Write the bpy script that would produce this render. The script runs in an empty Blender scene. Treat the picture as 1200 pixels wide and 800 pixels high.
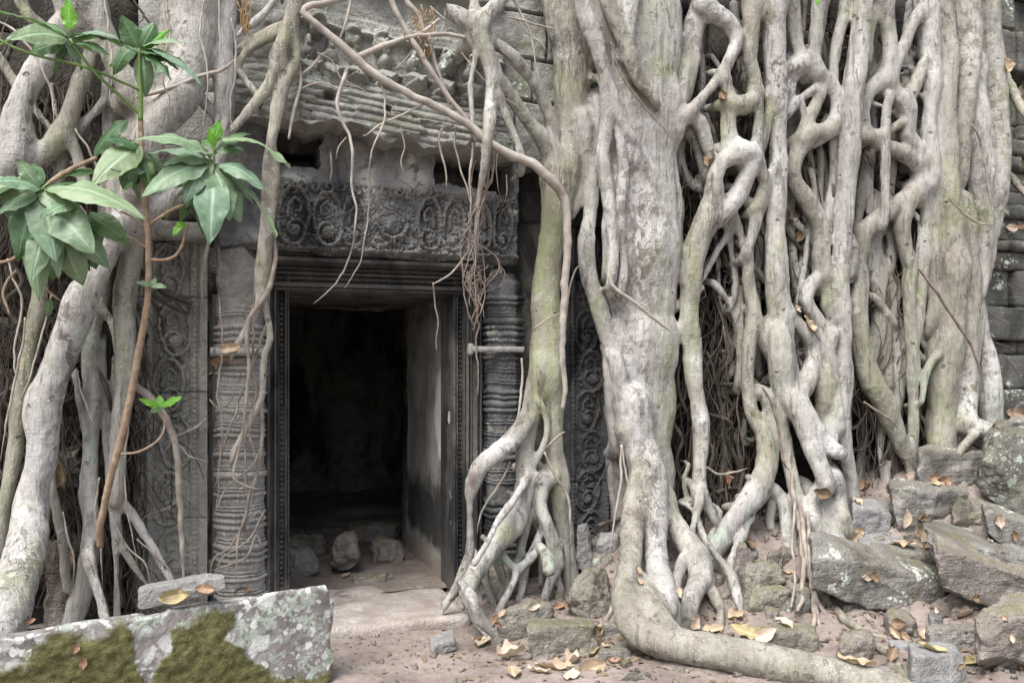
import bpy, bmesh, math, random
import numpy as np
from mathutils import Vector, Matrix
R = math.radians
rng = np.random.default_rng(7)
random.seed(7)
sc = bpy.context.scene
COL = sc.collection

# ------------------------------------------------------------------ camera
YAW = math.atan(0.33)
CX, CY, CZ = 0.0, -5.5, 1.45          # eye height over the door sill
cam_d = bpy.data.cameras.new("camera")
cam = bpy.data.objects.new("camera", cam_d)
COL.objects.link(cam)
cam_d.sensor_width = 36.0
cam_d.lens = 30.0
cam_d.shift_y = 0.025
cam_d.clip_start, cam_d.clip_end = 0.05, 500.0
cam.location = (CX, CY, CZ)
cam.rotation_euler = (R(90), 0, -YAW)
sc.camera = cam

# ------------------------------------------------------------------ light
SUN_EL, SUN_AZ = 58.0, 226.0          # overcast: soft light from above, a little from the left
w = bpy.data.worlds.new("World")
sc.world = w
w.use_nodes = True
nt = w.node_tree
bg = nt.nodes["Background"]
sky = nt.nodes.new("ShaderNodeTexSky")
sky.sky_type = 'NISHITA'
sky.sun_disc = False
sky.sun_elevation = R(SUN_EL)
sky.sun_rotation = R(SUN_AZ)
sky.air_density, sky.dust_density, sky.ozone_density = 1.0, 4.0, 1.0
hs = nt.nodes.new("ShaderNodeHueSaturation")
hs.inputs["Saturation"].default_value = 0.62
nt.links.new(sky.outputs[0], hs.inputs["Color"])
nt.links.new(hs.outputs[0], bg.inputs["Color"])
bg.inputs["Strength"].default_value = 0.105
sd = bpy.data.lights.new("sun", 'SUN')
sd.energy = 1.7
sd.angle = R(38)
sd.color = (1.0, 0.985, 0.96)
so = bpy.data.objects.new("sun", sd)
COL.objects.link(so)
_d = Vector((math.sin(R(SUN_AZ)) * math.cos(R(SUN_EL)), math.cos(R(SUN_AZ)) * math.cos(R(SUN_EL)), math.sin(R(SUN_EL))))
so.rotation_euler = _d.to_track_quat('Z', 'Y').to_euler()
so.location = (0, -4, 8)
sc.view_settings.view_transform = 'Standard'
sc.view_settings.look = 'None'
sc.view_settings.gamma = 1.0
sc.view_settings.use_curve_mapping = False
sc.view_settings.exposure = 1.36

# ------------------------------------------------------------------ picture <-> world
FPX = 1000.0
_s, _c = math.sin(YAW), math.cos(YAW)
def U(px, py, Y):
    """point of the ray through photo pixel (1200x800) at world depth y=Y"""
    xc, yc = (px - 600.0) / FPX, (430.0 - py) / FPX
    t = (Y - CY) / (_c - xc * _s)
    return np.array([CX + t * (_s + xc * _c), Y, CZ + t * yc])
def PX(px, Y):                          # metres per photo pixel there
    xc = (px - 600.0) / FPX
    return (Y - CY) / (_c - xc * _s) / FPX

# ------------------------------------------------------------------ noise
def _hash(ix, iy, iz, seed):
    h = (ix.astype(np.int64) * 374761393 + iy.astype(np.int64) * 668265263 + iz.astype(np.int64) * 2147483647 + seed * 974711)
    h = (h ^ (h >> 13)) * 1274126177
    h = h & 0x7fffffff
    h = (h ^ (h >> 16)) & 0xffff
    return h.astype(np.float32) / 32767.5 - 1.0
def vnoise(x, y, z, seed=0):
    xi, yi, zi = np.floor(x), np.floor(y), np.floor(z)
    fx, fy, fz = x - xi, y - yi, z - zi
    fx, fy, fz = [f * f * f * (f * (f * 6 - 15) + 10) for f in (fx, fy, fz)]
    r = 0
    for a in (0, 1):
        wx = fx if a else 1 - fx
        for b in (0, 1):
            wy = fy if b else 1 - fy
            for c in (0, 1):
                wz = fz if c else 1 - fz
                r = r + wx * wy * wz * _hash(xi + a, yi + b, zi + c, seed)
    return r
def fbm(x, y, z, seed=0, octv=4, gain=0.5):
    r, a = 0, 1.0
    for o in range(octv):
        r = r + a * vnoise(x, y, z, seed + o * 17)
        x, y, z, a = x * 2.03 + 1.7, y * 2.03 - 3.1, z * 2.03 + 5.3, a * gain
    return r
def sstep(a, b, x):
    t = np.clip((x - a) / (b - a), 0, 1)
    return t * t * (3 - 2 * t)

# ------------------------------------------------------------------ objects
def link(o, parent=None):
    COL.objects.link(o)
    if parent is not None:
        o.parent = parent
    return o
def tag(o, label=None, cat=None, group=None, kind=None):
    if label: o["label"] = label
    if cat: o["category"] = cat
    if group: o["group"] = group
    if kind: o["kind"] = kind
    return o
def empty(name, label, cat, loc=(0, 0, 0), group=None):
    o = bpy.data.objects.new(name, None)
    o.empty_display_size = 0.1
    o.location = loc
    link(o)
    return tag(o, label, cat, group)
def mesh(name, V, F, mat, parent=None, smooth=True, attrs=None, normals=None):
    """V (n,3) world coordinates; F (m,k) array or list of tuples"""
    me = bpy.data.meshes.new(name)
    V = np.asarray(V, dtype=np.float32)
    if isinstance(F, np.ndarray):
        m, k = F.shape
        me.vertices.add(len(V)); me.vertices.foreach_set("co", V.ravel())
        me.loops.add(m * k); me.loops.foreach_set("vertex_index", F.astype(np.int32).ravel())
        me.polygons.add(m)
        me.polygons.foreach_set("loop_start", np.arange(0, m * k, k, dtype=np.int32))
        me.update(calc_edges=True)
        me.validate()
    else:
        me.from_pydata([tuple(v) for v in V], [], F)
        me.update()
    me.polygons.foreach_set("use_smooth", np.full(len(me.polygons), smooth))
    if attrs:
        for k_, a in attrs.items():
            at = me.attributes.new(k_, 'FLOAT', 'POINT')
            at.data.foreach_set("value", np.asarray(a, dtype=np.float32))
    if normals is not None:
        me.normals_split_custom_set_from_vertices(normals)
    if mat is not None:
        me.materials.append(mat)
    o = bpy.data.objects.new(name, me)
    link(o, parent)
    off, p = Vector((0, 0, 0)), parent
    while p is not None:
        off += Vector(p.location); p = p.parent
    if off.length > 0:
        me.transform(Matrix.Translation(-off))
    return o
def join(parts):
    Vs, Fs, n = [], [], 0
    for V, F in parts:
        Vs.append(V)
        Fs += [tuple(int(i) + n for i in f) for f in F]
        n += len(V)
    return np.concatenate(Vs), Fs

def crom(P, R_, step=0.03):
    """Catmull-Rom through P with radii R_ -> dense points"""
    P = np.asarray(P, float); R_ = np.asarray(R_, float)
    if len(P) == 1: return P, R_
    A = np.vstack([2 * P[0] - P[1], P, 2 * P[-1] - P[-2]])
    Q, q = [], []
    for i in range(len(P) - 1):
        p0, p1, p2, p3 = A[i:i + 4]
        n = max(2, int(np.linalg.norm(p2 - p1) / step))
        for k in range(n):
            t = k / n
            Q.append(0.5 * (2 * p1 + (p2 - p0) * t + (2 * p0 - 5 * p1 + 4 * p2 - p3) * t * t + (3 * p1 - p0 - 3 * p2 + p3) * t ** 3))
            s = t * t * (3 - 2 * t)
            q.append(R_[i] * (1 - s) + R_[i + 1] * s)
    Q.append(P[-1]); q.append(R_[-1])
    return np.array(Q), np.array(q)
def sweep(P, R_, n=8, step=0.025, wob=0.0, seed=0, lump=0.08, cap=True):
    """tube mesh along a smooth curve through P"""
    Q, q = crom(P, R_, step)
    m = len(Q)
    if wob:
        s = np.arange(m) * step
        for a in range(3):
            Q[:, a] += wob * vnoise(s * 9 + a * 31, s * 0 + seed, s * 0, seed) + 0.4 * wob * vnoise(s * 27 + a * 31, s * 0 + seed, s * 0, seed + 3)
    T = np.gradient(Q, axis=0)
    T /= np.linalg.norm(T, axis=1)[:, None] + 1e-9
    N = np.zeros_like(T)
    u = np.cross(T[0], [0.3, 1, 0.2]); u /= np.linalg.norm(u)
    for i in range(m):
        u = u - T[i] * np.dot(u, T[i]); u /= np.linalg.norm(u) + 1e-9
        N[i] = u
    B = np.cross(T, N)
    th = np.arange(n) * 2 * math.pi / n
    s = np.arange(m)[:, None] * step
    rr = q[:, None] * (1 + lump * vnoise(s * 14 + 0 * th, np.cos(th)[None] * 1.2 + 0 * s, np.sin(th)[None] * 1.2 + 0 * s, seed + 5))
    V = Q[:, None] + rr[..., None] * (np.cos(th)[None, :, None] * N[:, None] + np.sin(th)[None, :, None] * B[:, None])
    V = V.reshape(-1, 3)
    F = []
    for i in range(m - 1):
        for k in range(n):
            a, b = i * n + k, i * n + (k + 1) % n
            F.append((a, b, b + n, a + n))
    if cap:
        F.append(tuple(range(n - 1, -1, -1)))
        F.append(tuple((m - 1) * n + k for k in range(n)))
    return V, F
def pts(s, Y):
    """'px,py,r[,Y] ...' -> world points and radii"""
    P, r = [], []
    for tok in s.split():
        a = [float(v) for v in tok.split(',')]
        y = a[3] if len(a) > 3 else Y
        P.append(U(a[0], a[1], y)); r.append(a[2] * PX(a[0], y))
        Y = y
    return np.array(P), np.array(r)

# ------------------------------------------------------------------ fused root networks (smooth union of tapered tubes)
class Field:
    def __init__(self, h, boost={}): self.h, self.T, self.boost = h, [], boost
    def tube(self, s, Y, k=0.045, fy=0.9, gid=0, wob=0.012, back=None, foot=True):
        tk = [[float(v) for v in t.split(',')] for t in s.split()]
        px, py = tk[-1][:2]
        grounded = False
        if foot and 520 <= py <= 775:
            gh = ground_hit(px, py)
            if -2.2 < gh[1] < -0.12:                       # a foot: it meets the soil where this ray does
                grounded = True
                yy, o_ = Y, []
                for t in tk:
                    yy = t[3] if len(t) > 3 else yy
                    o_.append(f'{t[0]},{t[1]},{t[2]},{max(yy, gh[1]):.4f}')
                s = ' '.join(o_)
        k = k * 0.72
        P, r = pts(s, Y)
        if gid in self.boost: r = np.where(r < 0.085, r * self.boost[gid], r)
        if grounded:
            P = np.vstack([P, P[-1] + [0, -0.02, -0.06 - r[-1] - max(0, P[-1][2] - gh[2])]]); r = np.append(r, r[-1] * 1.1)
        elif py < 640:                                      # an end that is not a foot dives back behind its neighbours
            e_ = P[-1] - P[-2]; e_ /= np.linalg.norm(e_) + 1e-9
            P = np.vstack([P, P[-1] + e_ * r[-1] * 1.2 + [0, 0.06, 0], P[-1] + e_ * r[-1] * 1.6 + [0, 0.22, 0]]); r = np.append(r, [r[-1] * 0.85, r[-1] * 0.4])
        if foot and tk[0][1] > 60:
            e_ = P[0] - P[1]; e_ /= np.linalg.norm(e_) + 1e-9
            P = np.vstack([P[0] + e_ * r[0] * 1.4 + [0, 0.14, 0], P]); r = np.append(r[0] * 0.6, r)
        Q, q = crom(P, r, 0.06)
        i = len(self.T)
        sx = np.arange(len(Q)) * 0.06
        rb = np.minimum(q, 0.1)[:, None] / 0.06
        Q = Q + wob * rb * np.stack([vnoise(sx * 5 + 9.7 * a, sx * 0 + i * 3.3, sx * 0, 40 + a) for a in range(3)], 1) * np.array([1, .6, .3])
        q = q * (1 + 0.10 * vnoise(sx * 6, sx * 0 + i * 1.7, sx * 0, 60))
        m = k + 3 * self.h
        self.T.append((Q, q, k, fy, gid, (Q - q[:, None]).min(0) - m, (Q + q[:, None]).max(0) + m, i))
    def build(self, lo, hi, B=44, ribs=0.006, rib_scale=14.0, zmin=None):
        h = self.h
        lo, hi = np.array(lo, float), np.array(hi, float)
        N = np.ceil((hi - lo) / h).astype(int)
        VI, VP, VG, QD = [], [], [], []
        NY, NZ = N[1] + 8, N[2] + 8
        for bx in range(0, N[0], B):
            for by in range(0, N[1], B):
                for bz in range(0, N[2], B):
                    o = np.array([bx, by, bz])
                    a = lo + (o - 1) * h
                    n = B + 3
                    b = a + n * h
                    act = [t for t in self.T if (t[5] < b).all() and (t[6] > a).all()]
                    if not act: continue
                    g = np.full((n, n, n), 0.3, np.float32)
                    own = np.zeros((n, n, n), np.int16)
                    best = np.full((n, n, n), 9, np.float32)
                    ax = [a[i] + np.arange(n) * h for i in range(3)]
                    for (Q, q, k, fy, gid, tl, th, ti) in act:
                        m = k + 3 * h
                        d = np.full((n, n, n), 0.3, np.float32); hit = False
                        for i in range(len(Q) - 1):
                            p0, p1, r0, r1 = Q[i], Q[i + 1], q[i], q[i + 1]
                            rm = max(r0, r1) + m
                            l = np.minimum(p0, p1) - rm; u = np.maximum(p0, p1) + rm
                            i0 = np.maximum(0, np.floor((l - a) / h).astype(int)); i1 = np.minimum(n, np.ceil((u - a) / h).astype(int) + 1)
                            if (i0 >= i1).any(): continue
                            sl = tuple(slice(i0[c], i1[c]) for c in range(3))
                            X = ax[0][sl[0]][:, None, None] - p0[0]; Yv = (ax[1][sl[1]][None, :, None] - p0[1]) / fy; Z = ax[2][sl[2]][None, None, :] - p0[2]
                            e = p1 - p0; e = np.array([e[0], e[1] / fy, e[2]])
                            t = np.clip((X * e[0] + Yv * e[1] + Z * e[2]) / (e @ e + 1e-12), 0, 1)
                            dd = np.sqrt((X - t * e[0]) ** 2 + (Yv - t * e[1]) ** 2 + (Z - t * e[2]) ** 2) - (r0 + (r1 - r0) * t)
                            d[sl] = np.minimum(d[sl], dd); hit = True
                        if not hit: continue
                        w_ = d < best
                        own[w_] = ti; best[w_] = d[w_]
                        hh = np.maximum(k - np.abs(g - d), 0) / k
                        g = np.minimum(g, d) - hh * hh * k * 0.25
                    if g.min() > 0: continue
                    band = np.abs(g) < 0.05
                    ii = np.nonzero(band)
                    wx, wy, wz = ax[0][ii[0]], ax[1][ii[1]], ax[2][ii[2]]
                    f = rib_scale
                    g[band] += (ribs * fbm(wx * f, wy * f, wz * f * 0.28, 91, 2) + 0.5 * ribs * vnoise(wx * 40, wy * 40, wz * 22, 12)
                                + 0.006 * vnoise(wx * 5, wy * 5, wz * 4, 33)).astype(np.float32)
                    s = (g < 0)
                    # surface nets on cells (n-1)^3
                    cs = np.zeros((n - 1,) * 3, np.int8)
                    for c in range(8):
                        cs += s[c & 1:n - 1 + (c & 1), (c >> 1) & 1:n - 1 + ((c >> 1) & 1), (c >> 2) & 1:n - 1 + ((c >> 2) & 1)]
                    ci = np.nonzero((cs > 0) & (cs < 8))
                    if not len(ci[0]): continue
                    cg = [g[ci[0] + (c & 1), ci[1] + ((c >> 1) & 1), ci[2] + ((c >> 2) & 1)] for c in range(8)]
                    acc = np.zeros((len(ci[0]), 3)); cnt = np.zeros(len(ci[0]))
                    for c in range(8):
                        for axx in range(3):
                            if c >> axx & 1: continue
                            c2 = c | (1 << axx)
                            ga, gb = cg[c], cg[c2]
                            x = (ga < 0) != (gb < 0)
                            t = np.where(x, ga / np.where(x, ga - gb, 1), 0)
                            p = np.array([c & 1, c >> 1 & 1, c >> 2 & 1], float)[None].repeat(len(t), 0)
                            p[:, axx] = t
                            acc[x] += p[x]; cnt[x] += 1
                    P = acc / cnt[:, None]
                    gi = [ci[i] + o[i] for i in range(3)]
                    gid_ = (gi[0].astype(np.int64) * NY + gi[1]) * NZ + gi[2]
                    VI.append(gid_); VP.append(np.stack([a[i] + (ci[i] + P[:, i]) * h for i in range(3)], 1)); VG.append(own[ci])
                    for axx in range(3):
                        o1, o2 = (axx + 1) % 3, (axx + 2) % 3
                        r_ = [slice(1, B + 1)] * 3
                        A0 = s[tuple(r_)]
                        r2 = list(r_); r2[axx] = slice(2, B + 2)
                        A1 = s[tuple(r2)]
                        e = np.nonzero(A0 != A1)
                        if not len(e[0]): continue
                        base = [e[i] + 1 for i in range(3)]
                        def cid(d1, d2):
                            cc = [base[i].copy() for i in range(3)]
                            cc[o1] -= d1; cc[o2] -= d2
                            return ((cc[0] + o[0]).astype(np.int64) * NY + cc[1] + o[1]) * NZ + cc[2] + o[2]
                        q4 = np.stack([cid(1, 1), cid(0, 1), cid(0, 0), cid(1, 0)], 1)
                        fl = ~A0[e]
                        q4[fl] = q4[fl][:, ::-1]
                        QD.append(q4)
        VI, VP, VG, QD = np.concatenate(VI), np.concatenate(VP), np.concatenate(VG), np.concatenate(QD)
        ids, first = np.unique(VI, return_index=True)
        V, G = VP[first], VG[first]
        F = np.searchsorted(ids, QD)
        ok = (F < len(ids)).all(1)
        F = F[ok]; ok = (ids[F] == QD[ok]).all(1); F = F[ok]
        if zmin is not None:
            F = F[(V[F][:, :, 2] > zmin(V[F][:, :, 0], V[F][:, :, 1])).any(1)]
        g_ = np.random.default_rng(len(self.T))
        self.tone = smooth_attr(g_.uniform(0, 1, len(self.T))[G], F, 14)
        return V, F, np.array([t[4] for t in self.T])[G]
def smooth_attr(a, F, it):
    for _ in range(it):
        S = a * 0.5; C = np.full(len(a), 0.5)
        for c in range(4):
            S = S + np.bincount(F[:, c], a[F[:, (c + 1) % 4]], len(a)); C = C + np.bincount(F[:, c], minlength=len(a))
        a = S / C
    return a
def vnormals(V, F):
    n = np.cross(V[F[:, 2]] - V[F[:, 0]], V[F[:, 3]] - V[F[:, 1]])
    out = np.zeros_like(V)
    for c in range(4):
        for a in range(3):
            out[:, a] += np.bincount(F[:, c], n[:, a], len(V))
    return out / (np.linalg.norm(out, axis=1)[:, None] + 1e-12)
def relax(V, F, it=1, lam=0.5):
    for _ in range(it):
        S = np.zeros_like(V); C = np.zeros(len(V))
        for c in range(4):
            for d in (1, 3):
                j = F[:, (c + d) % 4]
                C += np.bincount(F[:, c], minlength=len(V))
                for a in range(3):
                    S[:, a] += np.bincount(F[:, c], V[j, a], len(V))
        V = V + lam * (S / np.maximum(C, 1)[:, None] - V)
    return V
def blobs(V, lst):
    """sum of gaussian blobs given as (px,py,Y,radius_px_x,radius_px_y,amount)"""
    a = np.zeros(len(V))
    for (px, py, Y, rx, ry, am) in lst:
        p = U(px, py, Y); k = PX(px, Y)
        a = np.maximum(a, am * np.exp(-((V[:, 0] - p[0]) / (rx * k)) ** 2 - ((V[:, 2] - p[2]) / (ry * k)) ** 2))
    return a
# ------------------------------------------------------------------ materials
class NT:
    def __init__(self, name, rough=0.9, spec=0.3):
        self.m = bpy.data.materials.new(name)
        self.m.use_nodes = True
        self.t = self.m.node_tree
        self.b = self.t.nodes["Principled BSDF"]
        self.b.inputs["Roughness"].default_value = rough
        self.b.inputs["Specular IOR Level"].default_value = spec
        g = self.t.nodes.new("ShaderNodeNewGeometry")
        self.geo = g
        self.pos = g.outputs["Position"]
    def n(self, typ, **kw):
        x = self.t.nodes.new(typ)
        for k, v in kw.items(): setattr(x, k, v)
        return x
    def put(self, sock, v):
        if hasattr(v, "links"): self.t.links.new(v, sock)
        elif v is not None: sock.default_value = v
    def scale(self, sx, sy, sz):
        x = self.n("ShaderNodeVectorMath", operation='MULTIPLY')
        self.put(x.inputs[0], self.pos); x.inputs[1].default_value = (sx, sy, sz)
        return x.outputs[0]
    def noise(self, scale, detail=6, rough=0.55, vec=None, dist=0.0):
        x = self.n("ShaderNodeTexNoise")
        self.put(x.inputs["Vector"], vec or self.pos)
        x.inputs["Scale"].default_value = scale; x.inputs["Detail"].default_value = detail
        x.inputs["Roughness"].default_value = rough; x.inputs["Distortion"].default_value = dist
        return x.outputs["Fac"]
    def voro(self, scale, vec=None, feature='F1', rnd=1.0):
        x = self.n("ShaderNodeTexVoronoi", feature=feature)
        self.put(x.inputs["Vector"], vec or self.pos)
        x.inputs["Scale"].default_value = scale; x.inputs["Randomness"].default_value = rnd
        return x.outputs["Distance"]
    def map(self, v, a, b, c=0.0, d=1.0, smooth=True):
        x = self.n("ShaderNodeMapRange")
        if smooth: x.interpolation_type = 'SMOOTHSTEP'
        self.put(x.inputs[0], v)
        for i, q in enumerate((a, b, c, d)): self.put(x.inputs[1 + i], q)
        return x.outputs[0]
    def math(self, op, a, b=None, clamp=False):
        x = self.n("ShaderNodeMath", operation=op, use_clamp=clamp)
        self.put(x.inputs[0], a)
        if b is not None: self.put(x.inputs[1], b)
        return x.outputs[0]
    def mul(self, a, b): return self.math('MULTIPLY', a, b)
    def add(self, a, b): return self.math('ADD', a, b)
    def mix(self, f, a, b):
        x = self.n("ShaderNodeMix", data_type='RGBA')
        self.put(x.inputs[0], f)
        for s, v in ((x.inputs[6], a), (x.inputs[7], b)):
            self.put(s, v if hasattr(v, "links") else (*v, 1.0))
        return x.outputs[2]
    def attr(self, name):
        x = self.n("ShaderNodeAttribute", attribute_name=name)
        return x.outputs["Fac"]
    def warp(self, amt, scale):
        x = self.n("ShaderNodeTexNoise"); self.put(x.inputs["Vector"], self.pos)
        x.inputs["Scale"].default_value = scale; x.inputs["Detail"].default_value = 4
        y = self.n("ShaderNodeVectorMath", operation='MULTIPLY_ADD')
        self.put(y.inputs[0], x.outputs["Color"]); y.inputs[1].default_value = (amt,) * 3; self.put(y.inputs[2], self.pos)
        return y.outputs[0]
    def up(self):
        x = self.n("ShaderNodeSeparateXYZ"); self.put(x.inputs[0], self.geo.outputs["Normal"])
        return x.outputs[2]
    def out(self, col, height=None, dist=0.01, strength=1.0, rough=None):
        self.put(self.b.inputs["Base Color"], col)
        if rough is not None: self.put(self.b.inputs["Roughness"], rough)
        if height is not None:
            x = self.n("ShaderNodeBump"); x.inputs["Distance"].default_value = dist; x.inputs["Strength"].default_value = strength
            self.put(x.inputs["Height"], height)
            self.t.links.new(x.outputs[0], self.b.inputs["Normal"])
        return self.m

def stone(name, c1, c2, dark=(0.05, 0.05, 0.05), dark_amt=0.5, pale=(0.5, 0.5, 0.47), pale_amt=0.3, green=(0.14, 0.15, 0.07), green_amt=0.2,
          lich=0.0, lichc=(0.5, 0.55, 0.48), bump=1.0, scale=1.0, upmoss=0.0, strata=0.0):
    m = NT(name, 0.92, 0.25)
    a = m.noise(4 * scale, 6, 0.62)
    col = m.mix(m.map(a, 0.35, 0.65), c1, c2)
    g = m.noise(60, 2, 0.6)
    col = m.mix(m.map(g, 0.3, 0.7, 0.0, 0.45), col, tuple(x * 0.55 for x in c1))
    streak = m.noise(2.2 * scale, 5, 0.65, m.scale(1, 1, 0.45), 0.4)
    col = m.mix(m.map(streak, 0.62 - 0.3 * dark_amt, 0.75 - 0.25 * dark_amt, 0, 0.92), col, dark)
    p = m.noise(3.3 * scale, 6, 0.68, m.warp(0.15, 3), 0.3)
    col = m.mix(m.map(p, 0.66 - 0.12 * pale_amt, 0.72 - 0.10 * pale_amt, 0, 0.75), col, pale)
    gr = m.noise(2.7 * scale, 5, 0.7, m.scale(1.1, 1.2, 1.0), 0.2)
    gm = m.map(gr, 0.68 - 0.25 * green_amt, 0.82 - 0.22 * green_amt, 0, 0.8)
    if upmoss:
        gm = m.math('MAXIMUM', gm, m.mul(m.map(m.up(), 0.35, 0.9, 0, upmoss), m.map(m.noise(7, 8, 0.7), 0.42, 0.58)))
    col = m.mix(gm, col, green)
    if lich:
        wv = m.warp(0.05, 12)
        v = m.voro(13, wv); v2 = m.voro(31, wv)
        patch = m.map(m.noise(3.1, 5, 0.6), 0.62 - 0.25 * lich, 0.70 - 0.22 * lich)
        lm = m.mul(m.math('MAXIMUM', m.map(v, 0.42, 0.33), m.map(v2, 0.36, 0.28)), patch)
        col = m.mix(m.mul(lm, 0.85), col, m.mix(m.noise(25, 3), lichc, tuple(min(1, x * 1.35) for x in lichc)))
    pt = m.mul(m.attr('plaster'), m.map(m.noise(14, 6, 0.7), 0.40, 0.50))
    col = m.mix(pt, col, m.mix(m.noise(30, 4), (0.40, 0.40, 0.375), (0.55, 0.55, 0.52)))
    h = m.add(m.mul(a, 1.0), m.add(m.mul(g, 0.22), m.mul(m.noise(17, 4, 0.7), 0.7)))
    pit = m.map(m.voro(45, m.warp(0.03, 20)), 0.12, 0.3)
    h = m.add(h, m.mul(pit, 0.12))
    if strata:
        st = m.noise(9, 6, 0.6, m.scale(0.35, 0.35, 4.0))
        h = m.add(h, m.mul(st, strata))
    return m.out(col, h, 0.022 * bump)

def bark(name, c1=(0.23, 0.215, 0.193), c2=(0.395, 0.38, 0.352), red=(0.265, 0.205, 0.18), k=1.0, algae=0.45):
    m = NT(name, 0.74, 0.3)
    a = m.noise(7, 6, 0.62, m.scale(1, 1, 0.22), 0.3)
    col = m.mix(m.map(a, 0.34, 0.62), c1, c2)
    # every root has its own tone: olive-tan, grey or silvery pink
    tn = m.attr("tone")
    col = m.mix(m.map(tn, 0.42, 0.15, 0, 0.45), col, (0.205, 0.19, 0.125))
    col = m.mix(m.map(tn, 0.58, 0.85, 0, 0.55), col, (0.445, 0.43, 0.418))
    b = m.noise(2.6, 5, 0.68, m.scale(1, 1, 0.45), 0.5)
    col = m.mix(m.map(b, 0.54, 0.66, 0, 0.28), col, red)
    g = m.noise(5.0, 5, 0.7, m.scale(1.3, 1.3, 0.25), 0.5)
    col = m.mix(m.map(g, 0.54, 0.66, 0, 0.5), col, (0.12, 0.105, 0.085))
    f = m.noise(38, 4, 0.7, m.scale(1, 1, 0.35))
    col = m.mix(m.map(f, 0.50, 0.66, 0, 0.42), col, tuple(x * 0.45 for x in c1))
    fl = m.mul(m.map(m.noise(15, 5, 0.72, m.scale(1.2, 1.2, 0.55), 0.8), 0.555, 0.575), m.map(m.noise(1.6, 3), 0.48, 0.64, 0.0, 0.8))
    col = m.mix(fl, col, tuple(x * 0.62 for x in c1))
    sc_ = m.mul(m.map(m.noise(16, 4, 0.6, m.warp(0.03, 14)), 0.58, 0.64), m.map(m.noise(2.1, 2), 0.50, 0.62))
    sc_ = m.math('MAXIMUM', m.mul(sc_, 0.7), m.mul(m.attr("scar"), m.map(m.noise(15, 4, 0.65, m.scale(1, 1, 0.7), 0.6), 0.47, 0.53)))
    col = m.mix(sc_, col, (0.115, 0.09, 0.075))
    al = m.map(m.noise(1.7, 4, 0.6), 0.64 - 0.2 * algae, 0.82 - 0.2 * algae, 0, 0.7)
    al = m.math('MAXIMUM', al, m.mul(m.attr("algae"), m.map(m.noise(9, 4, 0.65, m.scale(1, 1, 0.45)), 0.34, 0.58)))
    col = m.mix(m.mul(al, 0.8), col, m.mix(m.noise(20, 3), (0.165, 0.185, 0.07), (0.30, 0.325, 0.165)))
    st = m.mul(m.map(m.noise(1.0, 5, 0.68, m.scale(11, 11, 0.7), 0.5), 0.56, 0.64), m.map(m.noise(1.3, 3), 0.44, 0.58))     # dark water stains
    col = m.mix(m.mul(st, 0.62), col, (0.095, 0.085, 0.072))
    kn = m.mul(m.map(m.voro(9, m.warp(0.05, 10)), 0.16, 0.10), m.map(m.noise(3.7, 2), 0.52, 0.58))                                    # old knots
    col = m.mix(m.mul(kn, 0.75), col, (0.10, 0.085, 0.07))
    wv = m.warp(0.02, 30)
    d1 = m.mul(m.map(m.voro(50, wv), 0.25, 0.19), m.map(m.noise(5, 3), 0.50, 0.60))
    d2 = m.mul(m.map(m.noise(10, 6, 0.75, None, 0.8), 0.575, 0.61), m.map(m.noise(1.9, 2), 0.50, 0.60))
    li = m.math('MAXIMUM', d1, m.mul(d2, 0.75))
    pa = m.mul(m.attr("pale"), m.map(m.noise(14, 5, 0.7), 0.42, 0.52))
    col = m.mix(m.mul(li, 0.7), col, (0.55, 0.535, 0.505))
    col = m.mix(m.mul(pa, 0.9), col, (0.66, 0.65, 0.63))
    gl = m.mul(m.attr("mint"), m.map(m.noise(18, 4, 0.65), 0.40, 0.52))
    col = m.mix(m.mul(gl, 0.7), col, (0.37, 0.46, 0.385))
    lent = m.map(m.noise(1.0, 2, 0.5, m.scale(16, 16, 95)), 0.60, 0.66)          # short level lenticels
    col = m.mix(m.mul(lent, 0.22), col, tuple(x * 0.5 for x in c1))
    cr = m.map(m.noise(1.0, 4, 0.6, m.scale(30, 30, 3.2), 0.4), 0.60, 0.66)        # fine upright fissures
    cr = m.mul(cr, m.map(m.noise(2.7, 2), 0.44, 0.58))
    col = m.mix(m.mul(cr, 0.5), col, (0.10, 0.085, 0.07))
    rings = m.mul(m.noise(1.0, 3, 0.6, m.scale(4, 4, 42)), m.map(m.noise(3, 2), 0.45, 0.65))
    h = m.add(m.mul(a, 0.8), m.add(m.mul(f, 0.24), m.add(m.mul(rings, 0.16 * k), m.mul(li, 0.10))))
    h = m.add(h, m.mul(m.noise(13, 4, 0.6, m.scale(1, 1, 0.2)), 0.7))
    h = m.add(h, m.add(m.mul(m.add(m.mul(kn, 2.0), m.add(sc_, m.add(fl, cr))), -0.17), m.mul(m.noise(80, 2, 0.6), 0.10)))
    return m.out(col, h, 0.024 * k)

def plain(name, c1, c2, scale=20, rough=0.85, bump=0.004, spec=0.3):
    m = NT(name, rough, spec)
    a = m.noise(scale, 6, 0.6)
    return m.out(m.mix(m.map(a, 0.3, 0.7), c1, c2), a, bump)

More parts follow.
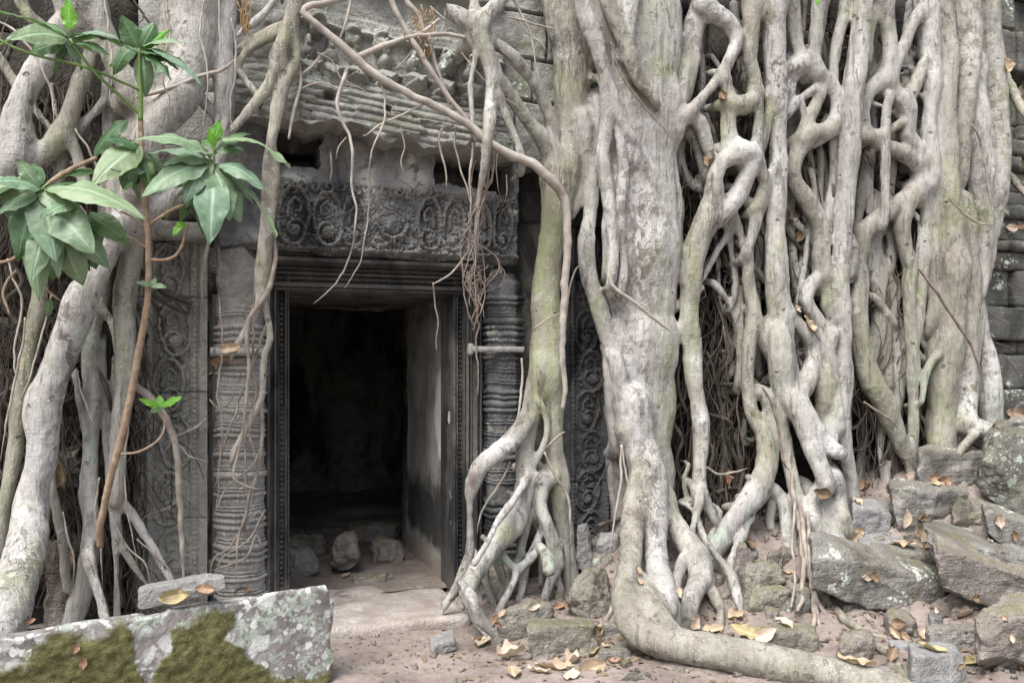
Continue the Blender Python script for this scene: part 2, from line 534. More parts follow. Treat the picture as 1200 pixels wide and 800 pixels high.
M = {}
M['bark'] = bark("bark")
M['bark_grey'] = bark("bark_grey", (0.22, 0.205, 0.18), (0.37, 0.345, 0.30), (0.25, 0.19, 0.165), 0.8, 0.6)
M['rootlet'] = plain("rootlet_skin", (0.20, 0.165, 0.14), (0.36, 0.32, 0.275), 14)
M['vine'] = plain("vine_skin", (0.26, 0.225, 0.195), (0.42, 0.385, 0.335), 12)
M['redroot'] = plain("red_rootlet", (0.15, 0.115, 0.095), (0.27, 0.215, 0.18), 25)
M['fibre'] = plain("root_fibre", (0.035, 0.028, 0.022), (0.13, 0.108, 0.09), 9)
M['ped'] = stone("pediment_stone", (0.25, 0.247, 0.225), (0.37, 0.365, 0.33), (0.11, 0.11, 0.10), 0.28, (0.52, 0.52, 0.48), 0.4, (0.19, 0.205, 0.13), 0.5, lich=0.2, bump=0.8)
M['lintel'] = stone("lintel_stone", (0.15, 0.15, 0.147), (0.27, 0.268, 0.255), (0.045, 0.046, 0.047), 0.45, (0.55, 0.54, 0.50), 0.3, (0.13, 0.12, 0.09), 0.25, bump=0.6)
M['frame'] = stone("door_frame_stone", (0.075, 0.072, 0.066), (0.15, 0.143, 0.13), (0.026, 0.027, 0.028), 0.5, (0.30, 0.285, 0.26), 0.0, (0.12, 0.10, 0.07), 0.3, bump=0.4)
M['pil'] = stone("pilaster_stone", (0.255, 0.25, 0.225), (0.37, 0.362, 0.325), (0.15, 0.15, 0.13), 0.25, (0.42, 0.42, 0.38), 0.3, (0.20, 0.21, 0.14), 0.35, bump=0.7)
M['coln'] = stone("colonnette_stone", (0.27, 0.258, 0.238), (0.40, 0.385, 0.36), (0.16, 0.155, 0.145), 0.22, (0.5, 0.49, 0.46), 0.35, (0.22, 0.21, 0.16), 0.2, bump=0.7)
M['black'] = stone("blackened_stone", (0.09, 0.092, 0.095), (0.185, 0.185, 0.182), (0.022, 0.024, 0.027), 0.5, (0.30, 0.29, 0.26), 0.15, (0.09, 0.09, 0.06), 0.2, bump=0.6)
M['wall_dark'] = stone('hidden_wall_stone', (0.035, 0.031, 0.026), (0.07, 0.063, 0.053), (0.02, 0.018, 0.015), 0.5, (0.13, 0.12, 0.10), 0.1, (0.06, 0.06, 0.035), 0.2)  # stone coloured darker to put shade into the gaps between the roots
M['wall'] = stone("temple_wall_stone", (0.14, 0.13, 0.115), (0.24, 0.23, 0.20), (0.04, 0.038, 0.034), 0.55, (0.36, 0.35, 0.32), 0.2, (0.13, 0.13, 0.08), 0.4, bump=1.0)
M['rwall'] = stone("courses_stone", (0.10, 0.10, 0.088), (0.18, 0.177, 0.155), (0.05, 0.05, 0.045), 0.5, (0.38, 0.39, 0.35), 0.25, (0.15, 0.165, 0.09), 0.55, lich=0.25, bump=1.0, strata=0.5)
M['rock'] = stone("rock_grey", (0.18, 0.17, 0.155), (0.29, 0.275, 0.255), (0.10, 0.09, 0.075), 0.35, (0.45, 0.43, 0.39), 0.3, (0.17, 0.165, 0.075), 0.4, lich=0.2, bump=1.3, upmoss=0.3, strata=0.45)
M['rock_pale'] = stone("rock_pale", (0.22, 0.217, 0.21), (0.33, 0.325, 0.315), (0.15, 0.145, 0.135), 0.25, (0.56, 0.55, 0.52), 0.4, (0.24, 0.23, 0.15), 0.1, bump=1.0)
M['rock_dark'] = stone("rock_lichen", (0.13, 0.125, 0.105), (0.22, 0.21, 0.18), (0.06, 0.058, 0.045), 0.4, (0.38, 0.38, 0.34), 0.2, (0.15, 0.15, 0.06), 0.4, lich=0.6, lichc=(0.33, 0.38, 0.325), bump=1.3, upmoss=0.3)
M['rock_moss'] = stone("rock_mossy", (0.18, 0.165, 0.14), (0.28, 0.26, 0.22), (0.09, 0.08, 0.065), 0.3, (0.38, 0.36, 0.32), 0.25, (0.135, 0.13, 0.05), 0.55, bump=1.3, upmoss=0.5)
M['rock_mud'] = stone("rock_muddy", (0.20, 0.175, 0.155), (0.30, 0.27, 0.24), (0.10, 0.085, 0.07), 0.35, (0.42, 0.37, 0.33), 0.2, (0.17, 0.155, 0.06), 0.35, bump=1.4, upmoss=0.5, strata=0.5)
M['sill'] = stone("sill_stone", (0.34, 0.295, 0.26), (0.46, 0.41, 0.37), (0.24, 0.20, 0.175), 0.15, (0.55, 0.50, 0.46), 0.5, (0.25, 0.22, 0.16), 0.1, bump=0.9)
M['dark_in'] = stone("inner_stone", (0.15, 0.145, 0.12), (0.26, 0.25, 0.22), (0.02, 0.02, 0.018), 0.5, (0.12, 0.12, 0.11), 0.1, (0.05, 0.06, 0.03), 0.3)
M['plaster'] = None
def _soil():
    m = NT("soil", 0.97, 0.15)
    a = m.noise(2.3, 8, 0.6)
    col = m.mix(m.map(a, 0.35, 0.65), (0.195, 0.16, 0.14), (0.30, 0.255, 0.228))
    b = m.noise(26, 8, 0.7)
    col = m.mix(m.map(b, 0.48, 0.66, 0, 0.55), col, (0.13, 0.095, 0.075))
    g = m.map(m.voro(70, m.warp(0.02, 40)), 0.16, 0.10)
    col = m.mix(m.mul(g, m.map(m.noise(6, 3), 0.45, 0.6)), col, (0.40, 0.35, 0.30))
    h = m.add(m.mul(a, 1.0), m.add(m.mul(b, 0.45), m.mul(g, 0.2)))
    return m.out(col, h, 0.02)
M['soil'] = _soil()
def _slab():
    m = NT("slab_stone", 0.93, 0.2)
    a = m.noise(5, 10, 0.65)
    col = m.mix(m.map(a, 0.35, 0.65), (0.17, 0.155, 0.15), (0.29, 0.27, 0.26))
    col = m.mix(m.map(m.noise(55, 5, 0.6), 0.45, 0.7, 0, 0.4), col, (0.10, 0.09, 0.085))
    wv = m.warp(0.075, 13)
    v1, v2, v3 = m.voro(7, wv), m.voro(17, wv), m.voro(38, m.warp(0.03, 25))
    big = m.mul(m.map(v1, 0.34, 0.27), m.map(m.noise(2.6, 2), 0.44, 0.54))
    ring = m.mul(big, m.add(0.62, m.mul(m.map(m.noise(32, 5, 0.7), 0.45, 0.58), 0.38)))
    mid = m.mul(m.map(v2, 0.32, 0.25), m.map(m.noise(4.5, 3), 0.44, 0.54))
    sml = m.mul(m.map(v3, 0.34, 0.26), m.map(m.noise(6.5, 3), 0.42, 0.55))
    crust = m.mul(m.map(m.noise(15, 9, 0.72, None, 0.6), 0.50, 0.56), m.map(m.noise(1.8, 3), 0.40, 0.55))
    col = m.mix(m.mul(crust, 0.8), col, m.mix(m.noise(9, 4), (0.34, 0.42, 0.335), (0.48, 0.53, 0.46)))
    col = m.mix(m.mul(sml, 0.85), col, (0.48, 0.50, 0.47))
    col = m.mix(m.mul(m.math('MAXIMUM', ring, mid), 0.9), col, m.mix(m.noise(12, 4), (0.50, 0.52, 0.50), (0.68, 0.69, 0.67)))
    mo = m.attr("moss")
    mossc = m.mix(m.map(m.noise(28, 6, 0.7), 0.35, 0.65), (0.095, 0.094, 0.038), (0.205, 0.197, 0.085))
    col = m.mix(m.map(m.add(mo, m.mul(m.add(m.noise(24, 6, 0.75), -0.5), 1.9)), 0.22, 0.90), col, mossc)
    h = m.add(m.mul(a, 1.0), m.add(m.mul(m.noise(20, 8, 0.7), 0.6), m.add(m.mul(big, 0.15), m.mul(m.mul(mo, m.noise(95, 4, 0.7)), 1.4))))
    return m.out(col, h, 0.014)
M['slab'] = _slab()
def _reveal():
    m = NT("reveal_stone", 0.93, 0.2)
    a = m.noise(4, 10, 0.65)
    col = m.mix(m.map(a, 0.35, 0.65), (0.27, 0.262, 0.24), (0.43, 0.42, 0.385))
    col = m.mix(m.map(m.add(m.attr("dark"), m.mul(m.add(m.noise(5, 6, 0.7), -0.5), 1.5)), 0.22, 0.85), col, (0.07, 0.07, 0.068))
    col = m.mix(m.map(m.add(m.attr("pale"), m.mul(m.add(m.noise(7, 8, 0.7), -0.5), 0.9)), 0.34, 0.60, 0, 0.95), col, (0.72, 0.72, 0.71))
    col = m.mix(m.map(m.add(m.attr("dust"), m.mul(m.add(m.noise(9, 8, 0.7), -0.5), 0.8)), 0.45, 0.65, 0, 0.8), col, (0.36, 0.30, 0.25))
    return m.out(col, m.add(a, m.mul(m.noise(22, 8, 0.7), 0.5)), 0.018)
M['reveal'] = _reveal()
def leafmat(name, c1, c2, under, rough=0.46, spec=0.45, trans=0.22):
    m = NT(name, rough, spec)
    a = m.noise(16, 4, 0.6)
    col = m.mix(m.map(a, 0.35, 0.65), c1, c2)
    oi = m.n('ShaderNodeObjectInfo').outputs['Random']
    if c2[1] > c2[0]: col = m.mix(m.map(oi, 0.0, 1.0, 0.0, 0.42, False), col, tuple(x * y for x, y in zip(c2, (1.55, 1.25, 0.75))))
    eg = m.mul(m.map(m.noise(38, 5, 0.7), 0.60, 0.66), m.map(oi, 0.35, 0.9))
    col = m.mix(m.mul(eg, 0.6), col, (0.16, 0.12, 0.06))
    v = m.attr("vein")
    col = m.mix(m.mul(v, 0.55), col, tuple(min(1, x * 2.1 + 0.03) for x in c2))
    col = m.mix(m.geo.outputs["Backfacing"], col, under)
    m.out(col, m.add(m.mul(v, -0.6), m.mul(a, 0.3)), 0.004)
    if trans:
        t = m.n("ShaderNodeBsdfTranslucent"); m.put(t.inputs[0], m.mix(0.5, col, (0.16, 0.30, 0.03)))
        x = m.n("ShaderNodeMixShader"); x.inputs[0].default_value = trans
        m.t.links.new(m.b.outputs[0], x.inputs[1]); m.t.links.new(t.outputs[0], x.inputs[2])
        m.t.links.new(x.outputs[0], m.t.nodes["Material Output"].inputs[0])
    return m.m
M['leaf'] = leafmat("leaf_green", (0.12, 0.205, 0.125), (0.19, 0.285, 0.195), (0.21, 0.28, 0.19))  # green paled and greyed to carry the sky's reflection in its colour
M['leaf_dark'] = leafmat("leaf_dark", (0.045, 0.10, 0.045), (0.075, 0.15, 0.065), (0.09, 0.16, 0.06))
M['leaf_new'] = leafmat("leaf_new", (0.10, 0.30, 0.03), (0.16, 0.40, 0.05), (0.16, 0.34, 0.06), 0.4, 0.5, 0.4)
M['dead'] = leafmat("dead_leaf_tan", (0.34, 0.25, 0.17), (0.50, 0.385, 0.275), (0.42, 0.31, 0.20), 0.75, 0.25, 0.12)
M['dead_pale'] = leafmat("dead_leaf_pale", (0.46, 0.36, 0.275), (0.60, 0.49, 0.39), (0.50, 0.40, 0.30), 0.75, 0.25, 0.12)
M['dead_yel'] = leafmat("dead_leaf_olive", (0.30, 0.25, 0.13), (0.43, 0.36, 0.20), (0.38, 0.31, 0.16), 0.7, 0.3, 0.12)
M['dead_brown'] = leafmat("dead_leaf_brown", (0.14, 0.095, 0.06), (0.24, 0.17, 0.11), (0.20, 0.15, 0.10), 0.8, 0.2, 0.05)
M['dead_rust'] = leafmat("dead_leaf_rust", (0.25, 0.145, 0.095), (0.37, 0.24, 0.165), (0.34, 0.16, 0.09), 0.8, 0.2, 0.1)
M['stem_brown'] = plain("stem_brown", (0.20, 0.14, 0.095), (0.34, 0.255, 0.175), 30, 0.7)
M['stem_green'] = plain("stem_green", (0.10, 0.17, 0.045), (0.17, 0.25, 0.08), 20, 0.5)
M['strap'] = plain("pale_strap", (0.22, 0.22, 0.205), (0.36, 0.355, 0.33), 18, 0.7)
# ------------------------------------------------------------------ terrain
def terrain0(x, y):
    s = sstep(2.0, 5.6, x) * sstep(-2.3, -0.2, y)
    z = -0.10 + 0.80 * s
    z = z + 0.10 * sstep(-1.15, -0.55, y) * sstep(1.25, 1.6, x) * sstep(3.2, 2.3, x)     # soil heaped at the root feet
    z = z + 0.03 * sstep(-0.5, -0.2, y) * sstep(-0.2, 0.2, x) * sstep(1.6, 1.3, x)
    z = z + 0.27 * sstep(-1.25, -0.45, y) * sstep(1.95, 2.5, x) * (1 - 0.7 * sstep(3.0, 4.4, x))
    return z
def terrain(x, y):
    x = np.asarray(x, float); y = np.asarray(y, float)
    near = sstep(9, 5, np.hypot(x - 2, y + 2))
    b = sstep(1.8, 3.2, x)
    return terrain0(x, y) + near * (0.022 * fbm(x * 2.1, y * 2.1, x * 0, 5, 3) + (0.008 + 0.02 * b) * fbm(x * 8, y * 8, x * 0, 8, 4) + 0.004 * vnoise(x * 34, y * 34, x * 0, 9))
def ground_hit(px, py):
    xc, yc = (px - 600) / FPX, (430 - py) / FPX
    d = np.array([_s + xc * _c, _c - xc * _s, yc])
    t = np.arange(2.5, 9, 0.01)
    P = np.array([CX, CY, CZ]) + t[:, None] * d
    hit = np.nonzero(P[:, 2] <= terrain0(P[:, 0], P[:, 1]))[0]
    return P[hit[0]] if len(hit) else P[-1]
def _axis(lo, hi, flo, fhi, st):
    f = np.arange(flo, fhi + st / 2, st)
    a = [flo]; d = st
    while a[-1] > lo: d *= 1.35; a.append(a[-1] - d)
    b = [fhi]; d = st
    while b[-1] < hi: d *= 1.35; b.append(b[-1] + d)
    return np.concatenate([np.array(a[1:])[::-1], f, np.array(b[1:])])
gx, gy = _axis(-90, 90, -1.2, 6.6, 0.018), _axis(-90, 90, -3.0, 0.3, 0.018)
GX, GY = np.meshgrid(gx, gy, indexing='ij')
def gridfaces(n, m):
    i = np.arange(n * m).reshape(n, m)
    return np.stack([i[:-1, :-1], i[1:, :-1], i[1:, 1:], i[:-1, 1:]], -1).reshape(-1, 4)
gz = terrain(GX, GY)
gz = np.where((GY > 0.12), np.minimum(gz, -0.14), gz)
ground = mesh("ground", np.stack([GX, GY, gz], -1).reshape(-1, 3), gridfaces(len(gx), len(gy)), M['soil'])
tag(ground, kind='structure')

# ------------------------------------------------------------------ builders for carved stone
def panel(name, x0, x1, z0, z1, Y, H, back, res, mat, parent, zb=None, zt=None, attrs=None):
    nx, nz = max(3, int((x1 - x0) / res) + 1), max(3, int((z1 - z0) / res) + 1)
    u = np.linspace(0, 1, nx)[:, None] + np.zeros((1, nz)); v = np.linspace(0, 1, nz)[None, :] + np.zeros((nx, 1))
    X = x0 + (x1 - x0) * u
    lo = zb(X) if zb else z0 + 0 * X
    hi = zt(X) if zt else z1 + 0 * X
    Z = lo + (hi - lo) * v
    D = H(X, Z, u, v) if H else 0 * X
    Yv = Y - D
    V = np.stack([X, Yv, Z], -1).reshape(-1, 3)
    idx = np.arange(nx * nz).reshape(nx, nz)
    F = np.stack([idx[:-1, :-1], idx[1:, :-1], idx[1:, 1:], idx[:-1, 1:]], -1).reshape(-1, 4)
    loop = np.concatenate([idx[:, 0], idx[-1, 1:], idx[::-1, -1][1:], idx[0, ::-1][1:-1]])
    nb = len(loop); rings = 6
    Vs = [V]; prev = loop; Fs = [F]; n = len(V)
    for k in range(1, rings + 1):
        B = V[loop].copy(); t = k / rings
        B[:, 1] = B[:, 1] * (1 - t) + back * t
        amp = 0.012 * (k < rings)
        B[:, 2] += amp * vnoise(B[:, 0] * 9, B[:, 1] * 9, B[:, 2] * 9, 5); B[:, 0] += amp * vnoise(B[:, 0] * 9, B[:, 1] * 9, B[:, 2] * 9, 6)
        cur = np.arange(n, n + nb); n += nb
        Vs.append(B)
        Fs.append(np.stack([prev, cur, np.roll(cur, -1), np.roll(prev, -1)], 1))
        prev = cur
    V = np.concatenate(Vs)
    at = {k: f(V) for k, f in attrs.items()} if attrs else None
    o = mesh(name, V, np.concatenate(Fs), mat, parent, attrs=at)
    # keep the rim crisp
    import bpy as _b
    o.data.set_sharp_from_angle(angle=R(55))
    return o
def boxmesh(name, p0, p1, mat, parent, rnd=0.012, seed=0, amp=0.008, res=0.05):
    """worn stone block between two corners"""
    p0, p1 = np.array(p0, float), np.array(p1, float)
    V, F = wornbox(p0, p1, rnd, seed, amp, res)
    o = mesh(name, V, F, mat, parent)
    return o
def cubegrid(nx, ny, nz):
    """surface of a subdivided cube in [-1,1]^3, welded"""
    key, V, F = {}, [], []
    def vid(i, j, k):
        q = (i, j, k)
        if q not in key:
            key[q] = len(V); V.append((2 * i / nx - 1, 2 * j / ny - 1, 2 * k / nz - 1))
        return key[q]
    for j in range(ny):
        for k in range(nz):
            F.append((vid(0, j, k), vid(0, j, k + 1), vid(0, j + 1, k + 1), vid(0, j + 1, k)))
            F.append((vid(nx, j, k), vid(nx, j + 1, k), vid(nx, j + 1, k + 1), vid(nx, j, k + 1)))
    for i in range(nx):
        for k in range(nz):
            F.append((vid(i, 0, k), vid(i + 1, 0, k), vid(i + 1, 0, k + 1), vid(i, 0, k + 1)))
            F.append((vid(i, ny, k), vid(i, ny, k + 1), vid(i + 1, ny, k + 1), vid(i + 1, ny, k)))
    for i in range(nx):
        for j in range(ny):
            F.append((vid(i, j, 0), vid(i, j + 1, 0), vid(i + 1, j + 1, 0), vid(i + 1, j, 0)))
            F.append((vid(i, j, nz), vid(i + 1, j, nz), vid(i + 1, j + 1, nz), vid(i, j + 1, nz)))
    return np.array(V), np.array(F)
def wornbox(p0, p1, rnd, seed, amp, res):
    s = (p1 - p0) / 2
    n = [int(np.clip(2 * s[i] / res, 2, 60)) for i in range(3)]
    C, F = cubegrid(*n)
    c = (p0 + p1) / 2
    q = C * s
    inner = np.sign(q) * np.maximum(np.abs(q) - 0, 0)
    core = np.clip(q, -(s - rnd), s - rnd)
    d = q - core; l = np.linalg.norm(d, axis=1)
    q = core + d / np.maximum(l, 1e-9)[:, None] * np.minimum(l, rnd)[:, None]
    V = c + q
    f = fbm(V[:, 0] * 6 + seed, V[:, 1] * 6, V[:, 2] * 6, seed, 4)
    nrm = C / np.linalg.norm(C, axis=1)[:, None]
    return V + nrm * (amp * f)[:, None], F
def ring(X, Z, cx, cz, rx, rz, w):
    d = np.sqrt(((X - cx) / rx) ** 2 + ((Z - cz) / rz) ** 2) - 1
    return np.exp(-(d * min(rx, rz) / w) ** 2)
def bump_(X, Z, cx, cz, rx, rz, p=1.0):
    d = ((X - cx) / rx) ** 2 + ((Z - cz) / rz) ** 2
    return np.maximum(0, 1 - d) ** 0.5 if p == 1.0 else np.maximum(0, 1 - d) ** p
def bar(v, c, hw, soft):
    return sstep(hw + soft, hw - soft, np.abs(v - c))
def foliage(X, Z, sc_, seed):
    """carved leaf scrolls: ridged noise folded into curls"""
    a = fbm(X * sc_, Z * sc_, X * 0, seed, 3)
    b = vnoise(X * sc_ * 0.6, Z * sc_ * 0.6, X * 0 + 4, seed + 2)
    s = np.sin(9 * b + 5 * a)
    return np.abs(s) ** 0.7

# ------------------------------------------------------------------ the temple
temple = empty("temple_gateway", "ruined grey sandstone temple gateway with dark open doorway, carved lintel and pediment", "temple", (0.6, 0.0, 0.0))
zof = lambda px, py, Y: U(px, py, Y)[2]
xof = lambda px, Y: U(px, 430, Y)[0]
JY = 0.0
OX0, OX1 = xof(338, JY), xof(529, JY)        # the opening
OZ = zof(435, 344, JY)
FX0, FX1 = xof(307, JY), xof(560, JY)
FZ = zof(430, 288, JY)
# jambs: moulded face with a beaded strip
def jambH(side):
    def H(X, Z, u, v):
        t = u if side < 0 else 1 - u          # 0 outside, 1 at the opening
        d = 0.085 - 0.022 * sstep(0.33, 0.37, t) - 0.020 * sstep(0.60, 0.63, t) + 0.030 * sstep(0.84, 0.87, t)
        d = d + 0.016 * np.exp(-((t - 0.20) / 0.07) ** 2) + 0.012 * np.exp(-((t - 0.47) / 0.06) ** 2)
        for c in (0.085, 0.315, 0.40, 0.555, 0.635, 0.825, 0.93): d = d - 0.026 * (0.6 + 0.4 * sstep(-0.4, 0.2, fbm(X * 3 + c * 9, Z * 3, X * 0, 28, 3))) * np.exp(-((t - c) / 0.016) ** 2)
        zf = (Z / 0.032) % 1.0 - 0.5
        bead = np.sqrt(np.maximum(0, 1 - ((t - 0.73) / 0.066) ** 2 - (zf / 0.5) ** 2))
        keep = 0.45 + 0.55 * sstep(-0.5, 0.1, fbm(X * 0, Z * 4, X * 0, 27, 3))
        d = d - 0.030 * np.exp(-((t - 0.73) / 0.078) ** 6) + 0.036 * bead * keep
        tooth = np.abs(np.sin(Z * math.pi / 0.018))
        d = d + 0.010 * np.exp(-((t - 0.965) / 0.03) ** 2) * tooth
        worn = sstep(0.5, 0.0, Z) * (0.35 + 0.4 * fbm(X * 5, Z * 5, X * 0, 3, 3))
        return 0.085 + (1.1 * d - 0.09) * (1 - np.clip(worn, 0, 0.8)) + 0.005 * fbm(X * 12, Z * 7, X * 0, 14, 4)
    return H
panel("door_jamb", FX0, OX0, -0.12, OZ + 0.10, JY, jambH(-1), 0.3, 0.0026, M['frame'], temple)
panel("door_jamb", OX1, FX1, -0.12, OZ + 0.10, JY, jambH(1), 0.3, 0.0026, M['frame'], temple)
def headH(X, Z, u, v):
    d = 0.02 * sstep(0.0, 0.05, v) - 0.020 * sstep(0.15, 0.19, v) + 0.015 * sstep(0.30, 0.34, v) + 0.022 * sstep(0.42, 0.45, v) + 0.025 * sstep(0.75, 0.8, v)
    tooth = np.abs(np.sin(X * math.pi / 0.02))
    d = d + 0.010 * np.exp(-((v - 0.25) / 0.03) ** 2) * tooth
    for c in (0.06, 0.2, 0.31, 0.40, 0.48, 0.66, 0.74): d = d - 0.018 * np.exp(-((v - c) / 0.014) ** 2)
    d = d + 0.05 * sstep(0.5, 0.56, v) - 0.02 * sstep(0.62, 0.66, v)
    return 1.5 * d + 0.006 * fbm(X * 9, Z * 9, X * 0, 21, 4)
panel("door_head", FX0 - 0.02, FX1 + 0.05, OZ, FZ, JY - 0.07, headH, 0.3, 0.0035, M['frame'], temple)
# deep door reveals, soffit and the dark chamber behind
RD = 1.5
def yz_sheet(name, x, y0, y1, z0, z1, mat, side, attrs=None, amp=0.014, seed=1):
    ny, nz = int((y1 - y0) / 0.02), int((z1 - z0) / 0.02)
    yv, zv = np.meshgrid(np.linspace(y0, y1, ny), np.linspace(z0, z1, nz), indexing='ij')
    d = amp * fbm(yv * 3, zv * 3, yv * 0, seed, 5)
    V1 = np.stack([x + side * np.maximum(0, 0.01 + d * 0.7) * 1.0, yv, zv], -1).reshape(-1, 3)
    F1 = gridfaces(ny, nz)
    V2 = V1.copy(); V2[:, 0] = x + side * 0.34
    n = len(V1)
    idx = np.arange(n).reshape(ny, nz)
    loop = np.concatenate([idx[:, 0], idx[-1, 1:], idx[::-1, -1][1:], idx[0, ::-1][1:-1]])
    S = np.stack([loop, np.roll(loop, -1), np.roll(loop, -1) + n, loop + n], 1)
    V = np.concatenate([V1, V2]); F = np.concatenate([F1, F1[:, ::-1] + n, S])
    at = {k: f(V) for k, f in attrs.items()} if attrs else None
    return mesh(name, V, F, mat, temple, attrs=at)
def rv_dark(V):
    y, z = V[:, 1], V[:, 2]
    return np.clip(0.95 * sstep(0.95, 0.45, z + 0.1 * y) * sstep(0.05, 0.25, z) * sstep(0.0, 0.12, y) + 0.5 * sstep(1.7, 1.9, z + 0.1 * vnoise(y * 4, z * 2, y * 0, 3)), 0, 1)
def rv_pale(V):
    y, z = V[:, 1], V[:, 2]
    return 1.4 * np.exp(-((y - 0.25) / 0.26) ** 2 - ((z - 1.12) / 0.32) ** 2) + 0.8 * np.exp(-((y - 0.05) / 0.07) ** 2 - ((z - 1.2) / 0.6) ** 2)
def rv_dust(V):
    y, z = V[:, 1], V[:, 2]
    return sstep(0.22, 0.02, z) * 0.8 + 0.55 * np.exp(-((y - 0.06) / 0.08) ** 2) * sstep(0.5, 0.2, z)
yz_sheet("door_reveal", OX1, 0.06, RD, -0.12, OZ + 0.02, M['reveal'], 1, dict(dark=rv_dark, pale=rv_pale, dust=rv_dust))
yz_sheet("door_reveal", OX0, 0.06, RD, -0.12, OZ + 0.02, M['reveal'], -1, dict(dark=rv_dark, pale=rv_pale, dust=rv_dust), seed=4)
boxmesh("door_soffit", (OX0 - 0.3, 0.06, OZ + 0.005), (OX1 + 0.3, RD, OZ + 0.4), M['frame'], temple, 0.01, 3)
for nm, a, b in (("chamber_wall", (-1.6, 4.6, -0.2), (3.2, 5.0, 3.2)), ("chamber_wall", (-1.9, RD - 0.02, -0.2), (-1.5, 5.0, 3.2)), ("chamber_wall", (3.0, RD - 0.02, -0.2), (3.4, 5.0, 3.2)),
                 ("chamber_wall", (-1.9, RD, -0.2), (OX0 - 0.005, RD + 0.3, 3.2)), ("chamber_wall", (OX1 + 0.005, RD + 0.003, -0.2), (3.4, RD + 0.303, 3.2)),
                 ("chamber_wall", (OX0 - 0.2, RD + 0.006, OZ + 0.012), (OX1 + 0.2, RD + 0.29, 3.2)), ("chamber_ceiling", (-1.9, RD - 0.01, 3.1), (3.4, 5.0, 3.4))):
    boxmesh(nm, a, b, M['dark_in'], temple, 0.02, 8, 0.03, 0.1)
fx, fy_ = np.meshgrid(np.arange(-1.6, 3.1, 0.03), np.arange(0.1, 4.7, 0.03), indexing='ij')
fz = -0.055 + 0.03 * fbm(fx * 2.4, fy_ * 2.4, fx * 0, 31, 4) + 0.05 * sstep(1.5, 3.5, fy_)
chf = mesh("chamber_floor", np.stack([fx, fy_, fz], -1).reshape(-1, 3), gridfaces(*fx.shape), M['soil'], temple)

# carved lintel
LY = -0.26
lx0, lx1 = xof(257, LY), xof(611, LY)
lzb = zof(430, 297, LY); lzt = zof(430, 138, LY)
LP = PX(440, LY)
def lx(px): return xof(px, LY)
def lz(py): return zof(440, py, LY)
def stroke(X, Z, P, w):
    """raised carved line along a polyline"""
    best = np.full(X.shape, 9.0)
    for (x0, z0), (x1, z1) in zip(P[:-1], P[1:]):
        ex, ez = x1 - x0, z1 - z0
        t = np.clip(((X - x0) * ex + (Z - z0) * ez) / (ex * ex + ez * ez + 1e-12), 0, 1)
        best = np.minimum(best, (X - x0 - t * ex) ** 2 + (Z - z0 - t * ez) ** 2)
    return np.maximum(0, 1 - best / (w * w)) ** 0.6
def spiral(cx, cz, R0, R1, a0, turns, sx=1.0, n=26):
    return [(cx + sx * (R0 + (R1 - R0) * i / n) * math.cos(a0 + turns * 2 * math.pi * i / n), cz + (R0 + (R1 - R0) * i / n) * 1.15 * math.sin(a0 + turns * 2 * math.pi * i / n)) for i in range(n + 1)]
def scrollwork(X, Z, cx, cz, w_, h_, flip, g):
    """one looped stem with a curl at its foot, inner tendril, leaf hooks and fruit"""
    q = 0 * X
    f = -1 if flip else 1
    hw, hh = w_ / 2, h_ / 2
    arc = [(cx - f * hw, cz - hh * .55), (cx - f * hw * 1.02, cz), (cx - f * hw * .85, cz + hh * .6), (cx - f * hw * .3, cz + hh * .98), (cx + f * hw * .35, cz + hh * .9), (cx + f * hw * .8, cz + hh * .5), (cx + f * hw * .92, cz), (cx + f * hw * .7, cz - hh * .5)]
    q = np.maximum(q, stroke(X, Z, arc, 0.0135))
    q = np.maximum(q, 0.95 * stroke(X, Z, spiral(cx - f * 0.004, cz - hh * 0.52, hw * 0.95, hw * 0.18, math.pi if f > 0 else 0, 1.35 * f), 0.0125))
    inner = [(cx - f * hw * .45, cz - hh * .1), (cx - f * hw * .4, cz + hh * .35), (cx, cz + hh * .62), (cx + f * hw * .4, cz + hh * .4), (cx + f * hw * .35, cz + hh * .12), (cx + f * hw * .05, cz + hh * .14)]
    q = np.maximum(q, 0.8 * stroke(X, Z, inner, 0.010))
    q = np.maximum(q, 1.1 * bump_(X, Z, cx - f * 0.006, cz - hh * .52, hw * .42, hw * .46))
    for k in range(7):
        a = g.uniform(0, 6.28); rr = g.uniform(.95, 1.2)
        x, z = cx + math.cos(a) * hw * rr, cz + math.sin(a) * hh * rr
        q = np.maximum(q, g.uniform(.5, .95) * bump_(X, Z, x, z, g.uniform(.011, .02), g.uniform(.011, .02)))
    for k in range(6):
        a = g.uniform(0, 6.28)
        x, z = cx + math.cos(a) * hw * .98, cz + math.sin(a) * hh * .9
        q = np.maximum(q, 0.7 * stroke(X, Z, spiral(x, z, 0.024, 0.006, a + 2.4, 0.8 * (1 if k % 2 else -1), n=9), 0.0075))
    return q
